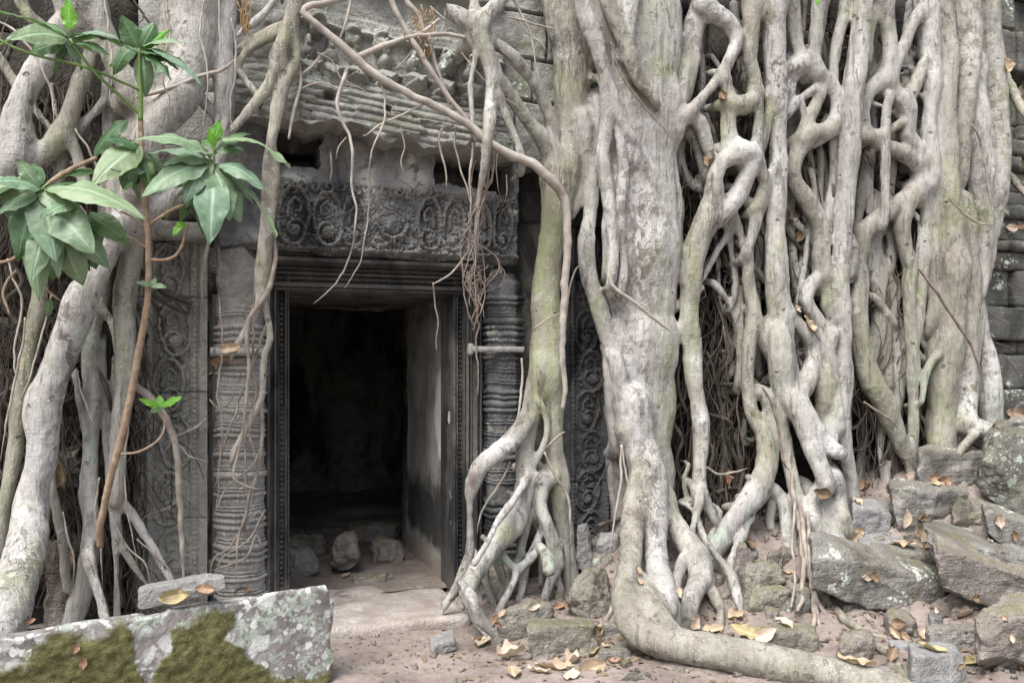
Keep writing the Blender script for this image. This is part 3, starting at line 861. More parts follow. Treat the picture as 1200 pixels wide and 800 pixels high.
def lintelH(X, Z, u, v):
    q = LP
    g = np.random.default_rng(15)
    d = 0.010 * fbm(X * 7, Z * 7, X * 0, 51, 5)
    plain_l = sstep(lx(326), lx(318), X)
    car = (1 - plain_l) * sstep(lz(214), lz(222), Z + 0.03 * vnoise(X * 6, X * 0, X * 0, 9))
    r = 0 * X
    for (cx, cy, w_, h_, fl_, am) in [(346, 256, 36, 66, 0, 1), (383, 258, 33, 62, 1, .95), (417, 260, 30, 58, 0, .6), (503, 259, 30, 64, 1, 1), (534, 259, 28, 64, 0, 1), (563, 258, 26, 62, 1, .9), (590, 257, 25, 66, 0, 1)]:
        r = np.maximum(r, am * scrollwork(X, Z, lx(cx), lz(cy), w_ * q, h_ * q, fl_, g))
    # worn central face and lotus
    r = np.maximum(r, 0.8 * bump_(X, Z, lx(461), lz(262), 13 * q, 11 * q)); r = np.maximum(r, 0.9 * stroke(X, Z, [(lx(443), lz(262)), (lx(450), lz(274)), (lx(461), lz(278)), (lx(472), lz(274)), (lx(479), lz(262))], 0.016))
    for k in range(10): r = np.maximum(r, 0.6 * bump_(X, Z, lx(438 + 5 * k), lz(285 + 3 * math.sin(k)), 3.4 * q, 4 * q))
    for k in range(16):                                                              # leafy fringe along the top of the scrolls
        r = np.maximum(r, g.uniform(.4, .8) * stroke(X, Z, spiral(lx(336 + 16.5 * k), lz(223 + g.uniform(-3, 3)), 0.028, 0.008, g.uniform(0, 6), 0.9 * (1 if k % 2 else -1), n=10), 0.010))
    r = np.maximum(r, 0.5 * bar(Z, lz(293), 2.2 * q, 1.5 * q))
    wornc = 0.35 * np.exp(-((X - lx(440)) / (34 * q)) ** 2)
    r = r * (1 - wornc) * (1 - 0.55 * sstep(0.1, 0.6, fbm(X * 5, Z * 5, X * 0, 53, 3)))
    r = r + 0.34 * foliage(X, Z, 13, 66) + 0.12 * fbm(X * 18, Z * 18, X * 0, 67, 3)
    d = d + car * (0.062 * r - 0.050)
    d = d - 0.03 * sstep(lz(222), lz(204), Z) * (1 - plain_l)
    n = 0.14 * fbm(X * 7, Z * 7, X * 0, 71, 4)
    d = d - 0.42 * sstep(lx(316) + n * .3, lx(322) + n * .3, X) * sstep(lx(377) + n * .4, lx(369) + n * .4, X) * sstep(lz(203) + n * .2, lz(196) + n * .2, Z)
    d = d - 0.45 * sstep(lx(509) + n * .12, lx(514) + n * .12, X) * sstep(lx(604), lx(598), X) * sstep(lz(217) + n * .35, lz(212) + n * .35, Z)
    d = d - 0.02 * plain_l
    d = d - 0.05 * sstep(0.03, 0.0, v + 0.03 * fbm(X * 9, X * 0, X * 0, 77, 3)) - 0.05 * sstep(0.985, 1.0, u + 0.01 * fbm(Z * 9, X * 0, X * 0, 78, 3))
    return d
panel("carved_lintel", lx0, lx1, lzb, lzt, LY, lintelH, 0.1, 0.0048, M['lintel'], temple,
      zb=lambda X: lzb - 0.012 * (X - lx0) + 0.012 * vnoise(X * 5, X * 0, X * 0, 5),
      attrs=dict(plaster=lambda V: blobs(V, [(432, 217, LY, 12, 26, 1.2), (428, 208, LY, 9, 14, 1), (487, 208, LY, 20, 15, 1.2), (484, 190, LY, 6, 14, 1), (345, 208, LY, 22, 7, .8), (300, 275, LY, 16, 8, .5), (565, 225, LY, 18, 8, .5)])))
# block of wall between lintel and cornice
boxmesh("recessed_course", (lx0 + 0.02, -0.05, lzt - 0.2), (lx1 + 0.1, 0.2, lzt + 0.5), M['wall'], temple, 0.02, 5)

# pediment with projecting broken cornice
PY = -0.28
px0_, px1_ = xof(262, PY), xof(664, PY)
PP = PX(450, PY)
def pxx(px): return xof(px, PY)
def pzz(py): return zof(450, py, PY)
cz_l, cz_r = zof(335, 132, -0.55), zof(540, 170, -0.55)
cx_l, cx_r = xof(335, -0.55), xof(540, -0.55)
def ped_base(X):
    t = (X - cx_l) / (cx_r - cx_l)
    return cz_r - 0.01 + 0.11 * (1 - t)
def ped_bot(X):
    t = (X - cx_l) / (cx_r - cx_l)
    b = cz_l + (cz_r - cz_l) * sstep(0.20, 0.85, t) + 0.03 * sstep(-0.05, -0.3, t)
    jag = 0.035 * vnoise(X * 7, X * 0, X * 0, 5) + 0.018 * vnoise(X * 21, X * 0, X * 0, 6)
    # plain stepped blocks to the right of the cornice
    return b + jag * sstep(-0.1, 0.2, t) - 0.0 * t
ped_top = zof(450, -110, PY)
def pedH(X, Z, u, v):
    q = PP
    h = Z - ped_base(X)
    right = sstep(pxx(588), pxx(596), X)            # plain blocks
    # cornice mouldings step out towards the lip
    base = 0.22 * sstep(0.50, 0.02, h) + 0.0 * X
    for c, w_, am in ((0.03, 0.018, 0.02), (0.085, 0.016, 0.028), (0.135, 0.014, 0.022), (0.185, 0.015, 0.03), (0.245, 0.02, 0.03), (0.30, 0.012, 0.018)):
        base = base + 0.5 * am * (0.45 + 0.55 * sstep(-0.4, 0.3, fbm(X * 3, Z * 5, X * 0, 89, 3))) * np.exp(-((h - c - 0.010 * vnoise(X * 2.5, X * 0, X * 0, 4)) / w_) ** 2)
    chip = fbm(X * 8, Z * 8, X * 0, 81, 4)
    for c in (0.012, 0.062, 0.115, 0.165, 0.215, 0.275, 0.325, 0.36): base = base - 0.015 * np.exp(-((h - c - 0.006 * vnoise(X * 4, X * 0, X * 0, 7)) / 0.007) ** 2)
    for c in (0.038, 0.14, 0.245): base = base + 0.012 * bar(h, c, 0.018, 0.006) * sstep(-0.3, 0.2, fbm(X * 4, Z * 8, X * 0, 86, 3))
    base = base - 0.035 * sstep(0.15, 0.55, fbm(X * 5, Z * 9, X * 0, 82, 4)) * sstep(0.42, 0.2, h)
    base = base - 0.06 * bump_(X, Z, pxx(383), pzz(126), 7 * q, 7 * q) * 2.0 - 0.05 * bump_(X, Z, pxx(450), pzz(136), 4 * q, 5 * q) * 2
    r = 0 * X
    figs = [(362, 70, .7), (388, 72, .75), (418, 70, .8), (452, 72, .85), (486, 72, 1.0), (520, 74, .85), (552, 76, .8)]
    for k, (fx_, fy0, am) in enumerate(figs):
        a = pxx(fx_); z0 = pzz(fy0)
        r = r + am * (0.095 * bump_(X, Z, a, z0, 8.5 * q, 10.5 * q) + 0.06 * bump_(X, Z, a, z0 + 13 * q, 5 * q, 9 * q)
                      + 0.085 * bump_(X, Z, a, z0 - 22 * q, 15 * q, 14 * q) + 0.06 * bump_(X, Z, a, z0 - 34 * q, 19 * q, 8 * q))
        for s_ in (-1, 1):
            t = np.clip(((X - (a + s_ * 14 * q)) * (-s_ * 10) + (Z - (z0 - 16 * q)) * (-9)) / (181 * q), 0, 1)
            dx = X - (a + s_ * 14 * q - s_ * 10 * q * t); dz = Z - (z0 - 16 * q - 9 * q * t)
            r = r + am * 0.04 * np.exp(-(dx * dx + dz * dz) / (3.6 * q) ** 2)
        if am >= 0.95:
            r = r - 0.018 * (bump_(X, Z, a - 3.4 * q, z0 + 1.5 * q, 2 * q, 1 * q) + bump_(X, Z, a + 3.4 * q, z0 + 1.5 * q, 2 * q, 1 * q)) + 0.02 * bump_(X, Z, a, z0 - 1.5 * q, 1.5 * q, 3 * q) - 0.015 * bump_(X, Z, a, z0 - 6 * q, 3 * q, .8 * q)
    # long entablature bar with hanging pendants above the figures
    zb_ = pzz(28) - 0.10 * (X - pxx(360))
    r = r + 0.025 * bar(Z, zb_, 10 * q, 3 * q) + 0.018 * bar(Z, zb_ - 8 * q, 3 * q, 2 * q)
    for a, b, rz in ((372, 40, 13), (414, 46, 16), (446, 52, 13), (487, 46, 8), (527, 68, 15), (560, 60, 10)):
        r = r + 0.085 * bump_(X, Z, pxx(a), pzz(b), 9.5 * q, rz * q)
    zz = pzz(-20)
    r = r + 0.06 * bar(Z, zz, 12 * q, 4 * q) + 0.045 * bar(Z, pzz(-60), 14 * q, 4 * q)
    er = 0.5 + 0.5 * np.clip(1 - 1.1 * np.maximum(0, fbm(X * 3, Z * 3, X * 0, 83, 3)), 0, 1)
    d = base + (1.5 * r * er - 0.05) * sstep(0.30, 0.36, h) + 0.010 * fbm(X * 10, Z * 10, X * 0, 84, 5) + 0.006 * foliage(X, Z, 9, 63) * sstep(0.3, 0.4, h)
    # plain wall blocks with open joints
    pl = -0.06 + 0.02 * fbm(X * 3, Z * 3, X * 0, 87, 5)
    for jz in (98, 45, -12): pl = pl - 0.05 * np.exp(-((Z - pzz(jz) - 0.02 * vnoise(X * 4, X * 0, X * 0, 3)) / 0.008) ** 2)
    for jx, za, zb2 in ((628, 45, 98), (608, 98, 160), (645, -12, 45)): pl = pl - 0.05 * np.exp(-((X - pxx(jx)) / 0.007) ** 2) * (Z < pzz(za)) * (Z > pzz(zb2))
    d = d * (1 - right) + pl * right
    left = sstep(pxx(352), pxx(338), X)
    return d * (1 - left) + left * (0.35 * base + 0.05 * fbm(X * 4, Z * 4, X * 0, 88, 4))
panel("pediment", px0_, px1_, cz_r - 0.05, ped_top, PY, pedH, -0.02, 0.0065, M['ped'], temple, zb=ped_bot)

# left pilaster with carved scrolls
def pilH(seed, cells):
    def H(X, Z, u, v):
        w_ = X.max() - X.min()
        d = 0.016 * fbm(X * 9, Z * 9, X * 0, seed, 5) * 0.5
        e = np.minimum(u, 1 - u) * w_
        d = d + 0.018 * sstep(0.10, 0.088, e) - 0.018 * np.exp(-((e - 0.052) / 0.006) ** 2) - 0.01 * np.exp(-((e - 0.088) / 0.006) ** 2)
        small = np.abs(np.sin(Z * math.pi / 0.03))
        d = d + 0.014 * small * np.exp(-((e - 0.070) / 0.009) ** 2)
        ins = sstep(0.092, 0.10, e)
        cx = X.min() + w_ / 2
        r = 0 * X
        h = (Z.max() - Z.min()) / cells
        gg = np.random.default_rng(seed)
        for k in range(cells + 1):
            cz = Z.min() + (k + 0.5) * h
            s_ = 1 if k % 2 else -1
            r = np.maximum(r, 0.034 * scrollwork(X, Z, cx + 0.012 * s_, cz, min(0.2, w_ - 0.22), h * 0.92, k % 2, gg))
        r = r + 0.010 * foliage(X, Z, 12, seed + 5)
        d = d + ins * (r - 0.026)
        for jz in (0.30, 0.62, 0.86):
            zj = Z.min() + jz * (Z.max() - Z.min())
            d = d - 0.02 * np.exp(-((Z - zj - 0.006 * vnoise(X * 5, X * 0, X * 0, 9)) / 0.005) ** 2)
        d = d - 0.02 * np.exp(-((X - cx - 0.0) / 0.004) ** 2) * (Z < Z.min() + 0.62 * (Z.max() - Z.min())) * (Z > Z.min() + .3 * (Z.max() - Z.min()))
        d = d * (1 - 0.5 * sstep(0.1, 0.6, fbm(X * 2.2, Z * 2.2, X * 0, seed + 8, 3)))
        return d
    return H
QY = -0.10
panel("carved_pilaster", xof(158, QY), xof(243, QY), -0.15, zof(200, 284, QY), QY, pilH(101, 7), 0.15, 0.0055, M['pil'], temple)
boxmesh("pilaster_capital", (xof(152, -0.14), -0.15, zof(200, 283, QY)), (xof(250, -0.14), 0.15, zof(200, 258, QY)), M['pil'], temple, 0.015, 6, 0.012, 0.03)
boxmesh("capital_block", (xof(168, -0.12), -0.13, zof(200, 257, QY)), (xof(262, -0.12), 0.15, zof(200, 170, QY)), M['wall'], temple, 0.03, 16, 0.03, 0.03)
boxmesh("colonnette_fillet", (xof(248, -0.02), -0.03, -0.12), (xof(258, -0.02), 0.12, zof(250, 345, 0)), M['pil'], temple, 0.006, 9, 0.006, 0.03)

# ringed colonnettes
def colonnette(pxc, rpx, pytop, Y, mat, ztop_plain, seed, octa, worn):
    cx, r0 = xof(pxc, Y), rpx * PX(pxc, Y)
    z0, z1 = -0.12, zof(pxc, pytop, Y)
    nz, nt_ = int((z1 - z0) / 0.0045), 96
    z = np.linspace(z0, z1, nz)[:, None]; th = np.linspace(0, 2 * math.pi, nt_, endpoint=False)[None]
    g = np.random.default_rng(seed)
    rad = np.full((nz, nt_), 0.86)
    zp = z + 0.007 * vnoise(np.cos(th) * 1.6 + 0 * z, np.sin(th) * 1.6 + 0 * z, z * 3 + 0 * th, seed + 9) + 0.004 * vnoise(np.cos(th) * 5 + 0 * z, np.sin(th) * 5 + 0 * z, z * 9 + 0 * th, seed + 10)
    zz = z0 + 0.03
    zlim = ztop_plain
    while zz < zlim - 0.05:
        kind = (1, 2, 1, 3, 0, 2, 1, 2, 3)[g.integers(0, 9)]
        if kind == 0:      # plain smooth drum
            zz += g.uniform(0.03, 0.06)
        elif kind == 1:    # bead row
            hgt = 0.034
            nb = 34
            p = np.exp(-((zp - zz - hgt / 2) / (hgt * 0.38)) ** 4)
            rad += p * (0.05 + 0.13 * np.abs(np.cos(th * nb / 2)))
            zz += hgt + 0.004
        elif kind == 2:    # torus
            hgt = g.uniform(0.026, 0.05)
            rad += 0.17 * np.sqrt(np.maximum(0, 1 - ((zp - zz - hgt / 2) / (hgt / 2)) ** 2))
            zz += hgt + 0.004
        else:              # fillet pair and leaf band
            rad += 0.10 * (np.abs(zp - zz - 0.006) < 0.006) + 0.07 * (np.abs(zp - zz - 0.024) < 0.005)
            p = np.exp(-((zp - zz - 0.05) / 0.017) ** 4)
            rad += p * 0.09 * np.abs(np.sin(th * 10)) ** 0.6 * (0.6 + 0.4 * (zp - zz - 0.05) / 0.02)
            zz += 0.075
    oc = np.cos(math.pi / 8) / np.cos(((th + math.pi / 8) % (math.pi / 4)) - math.pi / 8)
    rad *= (1 - octa) + octa * oc
    X = np.cos(th) * r0 * 1.0 + 0 * z; Yc = np.sin(th) * r0 + 0 * z
    nse = fbm(X * 9 + cx, Yc * 9, z * 9 + 0 * th, seed, 4)
    er = sstep(0.15, 0.7, fbm(X * 4 + cx, Yc * 4, z * 4 + 0 * th, seed + 1, 3)) * worn
    er = np.clip(er + sstep(ztop_plain - 0.03, ztop_plain + 0.03, z), 0, 1)
    rad = rad * (1 - er) + er * (0.90 + 0.05 * nse)
    rad = rad + 0.012 * nse
    top = sstep(z1 - 0.06, z1, z + 0.05 * vnoise(X * 10, Yc * 10, z * 0, seed))
    rad = rad * (1 - 0.35 * top)
    V = np.stack([cx + np.cos(th) * r0 * rad, Y + np.sin(th) * r0 * rad, z + 0 * th], -1).reshape(-1, 3)
    idx = np.arange(nz * nt_).reshape(nz, nt_)
    F = np.stack([idx[:-1], np.roll(idx, -1, 1)[:-1], np.roll(idx, -1, 1)[1:], idx[1:]], -1).reshape(-1, 4)
    V = np.vstack([V, [[cx, Y, z1 - 0.01]]])
    Fl = [tuple(f) for f in F] + [(int(idx[-1, i]), int(idx[-1, (i + 1) % nt_]), len(V) - 1) for i in range(nt_)]
    return mesh("colonnette", V, Fl, mat, temple)
cl = colonnette(282, 30, 290, -0.08, M['coln'], zof(282, 358, -0.08), 5, 0.0, 0.55)
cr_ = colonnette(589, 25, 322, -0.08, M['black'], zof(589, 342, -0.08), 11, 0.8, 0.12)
boxmesh("wall_return", (xof(610, 0.0), -0.02, -0.1), (xof(640, 0), 0.3, zof(620, 165, 0)), M['wall'], temple, 0.02, 12)
def strap(parent, pxa, pxb, py, hpx, Y0, plate):
    a, b = U(pxa, py, Y0), U(pxb, py, Y0)
    V, F = wornbox(np.array([a[0], Y0 - 0.012, a[2] - hpx * .0028]), np.array([b[0], Y0 + 0.03, a[2] + hpx * .0028]), 0.002, 4, 0.002, 0.02)
    L = [(V, F)]
    for sx, px in ((0, pxa), (0, pxb)):
        c = U(px, py, Y0)
        V, F = wornbox(np.array([c[0] - 0.012, Y0 - 0.02, a[2] - hpx * .0028]), np.array([c[0] + 0.012, Y0 + 0.13, a[2] + hpx * .0028]), 0.005, 4, 0.003, 0.02)
        L.append((V, F))
    if plate:
        c = U(pxa - 2, py, Y0)
        V, F = wornbox(np.array([c[0] - 0.03, Y0 + 0.02, a[2] - 0.045]), np.array([c[0] + 0.022, Y0 + 0.075, a[2] + 0.045]), 0.03, 6, 0.008, 0.01)
        L.append((V, F))
    V, F = join(L)
    mesh("strap", V, F, M['strap'], parent)
strap(cl, 249, 312, 412, 9, -0.26, False)
strap(cr_, 557, 612, 409, 7, -0.23, True)

# dark recess and carved pilaster between the two trunks
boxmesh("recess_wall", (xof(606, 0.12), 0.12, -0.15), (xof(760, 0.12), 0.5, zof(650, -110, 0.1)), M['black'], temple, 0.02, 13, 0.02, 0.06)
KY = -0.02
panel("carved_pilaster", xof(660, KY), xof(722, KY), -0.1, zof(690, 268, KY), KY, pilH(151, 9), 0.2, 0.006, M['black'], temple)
boxmesh("recess_lintel", (xof(612, -0.03), -0.04, zof(690, 266, KY)), (xof(740, -0.03), 0.2, zof(690, 225, KY)), M['frame'], temple, 0.02, 14, 0.012, 0.03)

# back walls: coursed blocks
def coursed(name, x0, x1, z0, z1, Y, rows, blk, mat, parent, seed, jit=0.05, back=0.5, res=0.06):
    g = np.random.default_rng(seed)
    L = []
    zc = z0
    hs_ = rows if hasattr(rows, '__len__') else None
    k = 0
    while zc < z1 - 0.02:
        h = hs_[k % len(hs_)] * g.uniform(0.9, 1.1) if hs_ else rows * g.uniform(0.8, 1.2)
        xx = x0 - g.uniform(0, blk * 0.6)
        while xx < x1:
            w_ = blk * g.uniform(0.7, 1.3)
            off = g.uniform(-jit, jit)
            L.append(wornbox(np.array([max(xx, x0) + 0.004, Y + off, zc + 0.003]), np.array([min(xx + w_, x1) - 0.004, Y + back + off * .1, zc + h - 0.003]), 0.018, int(g.integers(1e6)), 0.016, res))
            xx += w_
            if x1 - xx < 0.08: break
        zc += h; k += 1
    V, F = join(L)
    return mesh(name, V, F, mat, parent)
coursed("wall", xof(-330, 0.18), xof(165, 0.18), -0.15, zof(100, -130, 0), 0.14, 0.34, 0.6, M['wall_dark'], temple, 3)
coursed("wall", xof(163, 0.16), xof(300, 0.16), zof(200, 172, 0), zof(200, -110, 0), 0.02, 0.3, 0.5, M['ped'], temple, 4, 0.03)
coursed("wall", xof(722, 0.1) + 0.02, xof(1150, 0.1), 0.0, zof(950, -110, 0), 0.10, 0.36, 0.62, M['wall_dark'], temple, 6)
rw = coursed("coursed_wall", xof(1128, 0.3), xof(1128, 0.3) + 3.4, 0.2, 5.6, 0.22, [0.40, 0.36, 0.30, 0.33, 0.12, 0.27, 0.30, 0.16, 0.09, 0.21, 0.11, 0.14, 0.19, 0.10, 0.15, 0.12], 0.7, M['rwall'], None, 18, 0.08, 0.5, 0.03)
tag(rw, "grey wall of worn stone courses receding beyond the pale trunks", "wall")
# threshold
V, F = wornbox(np.array([OX0 - 0.25, -0.60, -0.25]), np.array([OX1 - 0.02, 0.30, -0.03]), 0.03, 17, 0.014, 0.03)
mesh("threshold", V, F, M['sill'], temple)
# ------------------------------------------------------------------ strangler fig: fused root networks
H_ = 0.0105
fig = Field(H_, {2: 1.04, 3: 1.06, 5: 1.06})
def T(gid, Y, s, k=0.045, fy=0.9, wob=0.012, foot=True): fig.tube(s, Y, k, fy, gid, wob, None, foot)
# 0: trunk M, broad flat column
T(0, -0.42, "762,-130,46 758,0,46 753,60,44 748,130,50 752,200,48 752,300,46 752,400,44 757,480,38 763,540,30 768,585,22", 0.05, .55)
T(0, -0.48, "700,-130,20 706,-20,20 716,40,20 728,100,18 735,150,20 728,200,16 722,260,15 722,300,12 726,340,9", 0.04)
T(0, -0.44, "705,120,12 703,165,8 696,200,8 692,245,9 688,290,10 693,330,10 704,362,10 713,395,11 718,440,12 722,480,11 726,515,12", 0.03)
T(0, -0.46, "714,165,7 721,185,6 724,210,9 716,240,6 714,290,7 712,320,7", 0.025)
T(0, -0.50, "728,60,14 732,110,16 730,165,12", 0.06)
T(0, -0.54, "733,165,10 742,186,12 752,197,11 764,212,8 775,226,4", 0.05)
T(0, -0.50, "722,20,14 742,66,13 768,90,12 790,118,10", 0.06)
T(0, -0.50, "786,95,8 792,122,8 794,150,8", 0.05)
T(0, -0.60, "672,-30,9 688,20,10 700,60,10 712,100,9 728,140,8 742,165,6", 0.018)
T(0, -0.62, "700,-30,10 716,10,10 732,55,10 748,90,9 768,118,7", 0.018)
T(0, -0.60, "742,-30,12 736,20,11 730,60,9", 0.02)
T(0, -0.58, "706,95,8 712,140,8 706,180,7 712,230,8 720,280,7 716,330,6", 0.015)
T(0, -0.57, "724,150,6 730,200,6 726,250,6 732,300,6 728,340,5", 0.015)
T(0, -0.52, "722,420,10 728,470,11 733,510,12", 0.04)
T(0, -0.55, "733,505,13 747,525,15 755,545,17,-.62 750,580,18,-.72 744,615,16,-.85 737,650,13,-1.0 733,680,13,-1.16 731,700,15,-1.26", 0.06, foot=False)
T(0, -0.55, "745,470,18 750,520,20 760,560,22,-.64 764,600,19,-.75 767,640,14,-.9 772,680,15,-1.1 780,715,15,-1.3", 0.05, foot=False)
T(0, -0.54, "752,560,18 753,610,14,-.60 751,650,12,-.70 752,690,13,-.95 752,715,15,-1.15", 0.05, .6, foot=False)
T(0, -0.28, "726,500,14 727,540,15 728,590,14 731,650,13 733,690,12", 0.04)
T(0, -1.15, "735,680,12 731,700,14,-1.24 735,722,17,-1.34 748,741,19,-1.42 775,752,19.5,-1.5 810,758,19.5,-1.58 850,765,19.5,-1.70 920,779,20.5,-1.90 985,793,22,-2.06 1045,812,24,-2.2 1110,838,24,-2.35", 0.05, .95, foot=False)
T(0, -1.12, "752,690,18 762,712,19,-1.3 785,738,14,-1.45", 0.07, foot=False)
# right foot of M
T(0, -0.62, "780,580,14 788,605,13,-.7 800,630,14,-.8 815,652,17,-.9 820,680,13,-1.0 810,705,10,-1.15 805,738,9,-1.3", 0.045)
T(0, -0.9, "818,672,7 825,680,7 837,697,6,-1.05 845,717,5.5,-1.15 841,742,5,-1.25", 0.03)
T(0, -0.88, "812,655,8 795,668,7 785,660,5 778,640,5,-.8", 0.03)
T(0, -0.8, "832,655,8 845,668,6 858,678,5,-.9", 0.03)
# 1: left trunk and its feet
T(1, -0.36, "668,-130,30 668,0,30 672,60,24 670,120,22 667,160,23 658,190,24,-.4 655,215,22,-.42 650,260,17,-.4 645,300,16,-.38 642,340,18,-.38 640,400,20,-.4 638,440,19,-.44", 0.05, .8)
T(1, -0.40, "680,140,14 684,185,12 680,215,9 672,245,7", 0.04)
T(1, -0.44, "634,425,17 626,460,13 620,500,13 617,530,12.5,-.46 616,560,12,-.48 610,590,12,-.5 600,614,14,-.54 580,637,13,-.6 565,656,11,-.64 552,676,9,-.66 546,695,9,-.7 556,722,7,-.75 572,745,5,-.85", 0.04)
T(1, -0.44, "645,425,16 649,470,14 650,500,13 651,530,12 654,560,12,-.46 657,605,10,-.5 661,635,9,-.52 666,660,8.5,-.56 669,690,8,-.6", 0.04)
T(1, -0.48, "636,560,9 628,590,7 618,615,6 612,640,6 606,668,5.5 596,690,5 588,712,5", 0.025)
T(1, -0.46, "664,600,5 668,630,5 672,655,5 676,680,5", 0.02)
T(1, -0.50, "596,610,5 588,634,5 584,660,5 590,682,5 584,705,4.5", 0.02)
T(1, -0.52, "572,640,4.5 566,668,4.5 572,690,4.5 580,712,4", 0.02)
T(1, -0.50, "640,610,5 628,636,5 618,660,5 612,690,5 606,712,4.5", 0.02)
T(1, -0.50, "655,640,5 648,665,5 655,690,5 650,712,5", 0.02)
T(1, -0.48, "608,585,5 622,600,4.5 640,618,4.5 656,640,4.5", 0.018)
T(1, -0.5, "632,470,5 639,485,4.5 641,505,4.5 634,528,5 620,550,6 606,580,4.5,-.62 586,606,4.5,-.72 571,635,3.5,-.85 556,660,4,-.92", 0.022)
T(1, -0.48, "618,495,11 604,511,12,-.52 583,529,12,-.55 565,545,10.5,-.57 555,565,9,-.6 551,590,5.5,-.62 551,620,5.5,-.68 551,647,5.5,-.78 544,668,6.5,-.9 528,700,5,-1.05 508,722,4,-1.2 488,738,3.5,-1.3", 0.035)
T(1, -0.5, "622,556,8 636,566,8 632,590,8 640,612,8,-.6 647,634,8,-.68 652,662,8,-.8 645,680,6,-.95 638,705,5,-1.05", 0.03)
T(1, -0.48, "648,560,9 634,568,8", 0.03)
T(1, -0.58, "616,590,5 621,604,4.5 631,617,4.5,-.66 634,650,4,-.78 635,690,3.5,-.95", 0.02)
T(1, -0.55, "590,652,6 605,667,6 622,652,5 634,640,4", 0.025)
T(1, -0.55, "605,667,6 598,690,5,-.95 585,715,5,-1.1", 0.025)
T(1, -0.68, "640,650,7 645,668,7,-.75", 0.03)
T(1, -0.85, "560,662,8 557,690,6,-1.0 562,705,5,-1.1", 0.03)
T(1, -1.05, "552,700,7 562,725,7,-1.2 578,742,5,-1.3 588,762,4,-1.4", 0.03)
# arms climbing in from the pediment
T(1, -0.62, "480,-30,6 500,2,7 529,14,9 550,28,12", 0.03)
T(1, -0.62, "605,-25,8 583,3,8.5 568,21,9.5 556,40,12", 0.03)
T(1, -0.60, "553,-30,5 555,5,5.5 553,30,7", 0.03)
T(1, -0.62, "551,26,12 559,45,12 568,60,10.5 574,80,8 577,95,7.5 575,120,7 572,144,6.5,-.66 570,168,6,-.68 568,195,5,-.66 562,225,3.5,-.6 559,255,2.6,-.56 556,300,2.2,-.52", 0.03)
T(1, -0.60, "566,40,8 580,50,6.5 601,66,7.5 619,87,7.5,-.56 634,111,7.5,-.5 645,138,8,-.46 651,165,9,-.42", 0.035)
T(1, -0.60, "575,72,8 584,92,7.5 598,112,8,-.56 616,138,9,-.5 640,168,11,-.44 652,188,14,-.42", 0.035)
T(1, -0.62, "581,108,5 587,120,4.5 596,144,4.5 607,171,4.5 612,194,5", 0.02)
T(1, -0.62, "557,50,6 556,69,4 551,99,3.5 553,126,3.4 554,160,3", 0.02)
T(1, -0.34, "625,-30,10 640,0,9 655,30,10 662,60,12", 0.03)
# 2: lattice C
T(2, -0.52, "915,-130,16 912,-20,16 909,30,15 910,90,13 911,140,12 912,190,11 910,234,12 910,290,12 912,350,13 915,395,14 917,425,15", 0.04)
T(2, -0.50, "828,-110,15 826,-30,15 825,6,14 840,18,11 853,27,10 864,45,10", 0.045)
T(2, -0.44, "822,14,13 813,39,13 810,69,12 804,92,12 797,118,13", 0.045)
T(2, -0.52, "880,-110,14 882,-40,13 882,6,12 878,40,10 880,72,9 885,93,8 883,112,8", 0.04)
T(2, -0.52, "885,5,12 900,20,12", 0.05)
T(2, -0.54, "864,45,8 859,63,7 846,87,6.5 825,111,5.5 812,128,7", 0.035)
T(2, -0.54, "846,87,6 850,103,7 855,122,9 852,135,9 852,150,8 855,168,9 866,178,13", 0.04)
T(2, -0.56, "850,122,8 870,123,12 886,112,8", 0.05)
T(2, -0.55, "888,115,5.5 889,147,5.5 887,168,7 880,180,10", 0.03)
T(2, -0.54, "905,120,8 898,144,7 893,171,7 886,182,9", 0.035)
T(2, -0.57, "866,176,12 880,182,12 880,195,9 873,210,10,-.54 864,228,11,-.52 850,245,13", 0.045)
T(2, -0.56, "862,182,10 845,190,9 836,210,10 836,230,13,-.52 828,255,14,-.5 815,288,13,-.48 810,325,12 808,380,11 813,435,11,-.5 819,480,9.5,-.52 821,515,8.5 820,555,8.5,-.56 819,580,9,-.6", 0.045)
T(2, -0.50, "800,136,11 812,138,9 825,153,8 831,174,8 836,195,8", 0.04)
T(2, -0.40, "800,148,9 811,162,5.5 819,180,5 824,200,5", 0.03)
T(2, -0.32, "799,150,7 797,175,6 800,200,6 812,218,4.5 822,223,4", 0.03)
T(2, -0.55, "885,185,9 889,200,8 896,216,7 891,234,6 884,245,5", 0.035)
T(2, -0.54, "910,195,9 900,210,7 893,235,6.5 883,272,6 876,297,7", 0.03)
T(2, -0.50, "862,222,6 872,232,4.5 885,245,5", 0.025)
T(2, -0.46, "856,238,6 860,252,5.5 867,275,5 873,293,6", 0.025)
T(2, -0.42, "850,262,6 855,275,5 858,300,4 862,330,3.5 858,360,3", 0.02)
T(2, -0.50, "875,292,8 877,329,8 883,368,8.5 879,395,8 876,435,8 879,474,8 883,488,9 893,507,9,-.54 898,535,11,-.58 893,560,12,-.62 880,585,12,-.68", 0.035)
T(2, -0.50, "883,368,7 890,392,8 900,412,9 912,425,13", 0.035)
T(2, -0.38, "866,330,6 866,370,7 870,410,7 868,450,7", 0.02)
T(2, -0.58, "914,395,13 917,430,18 920,447,19 929,468,18,-.62 941,489,15,-.66 950,516,12,-.7 959,542,9.5,-.76 968,565,10,-.8", 0.045)
T(2, -0.52, "925,362,6 931,374,7 943,392,8.5 952,410,9 951,431,11,-.56 938,458,13,-.6", 0.04)
T(2, -0.52, "893,460,7 903,475,9 904,510,13 900,545,14,-.58 890,572,14,-.64 876,590,12,-.7 860,612,11,-.78 848,632,12,-.86 832,655,10,-.92", 0.045, .8)
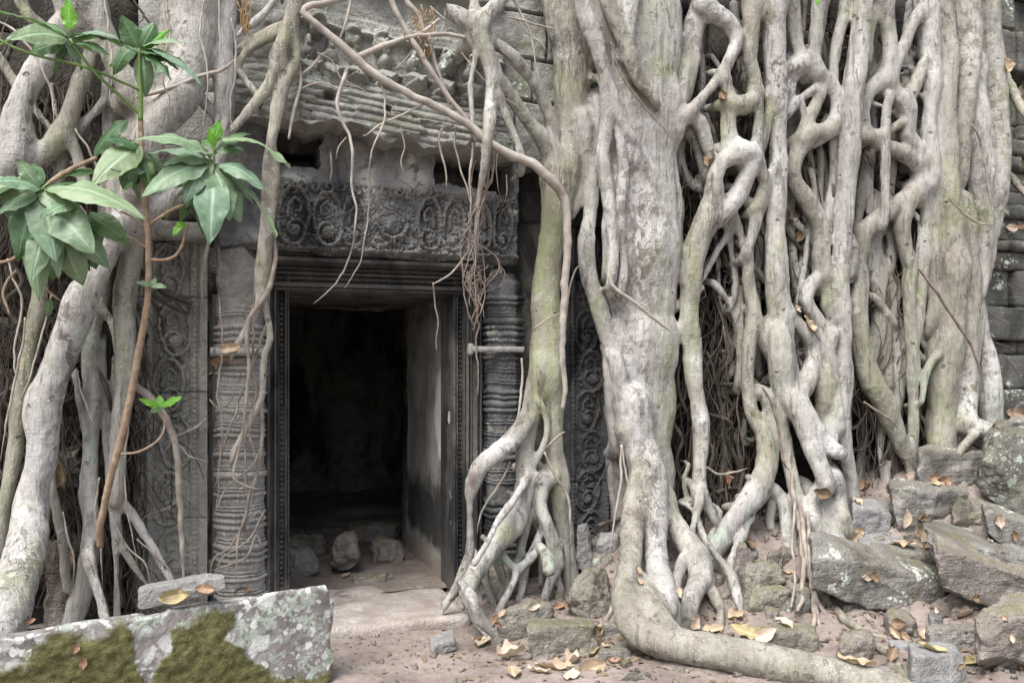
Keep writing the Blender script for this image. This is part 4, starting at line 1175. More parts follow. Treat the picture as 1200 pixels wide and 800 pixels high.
T(2, -0.64, "878,596,8 873,615,7,-.7 866,636,6.5,-.8 857,660,6,-.9 852,690,5,-1.0", 0.03)
T(2, -0.58, "900,570,9 910,579,8.5 920,590,9,-.62 924,615,9,-.68 927,640,9,-.74 930,670,8,-.82", 0.035)
T(2, -0.55, "912,470,9 917,500,9 922,530,9 928,560,8,-.6 937,590,7,-.68 944,620,6.5,-.76 949,650,6,-.84", 0.035)
T(2, -0.62, "819,578,8 815,602,5,-.68 806,640,5,-.85 797,665,5.5,-.95 792,690,5,-1.05 793,740,6,-1.3", 0.025)
T(2, -0.6, "822,576,7 830,595,5.5 843,618,5,-.68 852,635,5,-.75", 0.025)
T(2, -0.64, "812,598,4 822,625,4.5,-.74 838,648,4.5,-.86 858,676,5,-1.0 866,705,4.5,-1.1 871,728,4,-1.2", 0.02)
T(2, -0.46, "808,545,3 802,560,3.4 804,580,3.4 812,600,3", 0.015)
T(2, -0.58, "845,600,4 838,620,4,-.6 826,640,4,-.7 812,660,4,-.8", 0.02)
T(2, -0.60, "862,618,5 880,630,4,-.62 890,650,4,-.68 893,680,3.5,-.75", 0.02)
T(2, -0.56, "905,585,6 902,610,5 906,640,5,-.62 903,668,5,-.7", 0.02)
T(2, -0.62, "925,600,4 918,625,4 922,655,4,-.7 915,690,3.6,-.8", 0.02)
T(2, -0.42, "864,372,5 855,420,5 848,460,5 845,500,4.5 850,540,4.5 842,580,5 836,610,5", 0.02)
T(2, -0.50, "840,660,6 852,672,6,-.7 850,700,5,-.9", 0.02)
T(2, -0.66, "788,690,4 780,706,4,-1.2 772,720,4,-1.3", 0.02)
T(3, -0.40, "950,200,4 955,230,4 950,262,4.5", 0.02)
T(5, -0.36, "1050,330,5 1048,380,5 1052,430,5 1050,480,5 1045,520,5 1040,560,5", 0.02)
T(5, -0.36, "1018,330,4 1020,370,4 1016,420,5 1012,470,5 1010,520,5 1006,560,6", 0.02)
T(5, -0.38, "1084,300,5 1088,350,5 1086,420,5 1088,480,6 1090,540,6", 0.02)
# second layer of half-buried roots seen through the gaps
gg = np.random.default_rng(2024)
for k in range(40):
    x = [gg.uniform(800, 900), gg.uniform(925, 985), gg.uniform(1005, 1100)][k % 3]
    y = gg.uniform(-40, 330); ln = gg.uniform(120, 330); r0 = gg.uniform(2.6, 6.2); tl = gg.normal(0, 16)
    T({0: 2, 1: 3, 2: 5}[k % 3], -0.26 - gg.uniform(0, .1), " ".join(f"{x + tl * t + gg.normal(0, 5):.1f},{min(y + ln * t, 515):.1f},{r0 * gg.uniform(.85, 1.15):.2f}" for t in (0, .2, .4, .6, .8, 1)), 0.025)
for k in range(26):
    x = [gg.uniform(805, 880), gg.uniform(930, 970), gg.uniform(1015, 1085)][k % 3]
    y = gg.uniform(20, 470); dx = gg.choice([-1, 1]) * gg.uniform(18, 40); dy = gg.uniform(20, 60); r0 = gg.uniform(2.6, 4.6)
    T({0: 2, 1: 3, 2: 5}[k % 3], -0.40 - gg.uniform(-.06, .06), f"{x:.1f},{y:.1f},{r0:.2f} {x + dx * .5 + gg.normal(0, 3):.1f},{y + dy * .45:.1f},{r0 * .9:.2f} {x + dx:.1f},{y + dy:.1f},{r0:.2f}", 0.035)
# knots at the foot of the fork
T(2, -0.7, "950,500,10 960,512,10 974,526,9,-.74 984,531,7", 0.035)
T(2, -0.7, "960,528,8 968,545,8,-.74 978,555,8,-.76 982,572,8,-.8", 0.03)
T(2, -0.72, "968,565,12 957,578,9 951,595,8.5 955,612,10,-.8 966,634,12,-.88", 0.04)
T(2, -0.72, "975,560,10 982,582,9 990,606,9,-.8 997,628,9,-.88", 0.04)
T(2, -0.66, "960,590,16 968,615,14,-.74 978,640,14,-.85", 0.05)
# 3: lattice between the two straight columns
T(3, -0.46, "928,-120,10 930,-20,10 928,15,10 931,45,8 936,62,9 941,74,11", 0.04)
T(3, -0.48, "965,-120,11 963,-20,11 962,0,10 959,28,8.5 955,56,8 951,76,10", 0.04)
T(3, -0.46, "993,-120,8 990,0,7 985,30,6 980,56,6 977,80,6.5 974,96,8", 0.035)
T(3, -0.48, "925,80,9 941,75,12 956,85,12 970,98,10 979,112,8.5 981,130,8 975,148,8 964,158,9", 0.045)
T(3, -0.44, "930,76,11 924,95,9 921,112,8", 0.04)
T(3, -0.48, "958,104,7 948,109,5 936,118,4.5 925,132,5", 0.025)
T(3, -0.47, "938,118,3.5 940,130,3.5 943,138,4", 0.02)
T(3, -0.48, "963,104,7 957,120,6.5 950,138,6.5 944,154,9", 0.035)
T(3, -0.49, "938,164,10 950,157,10 963,154,8.5 976,148,8", 0.04)
T(3, -0.48, "945,160,9 936,177,9 930,196,9 933,214,9.5 947,237,10 960,266,11 964,300,11 966,325,10", 0.045)
T(3, -0.42, "976,160,6 977,190,6 974,220,6 970,250,6 968,275,7", 0.03)
T(3, -0.36, "960,172,4 961,210,4.5 960,245,5", 0.02)
T(3, -0.48, "964,318,8 949,334,8 945,352,8 957,374,9 963,394,9 966,422,9 967,450,10 968,480,9,-.54 972,520,9,-.6", 0.035)
T(3, -0.48, "966,318,8 971,332,8 970,356,8.5 976,372,7.5 970,388,7", 0.035)
T(3, -0.40, "946,270,3.5 945,295,3.5 940,326,4.5 935,355,5", 0.02)
T(3, -0.56, "966,440,11 968,458,12 964,478,9", 0.05)
# 4: straight pole P and its knotted foot
T(4, -0.52, "1016,-130,14 1012,-10,13 1008,50,12.5 1001,100,13 997,150,12.5 993,200,12 990,240,12 986,270,11 986,300,11 986,330,10 988,352,9.5 985,376,9 989,400,10 989,430,11 987,460,11 986,490,10,-.56 990,526,9,-.6 997,560,9,-.65 1000,595,9,-.75", 0.04)
T(4, -0.50, "985,320,8 976,345,6.5 977,368,7 985,385,7", 0.03)
T(4, -0.50, "994,280,8 1000,300,7 998,322,6", 0.03)
T(4, -0.54, "978,390,6 974,410,6 977,440,7 980,470,7,-.6 982,500,8", 0.035)
# 5: lattice right of the pole
T(5, -0.48, "1034,-120,13 1036,-20,13 1038,12,12 1042,40,9 1042,66,8 1041,90,9 1050,111,10 1058,122,10", 0.045)
T(5, -0.46, "1015,70,8 1018,40,7 1022,20,7 1032,10,8", 0.03)
T(5, -0.48, "1085,-120,16 1087,0,15 1090,50,12 1092,90,11 1089,130,9 1087,165,11 1087,195,12 1083,215,13", 0.045)
T(5, -0.50, "1080,15,9 1069,28,7 1060,51,6.5 1050,82,7 1044,96,8", 0.035)
T(5, -0.48, "1086,65,7 1079,80,6.5 1072,99,7.5 1060,118,9", 0.035)
T(5, -0.47, "1036,90,9 1026,100,8 1016,110,7 1012,132,6 1014,156,8", 0.035)
T(5, -0.50, "1059,118,10 1064,135,10 1064,158,10 1074,176,11", 0.045)
T(5, -0.50, "1062,140,7 1046,150,5 1034,158,6 1014,160,8", 0.03)
T(5, -0.48, "1013,158,9 1030,168,8.5 1048,176,8.5 1066,185,10 1080,196,12", 0.04)
T(5, -0.52, "1043,112,6 1040,125,5.5 1038,155,5.5 1038,195,5.5 1037,235,5.5 1036,262,5", 0.02)
T(5, -0.50, "1082,208,13 1072,222,11 1054,236,10 1044,245,11 1026,258,11 1011,273,11 1010,292,9 1007,310,8 1007,330,8 1003,356,11 1005,386,12 1010,410,12 1022,448,13 1035,469,13,-.54 1047,499,11,-.58 1059,526,10,-.64 1073,556,8,-.7", 0.045)
T(5, -0.52, "1034,495,6 1033,510,4.5 1032,530,4.5 1036,560,4.5", 0.025)
T(5, -0.34, "1028,232,7 1027,290,7 1031,314,9 1032,340,9.5 1032,374,9 1035,422,8.5 1038,450,9", 0.035)
T(5, -0.34, "1049,255,6 1047,290,6.5 1040,316,8", 0.03)
T(5, -0.46, "1070,226,9 1059,258,9.5 1062,290,8.5 1068,314,8.5 1066,338,8.5 1068,380,8 1070,434,7 1071,470,6 1069,535,5.5 1067,570,6", 0.035)
T(5, -0.44, "1082,225,9 1086,255,8 1084,290,8 1080,330,8 1076,370,7 1072,400,6", 0.035)
T(5, -0.44, "1071,250,4 1076,262,3.5 1077,285,3.5 1073,312,4", 0.02)
# 6: pale trunk group at the far side
T(6, -0.46, "1108,-120,10 1106,0,10 1110,39,11 1109,80,11 1106,115,13 1107,150,14 1109,200,16 1111,235,18 1113,280,21 1113,310,22 1111,355,21 1108,400,20 1105,445,18 1104,498,17 1106,530,17,-.5 1106,575,18,-.52", 0.009, 1.0)
T(6, -0.44, "1133,-120,17 1133,0,17 1134,50,16 1132,99,14 1129,135,12 1126,175,10 1124,210,9", 0.009, 1.0)
T(6, -0.36, "1153,-120,16 1154,0,15 1158,45,15 1162,90,16 1165,135,16 1167,180,16 1165,220,15 1160,260,13 1156,290,11 1150,330,9", 0.009, 1.0)
T(6, -0.44, "1146,70,9 1146,95,10 1147,135,13 1147,180,15 1150,228,15 1154,275,12 1151,315,9 1148,345,7", 0.009, 1.0)
T(6, -0.48, "1132,235,10 1137,290,12 1138,335,12 1136,375,12 1135,415,11 1134,450,12 1133,480,12,-.52 1136,498,15,-.56 1154,503,10,-.62 1170,508,6,-.68", 0.02)
T(6, -0.46, "1098,-20,8 1097,60,8 1097,130,9 1099,200,9 1097,260,8 1096,320,8 1092,380,8", 0.02)
T(6, -0.42, "1132,258,4 1144,310,4.5 1149,355,5 1147,400,4.5 1142,440,4", 0.02)
T(6, -0.38, "1147,350,6 1154,392,8 1158,424,12 1160,456,14 1161,489,13 1163,520,12 1163,560,12", 0.02)
T(6, -0.42, "1122,440,12 1122,480,13 1122,520,14 1120,560,14", 0.02)
T(6, -0.60, "1142,505,6 1127,526,5,-.70 1123,538,4.5,-.76 1130,552,4,-.80 1140,566,3,-.84", 0.025)
T(6, -0.52, "1104,414,6 1094,420,6 1086,434,5 1082,452,4.5 1080,470,4", 0.025)
V, F, G = fig.build((1.2, -2.6, -0.30), (6.6, 0.12, 5.35))
V = relax(V, F, 1, 0.5)
vol = np.einsum('ij,ij->i', V[F[:, 0]], np.cross(V[F[:, 1]], V[F[:, 2]])).sum()
if vol < 0: F = F[:, ::-1].copy()
NRM = vnormals(V, F); TN = fig.tone
algae = blobs(V, [(640, 330, -.4, 26, 130, .95), (632, 450, -.44, 24, 70, .9), (655, 470, -.44, 14, 60, .7), (780, 470, -.45, 22, 110, .95), (775, 330, -.45, 26, 130, .6), (808, 330, -.48, 16, 110, .7),
                  (905, 330, -.5, 22, 110, .5), (1035, 470, -.52, 26, 60, .6), (600, 630, -.75, 12, 12, .8), (655, 570, -.5, 10, 26, .8), (560, 40, -.6, 18, 40, .5), (610, 140, -.55, 40, 50, .6), (655, 215, -.42, 40, 30, .6),
                  (760, 30, -.45, 30, 40, .5), (900, 500, -.58, 18, 60, .5), (1020, 400, -.5, 14, 60, .5), (960, 450, -.5, 14, 60, .45), (1090, 460, -.5, 26, 60, .3)])
pale = blobs(V, [(819, 488, -.52, 8, 9, 1), (814, 425, -.5, 8, 14, .7), (840, 15, -.5, 30, 14, .7), (590, 522, -.55, 26, 12, .8), (860, 60, -.54, 16, 26, .5), (1130, 470, -.5, 12, 60, .7), (1158, 440, -.4, 14, 50, .7), (970, 520, -.72, 26, 22, .6),
                 (575, 120, -.62, 10, 40, .6), (765, 260, -.5, 30, 40, .5), (740, 430, -.5, 22, 60, .5), (700, 260, -.46, 12, 60, .6), (860, 180, -.56, 34, 24, .4), (1160, 150, -.4, 20, 150, .45), (1130, 40, -.42, 22, 110, .45), (1085, 60, -.48, 18, 60, .4), (940, 560, -.7, 20, 40, .3)])  # upper far-right entries paint brighter light into the bark; the rest are pale patches
mint = blobs(V, [(605, 667, -.78, 20, 13, 1), (622, 652, -.76, 10, 9, .9), (643, 655, -.7, 9, 14, .9), (852, 630, -.86, 10, 13, 1), (873, 605, -.66, 9, 18, .7), (1080, 470, -.5, 12, 60, .5), (1162, 470, -.4, 12, 40, .4), (910, 610, -.66, 10, 40, .4)])
scar = blobs(V, [(745, 290, -.45, 26, 120, .9), (740, 420, -.45, 22, 80, .8), (752, 540, -.6, 16, 50, .8), (720, 260, -.48, 14, 60, .7), (745, 110, -.55, 30, 50, .6), (556, 565, -.6, 8, 14, 1), (883, 486, -.55, 7, 6, 1), (1100, 310, -.5, 10, 30, .4), (735, 200, -.55, 26, 40, .6), (758, 620, -.8, 10, 60, .6)])
GN = ["trunk", "trunk", "lattice_root", "lattice_root", "column_root", "lattice_root", "trunk"]
fige = empty("strangler_fig", "huge pale strangler fig whose latticed roots pour down over the wall beside the doorway", "tree", (3.2, -0.5, 0.1))
for g in range(7):
    sel = G[F[:, 0]] == g
    f = F[sel]
    if not len(f): continue
    u, inv = np.unique(f, return_inverse=True)
    mesh(GN[g], V[u], inv.reshape(-1, 4), M['bark'], fige, attrs=dict(algae=algae[u], pale=pale[u], mint=mint[u], scar=scar[u], tone=TN[u]), normals=NRM[u])

# ------------------------------------------------------------------ second fig on the other side of the door
fl = Field(0.0095)
def L(gid, Y, s, k=0.04, fy=0.9, wob=0.012): fl.tube(s, Y, k, fy, gid, wob)
L(0, -0.58, "85,-130,30 88,-20,27 90,10,24 86,28,20 69,42,17 54,64,15 37,92,13 25,120,14 18,150,18 16,182,22 -15,215,22 -60,262,20 -105,330,18 -130,430,17 -138,560,18 -135,700,20 -135,790,22")
L(0, -0.58, "100,0,20 117,36,15 128,60,14 140,80,15 156,104,17 170,125,18", 0.05)
L(0, -0.56, "112,40,10 108,56,9.5 99,82,9.5 90,111,9.5 82,136,11 72,159,14 54,178,12 34,192,14")
L(0, -0.56, "78,158,8 88,178,7 95,196,7 100,215,8", 0.03)
L(0, -0.52, "128,90,8 124,116,5 106,135,5 92,150,6", 0.025)
L(0, -0.46, "130,80,9 129,112,5.5 127,141,5.5 126,172,5.5 122,215,5 118,262,4", 0.025)
L(0, -0.36, "-10,55,5 2,72,5.5 16,96,5.5 38,124,5 57,147,4.5 66,156,5", 0.02)
L(0, -0.36, "60,100,3 64,120,3 68,145,3", 0.015)
L(0, -0.40, "20,-40,8 25,0,8 35,20,7 48,30,6", 0.02)
# big trunk K
L(1, -0.56, "270,-130,15 267,0,14.5 264,50,14 263,85,13 262,120,11.5 264,146,11 258,178,10.5,-.54 245,203,11 225,222,12 200,235,13 170,247,14 140,266,15,-.56 128,290,14,-.58 116,318,13,-.62 100,342,18 87,370,17 75,400,16.5 63,430,17 55,458,20 51,485,20 47,530,17 44,560,16 39,592,19 31,626,20,-.7 22,665,23,-.8 5,715,26,-.95 -15,780,28,-1.1", 0.045)
L(1, -0.60, "232,-130,24 230,0,23 228,40,23 222,75,23 210,105,25 196,130,22 180,155,18 165,190,16 155,225,14", 0.06, .8)
L(1, -0.56, "198,-60,8 196,20,8 192,60,12 186,86,16 175,102,15 158,112,14", 0.05)
L(1, -0.585, "178,84,12 192,78,9 206,84,10", 0.06)
L(1, -0.52, "232,112,9 241,122,7 250,133,6 260,146,8", 0.025)
L(1, -0.5, "165,150,16 150,180,14 140,215,14 135,250,14", 0.05)
L(1, -0.50, "175,246,12 160,275,12 153,300,12 147,340,13 145,385,11.5 145,430,11.5 144,470,10.5 138,515,9.5 138,560,9.5 136,586,8", 0.045)
L(1, -0.46, "136,584,7 150,597,5.5 166,622,6 182,648,5.5 204,684,5,-.5 220,700,4.5", 0.025)
L(1, -0.46, "135,590,6 138,626,5 150,652,4.5 168,679,4 178,700,4", 0.025)
L(1, -0.46, "135,590,5 136,650,4.5 137,720,4.5", 0.02)
L(1, -0.54, "124,318,9 122,342,9 117,356,9 108,388,10.5 108,424,10.5 108,457,10.5 106,515,10.5 105,560,9.5 106,605,8.5 105,637,10,-.58 101,680,12,-.65 88,725,12,-.75 76,770,10,-.85", 0.035)
L(1, -0.56, "104,650,8 114,690,7,-.62 124,730,6,-.7", 0.03)
L(1, -0.42, "118,360,6 128,372,5 137,392,6 141,412,7", 0.03)
L(1, -0.50, "75,180,7 60,250,8 50,300,9 45,352,8.5 39,388,9.5 33,424,9.5 27,462,9.5 18,515,8.5 9,569,8.5 0,622,8.5 -10,690,9", 0.03)
L(1, -0.46, "88,440,3.5 96,485,3.5 101,511,4.5", 0.015)
L(1, -0.40, "120,400,4 121,450,4 122,500,4 127,540,4.5 132,575,5", 0.02)
L(1, -0.38, "133,420,3 132,470,3 128,520,3.5", 0.02)
L(1, -0.44, "60,560,5 66,600,5.5 74,640,6 82,690,6", 0.02)
V, F, G = fl.build((-2.2, -1.8, -0.35), (1.0, 0.12, 4.6))
V = relax(V, F, 1, 0.5)
vol = np.einsum('ij,ij->i', V[F[:, 0]], np.cross(V[F[:, 1]], V[F[:, 2]])).sum()
if vol < 0: F = F[:, ::-1].copy()
NRM = vnormals(V, F); TN = fl.tone
algae = blobs(V, [(15, 540, -.5, 14, 80, .6), (145, 400, -.5, 14, 90, .4), (35, 400, -.5, 14, 60, .6), (70, 170, -.55, 14, 14, .6), (135, 70, -.55, 20, 20, .5)])
pale = blobs(V, [(32, 645, -.75, 8, 6, 1), (26, 603, -.7, 6, 6, 1), (50, 540, -.6, 14, 60, .25), (18, 690, -.85, 16, 20, .3), (215, 60, -.6, 24, 60, .5), (55, 75, -.58, 16, 30, .4), (103, 600, -.56, 8, 60, .5)])
mint = blobs(V, [(106, 395, -.56, 13, 18, 1), (104, 530, -.56, 9, 24, 1), (170, 90, -.6, 14, 12, .4)])
scar = blobs(V, [(80, 410, -.62, 12, 60, 1), (120, 290, -.58, 12, 20, .9), (24, 665, -.8, 12, 22, .9), (225, 100, -.6, 20, 30, .5), (190, 100, -.6, 12, 12, .6)])
lfe = empty("strangler_fig", "smaller strangler fig gripping the wall behind the broad-leaved sapling", "tree", (-0.6, -0.55, 0.0))
for g, nm in ((0, "arched_root"), (1, "trunk")):
    sel = G[F[:, 0]] == g
    f = F[sel]
    u, inv = np.unique(f, return_inverse=True)
    mesh(nm, V[u], inv.reshape(-1, 4), M['bark'], lfe, attrs=dict(algae=algae[u], pale=pale[u], mint=mint[u], scar=scar[u], tone=TN[u]), normals=NRM[u])

# forked root hanging in front of the pediment, ending in ropes over the colonnette
fv = Field(0.008)
def W(Y, s, k=0.028): fv.tube(s, Y, k, 0.9, 0, 0.01)
W(-0.62, "352,-120,11 347,-20,11 345,10,10.5 338,40,10.5 328,62,9.5")
W(-0.62, "326,66,8 316,98,7 302,118,6 285,138,5.5 268,155,5")
W(-0.62, "344,30,8 348,60,5.5 344,80,5.5 333,100,7 326,125,7.5 322,150,6 316,172,5,-.6 312,200,4.5,-.55 312,250,5.5,-.5 307,300,6,-.46 305,340,6.5,-.42")
W(-0.62, "330,62,7 331,85,6 330,105,6.5")
W(-0.60, "324,140,5 318,160,5 322,190,5,-.56 320,240,5,-.52 313,300,5,-.47 308,340,5.5,-.43")
W(-0.58, "277,42,3 290,31,4 304,21,4.5 316,8,5 328,-8,5.5", 0.02)
W(-0.58, "277,57,3.2 304,42,3.8 322,33,4.5 335,28,5", 0.02)
W(-0.58, "280,77,4 289,60,4.2 310,46,5 330,38,6", 0.02)
W(-0.58, "278,80,3.2 289,96,3.2 302,113,3.8", 0.02)
W(-0.42, "306,340,5.5 301,364,5 286,391,4.5 275,408,4 259,436,4 253,457,4,-.38 247,485,4,-.32 244,536,3.6,-.28 240,572,3.4 223,611,3.4,-.3 205,644,3.4,-.36 196,680,3.2,-.42", 0.02)
W(-0.43, "308,338,5 310,352,4.5 316,397,4.5 310,415,4 307,460,4 301,476,4.4 277,524,4.6 253,575,4.8 235,614,5 217,650,5,-.46 206,690,5,-.5", 0.02)
V, F, G = fv.build((0.0, -1.0, -0.2), (1.6, 0.0, 4.6), ribs=0.003)
V = relax(V, F, 1, 0.4)
vol = np.einsum('ij,ij->i', V[F[:, 0]], np.cross(V[F[:, 1]], V[F[:, 2]])).sum()
if vol < 0: F = F[:, ::-1].copy()
o = mesh("forked_root", V, F, M['bark_grey'], None, normals=vnormals(V, F), attrs=dict(tone=fv.tone))
tag(o, "pale forked fig root hanging before the pediment, splitting into ropes over the ringed colonnette", "root")

# ------------------------------------------------------------------ single thin roots and twigs
def rope(name, s, Y, mat, label, cat="root", group=None, n=7, wob=0.006, seed=None, parent=None):
    P, r = pts(s, Y)
    r = r * np.linspace(1.15, 0.7, len(r)); r[-1] *= 0.4; r[0] *= 0.6
    V, F = sweep(P, r, n, 0.02, wob, seed if seed is not None else abs(hash(s)) % 997 if False else (len(s) * 7 + int(P[0][0] * 100)) % 991)
    o = mesh(name, V, F, mat, parent)
    if label: tag(o, label, cat, group)
    return o
def grope(s, mat, label, n=8):
    P, r = [], []
    for t in s.split():
        a = [float(v) for v in t.split(',')]
        h = ground_hit(a[0], a[1]); rr = a[2] * PX(a[0], h[1])
        P.append([h[0], h[1], float(terrain(h[0], h[1])) + rr * 0.55]); r.append(rr)
    V, F = sweep(np.array(P), np.array(r), n, 0.02, 0.012, int(P[0][0] * 100))
    return tag(mesh('ground_root', V, F, mat), label, 'root')
def ropes(name, L_, mat, label, cat="root", group=None, n=6, wob=0.006):
    """one branching root: several strands of one thing"""
    parts = []
    for k, (s, Y) in enumerate(L_):
        P, r = pts(s, Y)
        parts.append(sweep(P, r, n, 0.02, wob, k * 13 + len(s)))
    V, F = join(parts)
    return tag(mesh(name, V, F, mat), label, cat, group)
hg = "bare roots crossing the pediment"
ropes("hanging_root", [("420,-6,3.5 390,2,4 364,6,4 355,14,4 368,26,4 384,39,4.2 417,69,5.2 447,93,4.8 480,111,4.6 510,123,4.6 547,144,4.6 571,165,4.8 604,183,5.4 625,192,5.6 640,206,5.6,-.66 655,222,5.6,-.62 663,245,5.2,-.6 665,290,4.8,-.58 661,340,4.6,-.56 659,390,4 658,425,3.4 662,450,3 660,480,2.6", -0.66),
                       ("420,68,4 450,54,3.4 480,45,3 510,40,2.6 545,43,2.5", -.64), ("480,45,2.6 500,34,2.4 515,22,2", -.63)], M['vine'],
      "long pale root slanting across the pediment and curling down the green trunk beside the doorway", n=8)
rope("hanging_root", "450,-30,3.5 458,0,3.4 474,33,3.4 492,63,3.6 510,92,3.6 530,120,3.4 552,148,3.2 556,165,2.4", -0.64, M['vine'], "straight root crossing the carved faces from the top of the pediment to its broken cornice", group=hg)
rope("hanging_root", "470,-20,3 478,5,3 492,20,3 497,40,2.6 507,62,2.6 516,90,2.2 523,118,2 528,140,2", -0.6, M['vine'], "knobbly root with orange moss hanging between two slanting roots on the pediment", group=hg)
rope("hanging_root", "412,-10,2.2 410,12,2 402,36,2 396,50,2", -0.58, M['vine'], "short wavy root at the top edge of the pediment above the hollow", group=hg)
rope("hanging_root", "407,80,2.4,-.36 404,88,2.4,-.62 398,105,2.2 394,122,2.2 400,142,2.2 409,160,2 414,180,2,-.66 413,215,1.8,-.62 417,245,1.6 416,270,1.5 410,300,1.4,-.5 396,330,1.3,-.42 383,345,1.1,-.4 368,357,0.9", -0.66, M['vine'], "long white root dangling over the carved lintel into the dark doorway", n=6)
rope("hanging_root", "446,94,1.2,-.4 447,98,1.2,-.62 452,118,1.2 447,150,1.2,-.68 436,176,1.2,-.66 432,202,1.2,-.6 432,240,1.2,-.5 428,275,1.1 422,305,1,-.46 410,330,0.9,-.42 404,338,.8", -0.66, M['vine'], "thin pale rootlet falling past the lintel to just above the door opening", n=5)
rope("hanging_root", "386,172,1.2,-.1 387,180,1.2,-.38 388,200,1.2 386,212,1", -0.4, M['vine'], "tiny pale rootlet under the dark hollow at the lintel's top", n=5)
rope("hanging_root", "338,162,2 345,130,2.4 352,100,2.2 350,75,2 347,50,2.4", -0.6, M['vine'], "short pale root dropping beside the forked root at the pediment's edge", n=6)
rope("hanging_root", "330,107,1.8 345,95,2 365,80,2 378,64,2 396,58,2", -0.58, M['vine'], "slim dark root lying under the long slanting root on the pediment", n=6, group=None)
rope("hanging_root", "426,160,1.4,-.45 432,156,1.4,-.64 445,146,1.6 462,138,1.6 485,128,1.6 500,120,1.6", -0.68, M['vine'], "slender root lying along the cornice mouldings near two drilled holes", n=6)
dl = "fine rootlets dangling from the cornice"
for k, s in enumerate(["531,145,1.8 518,150,1.6 514,165,1.6 518,185,1.6 523,205,1.5 524,222,1.4", "534,148,1.3 532,165,1.2 536,185,1.2 541,205,1.4 548,222,1.4 552,240,1.3", "556,160,2 553,185,1.8 550,210,1.6 551,235,1.4 552,260,1.2"]):
    rope("dangling_rootlet", s, -0.60, M['rootlet'], ["cream rootlet looping down from the cornice in front of the dark socket", "thin reddish rootlet curving past the dark socket above the lintel", "pale straight rootlet hanging from the end of the slanting root"][k], group=dl, n=5)
fg = "hair roots on the upper wall"
g = np.random.default_rng(77)
FV = [("372,62,1 390,72,1 402,96,1 424,104,1 436,118,.9", "hair root bent across the pediment figures"), ("340,112,1 362,100,1.1 384,98,1 396,104,1 425,100,.9", "pale hair root along the top of the cornice mouldings"), ("463,80,1 478,66,1.1 484,52,1", "hooked hair root by the carved face"),
      ("540,60,1.2 560,85,1.2 590,112,1.1 612,130,1", "dark hair root behind the forked arms above the doorway"), ("596,-10,1.8 612,20,1.8 622,40,1.7 628,70,1.6 634,100,1.4", "straight thin root down the plain blocks above the doorway"), ("583,18,1.4 610,24,1.3 640,32,1.2 664,38,1.2", "thin root crossing the plain blocks level with the fork"),
      ("600,18,1.3 618,38,1.2 634,52,1.2 640,62,1.1", "crooked hair root on the plain blocks"), ("505,8,1 520,22,1.1 538,36,1.1 548,50,1", "dark hair root under the fork at the pediment's top"), ("575,110,1 577,150,1 580,185,1 576,215,.9", "hair root dangling beside the white hanging branch"), ("578,140,1 584,175,.9 581,205,.9 586,232,.8", "second hair root dangling beside the white hanging branch"),
      ("593,205,.9 594,220,.9 592,235,.8", "tiny hair root under the cornice's outer end"), ("405,160,.9 396,172,.9 393,186,.8", "tiny hair root curling under the cornice's middle"), ("470,150,.9 474,170,.9 469,190,.9 474,205,.8", "hair root swaying under the cornice between two white patches")]
for s_, lb in FV:
    rope("hair_root", s_, -0.60 if float(s_.split(',')[1]) < 140 else -0.52, M['vine'], lb, group=fg, n=5)
lg = "thin roots among the smaller fig's trunks"
FL = [("30,372,1.6 22,430,1.6 10,480,1.6 2,540,1.5", -.62, "thin grey root hanging before the outermost slanting trunk"), ("60,345,1.2 48,400,1.3 36,440,1.3 22,470,1.2", -.66, "wiry root crossing from the leaf cluster to the slanting trunk"), ("88,430,1 100,470,1.1 112,500,1", -.62, "hair root between the two main trunks of the smaller fig"),
      ("72,600,1.4 80,630,1.4 86,660,1.3 84,690,1.2", -.6, "thin root bowed in the dark between the main roots"), ("118,560,1.6 112,600,1.6 118,640,1.6 122,690,1.5", -.56, "thin upright root beside the cane stem's foot"), ("128,600,1.2 150,640,1.3 170,660,1.2 176,690,1.2", -.54, "slim root crossing the smaller fig's forked feet"), ("150,500,1.2 146,560,1.2 152,610,1.2 160,660,1.2", -.52, "straight hair root in front of the pilaster's edge"),
      ("160,630,1.3 180,650,1.3 196,664,1.2 206,684,1.2", -.5, "loose root over the pilaster's foot"), ("60,220,1.2 90,240,1.2 110,262,1.1", -.72, "thin root under the big sapling leaves")]
for s_, y_, lb in FL:
    rope("hair_root", s_, y_, M['rootlet'], lb, group=lg, n=5)
cv = "fine roots tied round the pale colonnette"
for k, (s_, lb) in enumerate([("318,330,1.6 312,380,1.8 300,420,1.8 280,470,1.8 262,520,1.8 250,570,1.6", "slim root spiralling from the door frame's corner down the pale colonnette"), ("300,345,1.4 296,400,1.4 300,450,1.4 294,500,1.3 298,560,1.3 292,620,1.2", "wavy thin root down the inner side of the pale colonnette"),
                              ("258,350,1.3 262,400,1.3 256,450,1.3 260,520,1.2 254,600,1.2", "thin root along the pale colonnette's fillet"), ("310,520,1.2 296,545,1.3 280,556,1.3 262,575,1.2 250,600,1.1", "hair root looping over the pale colonnette's middle rings"), ("308,600,1.1 296,626,1.2 280,640,1.2 262,652,1.1 250,676,1", "hair root over the pale colonnette's base drum")]):
    rope("rope_root", s_, -0.34 - 0.015 * k, M['rootlet'], lb, group=cv, n=5, wob=0.01)
uv = "vines across the smaller fig"
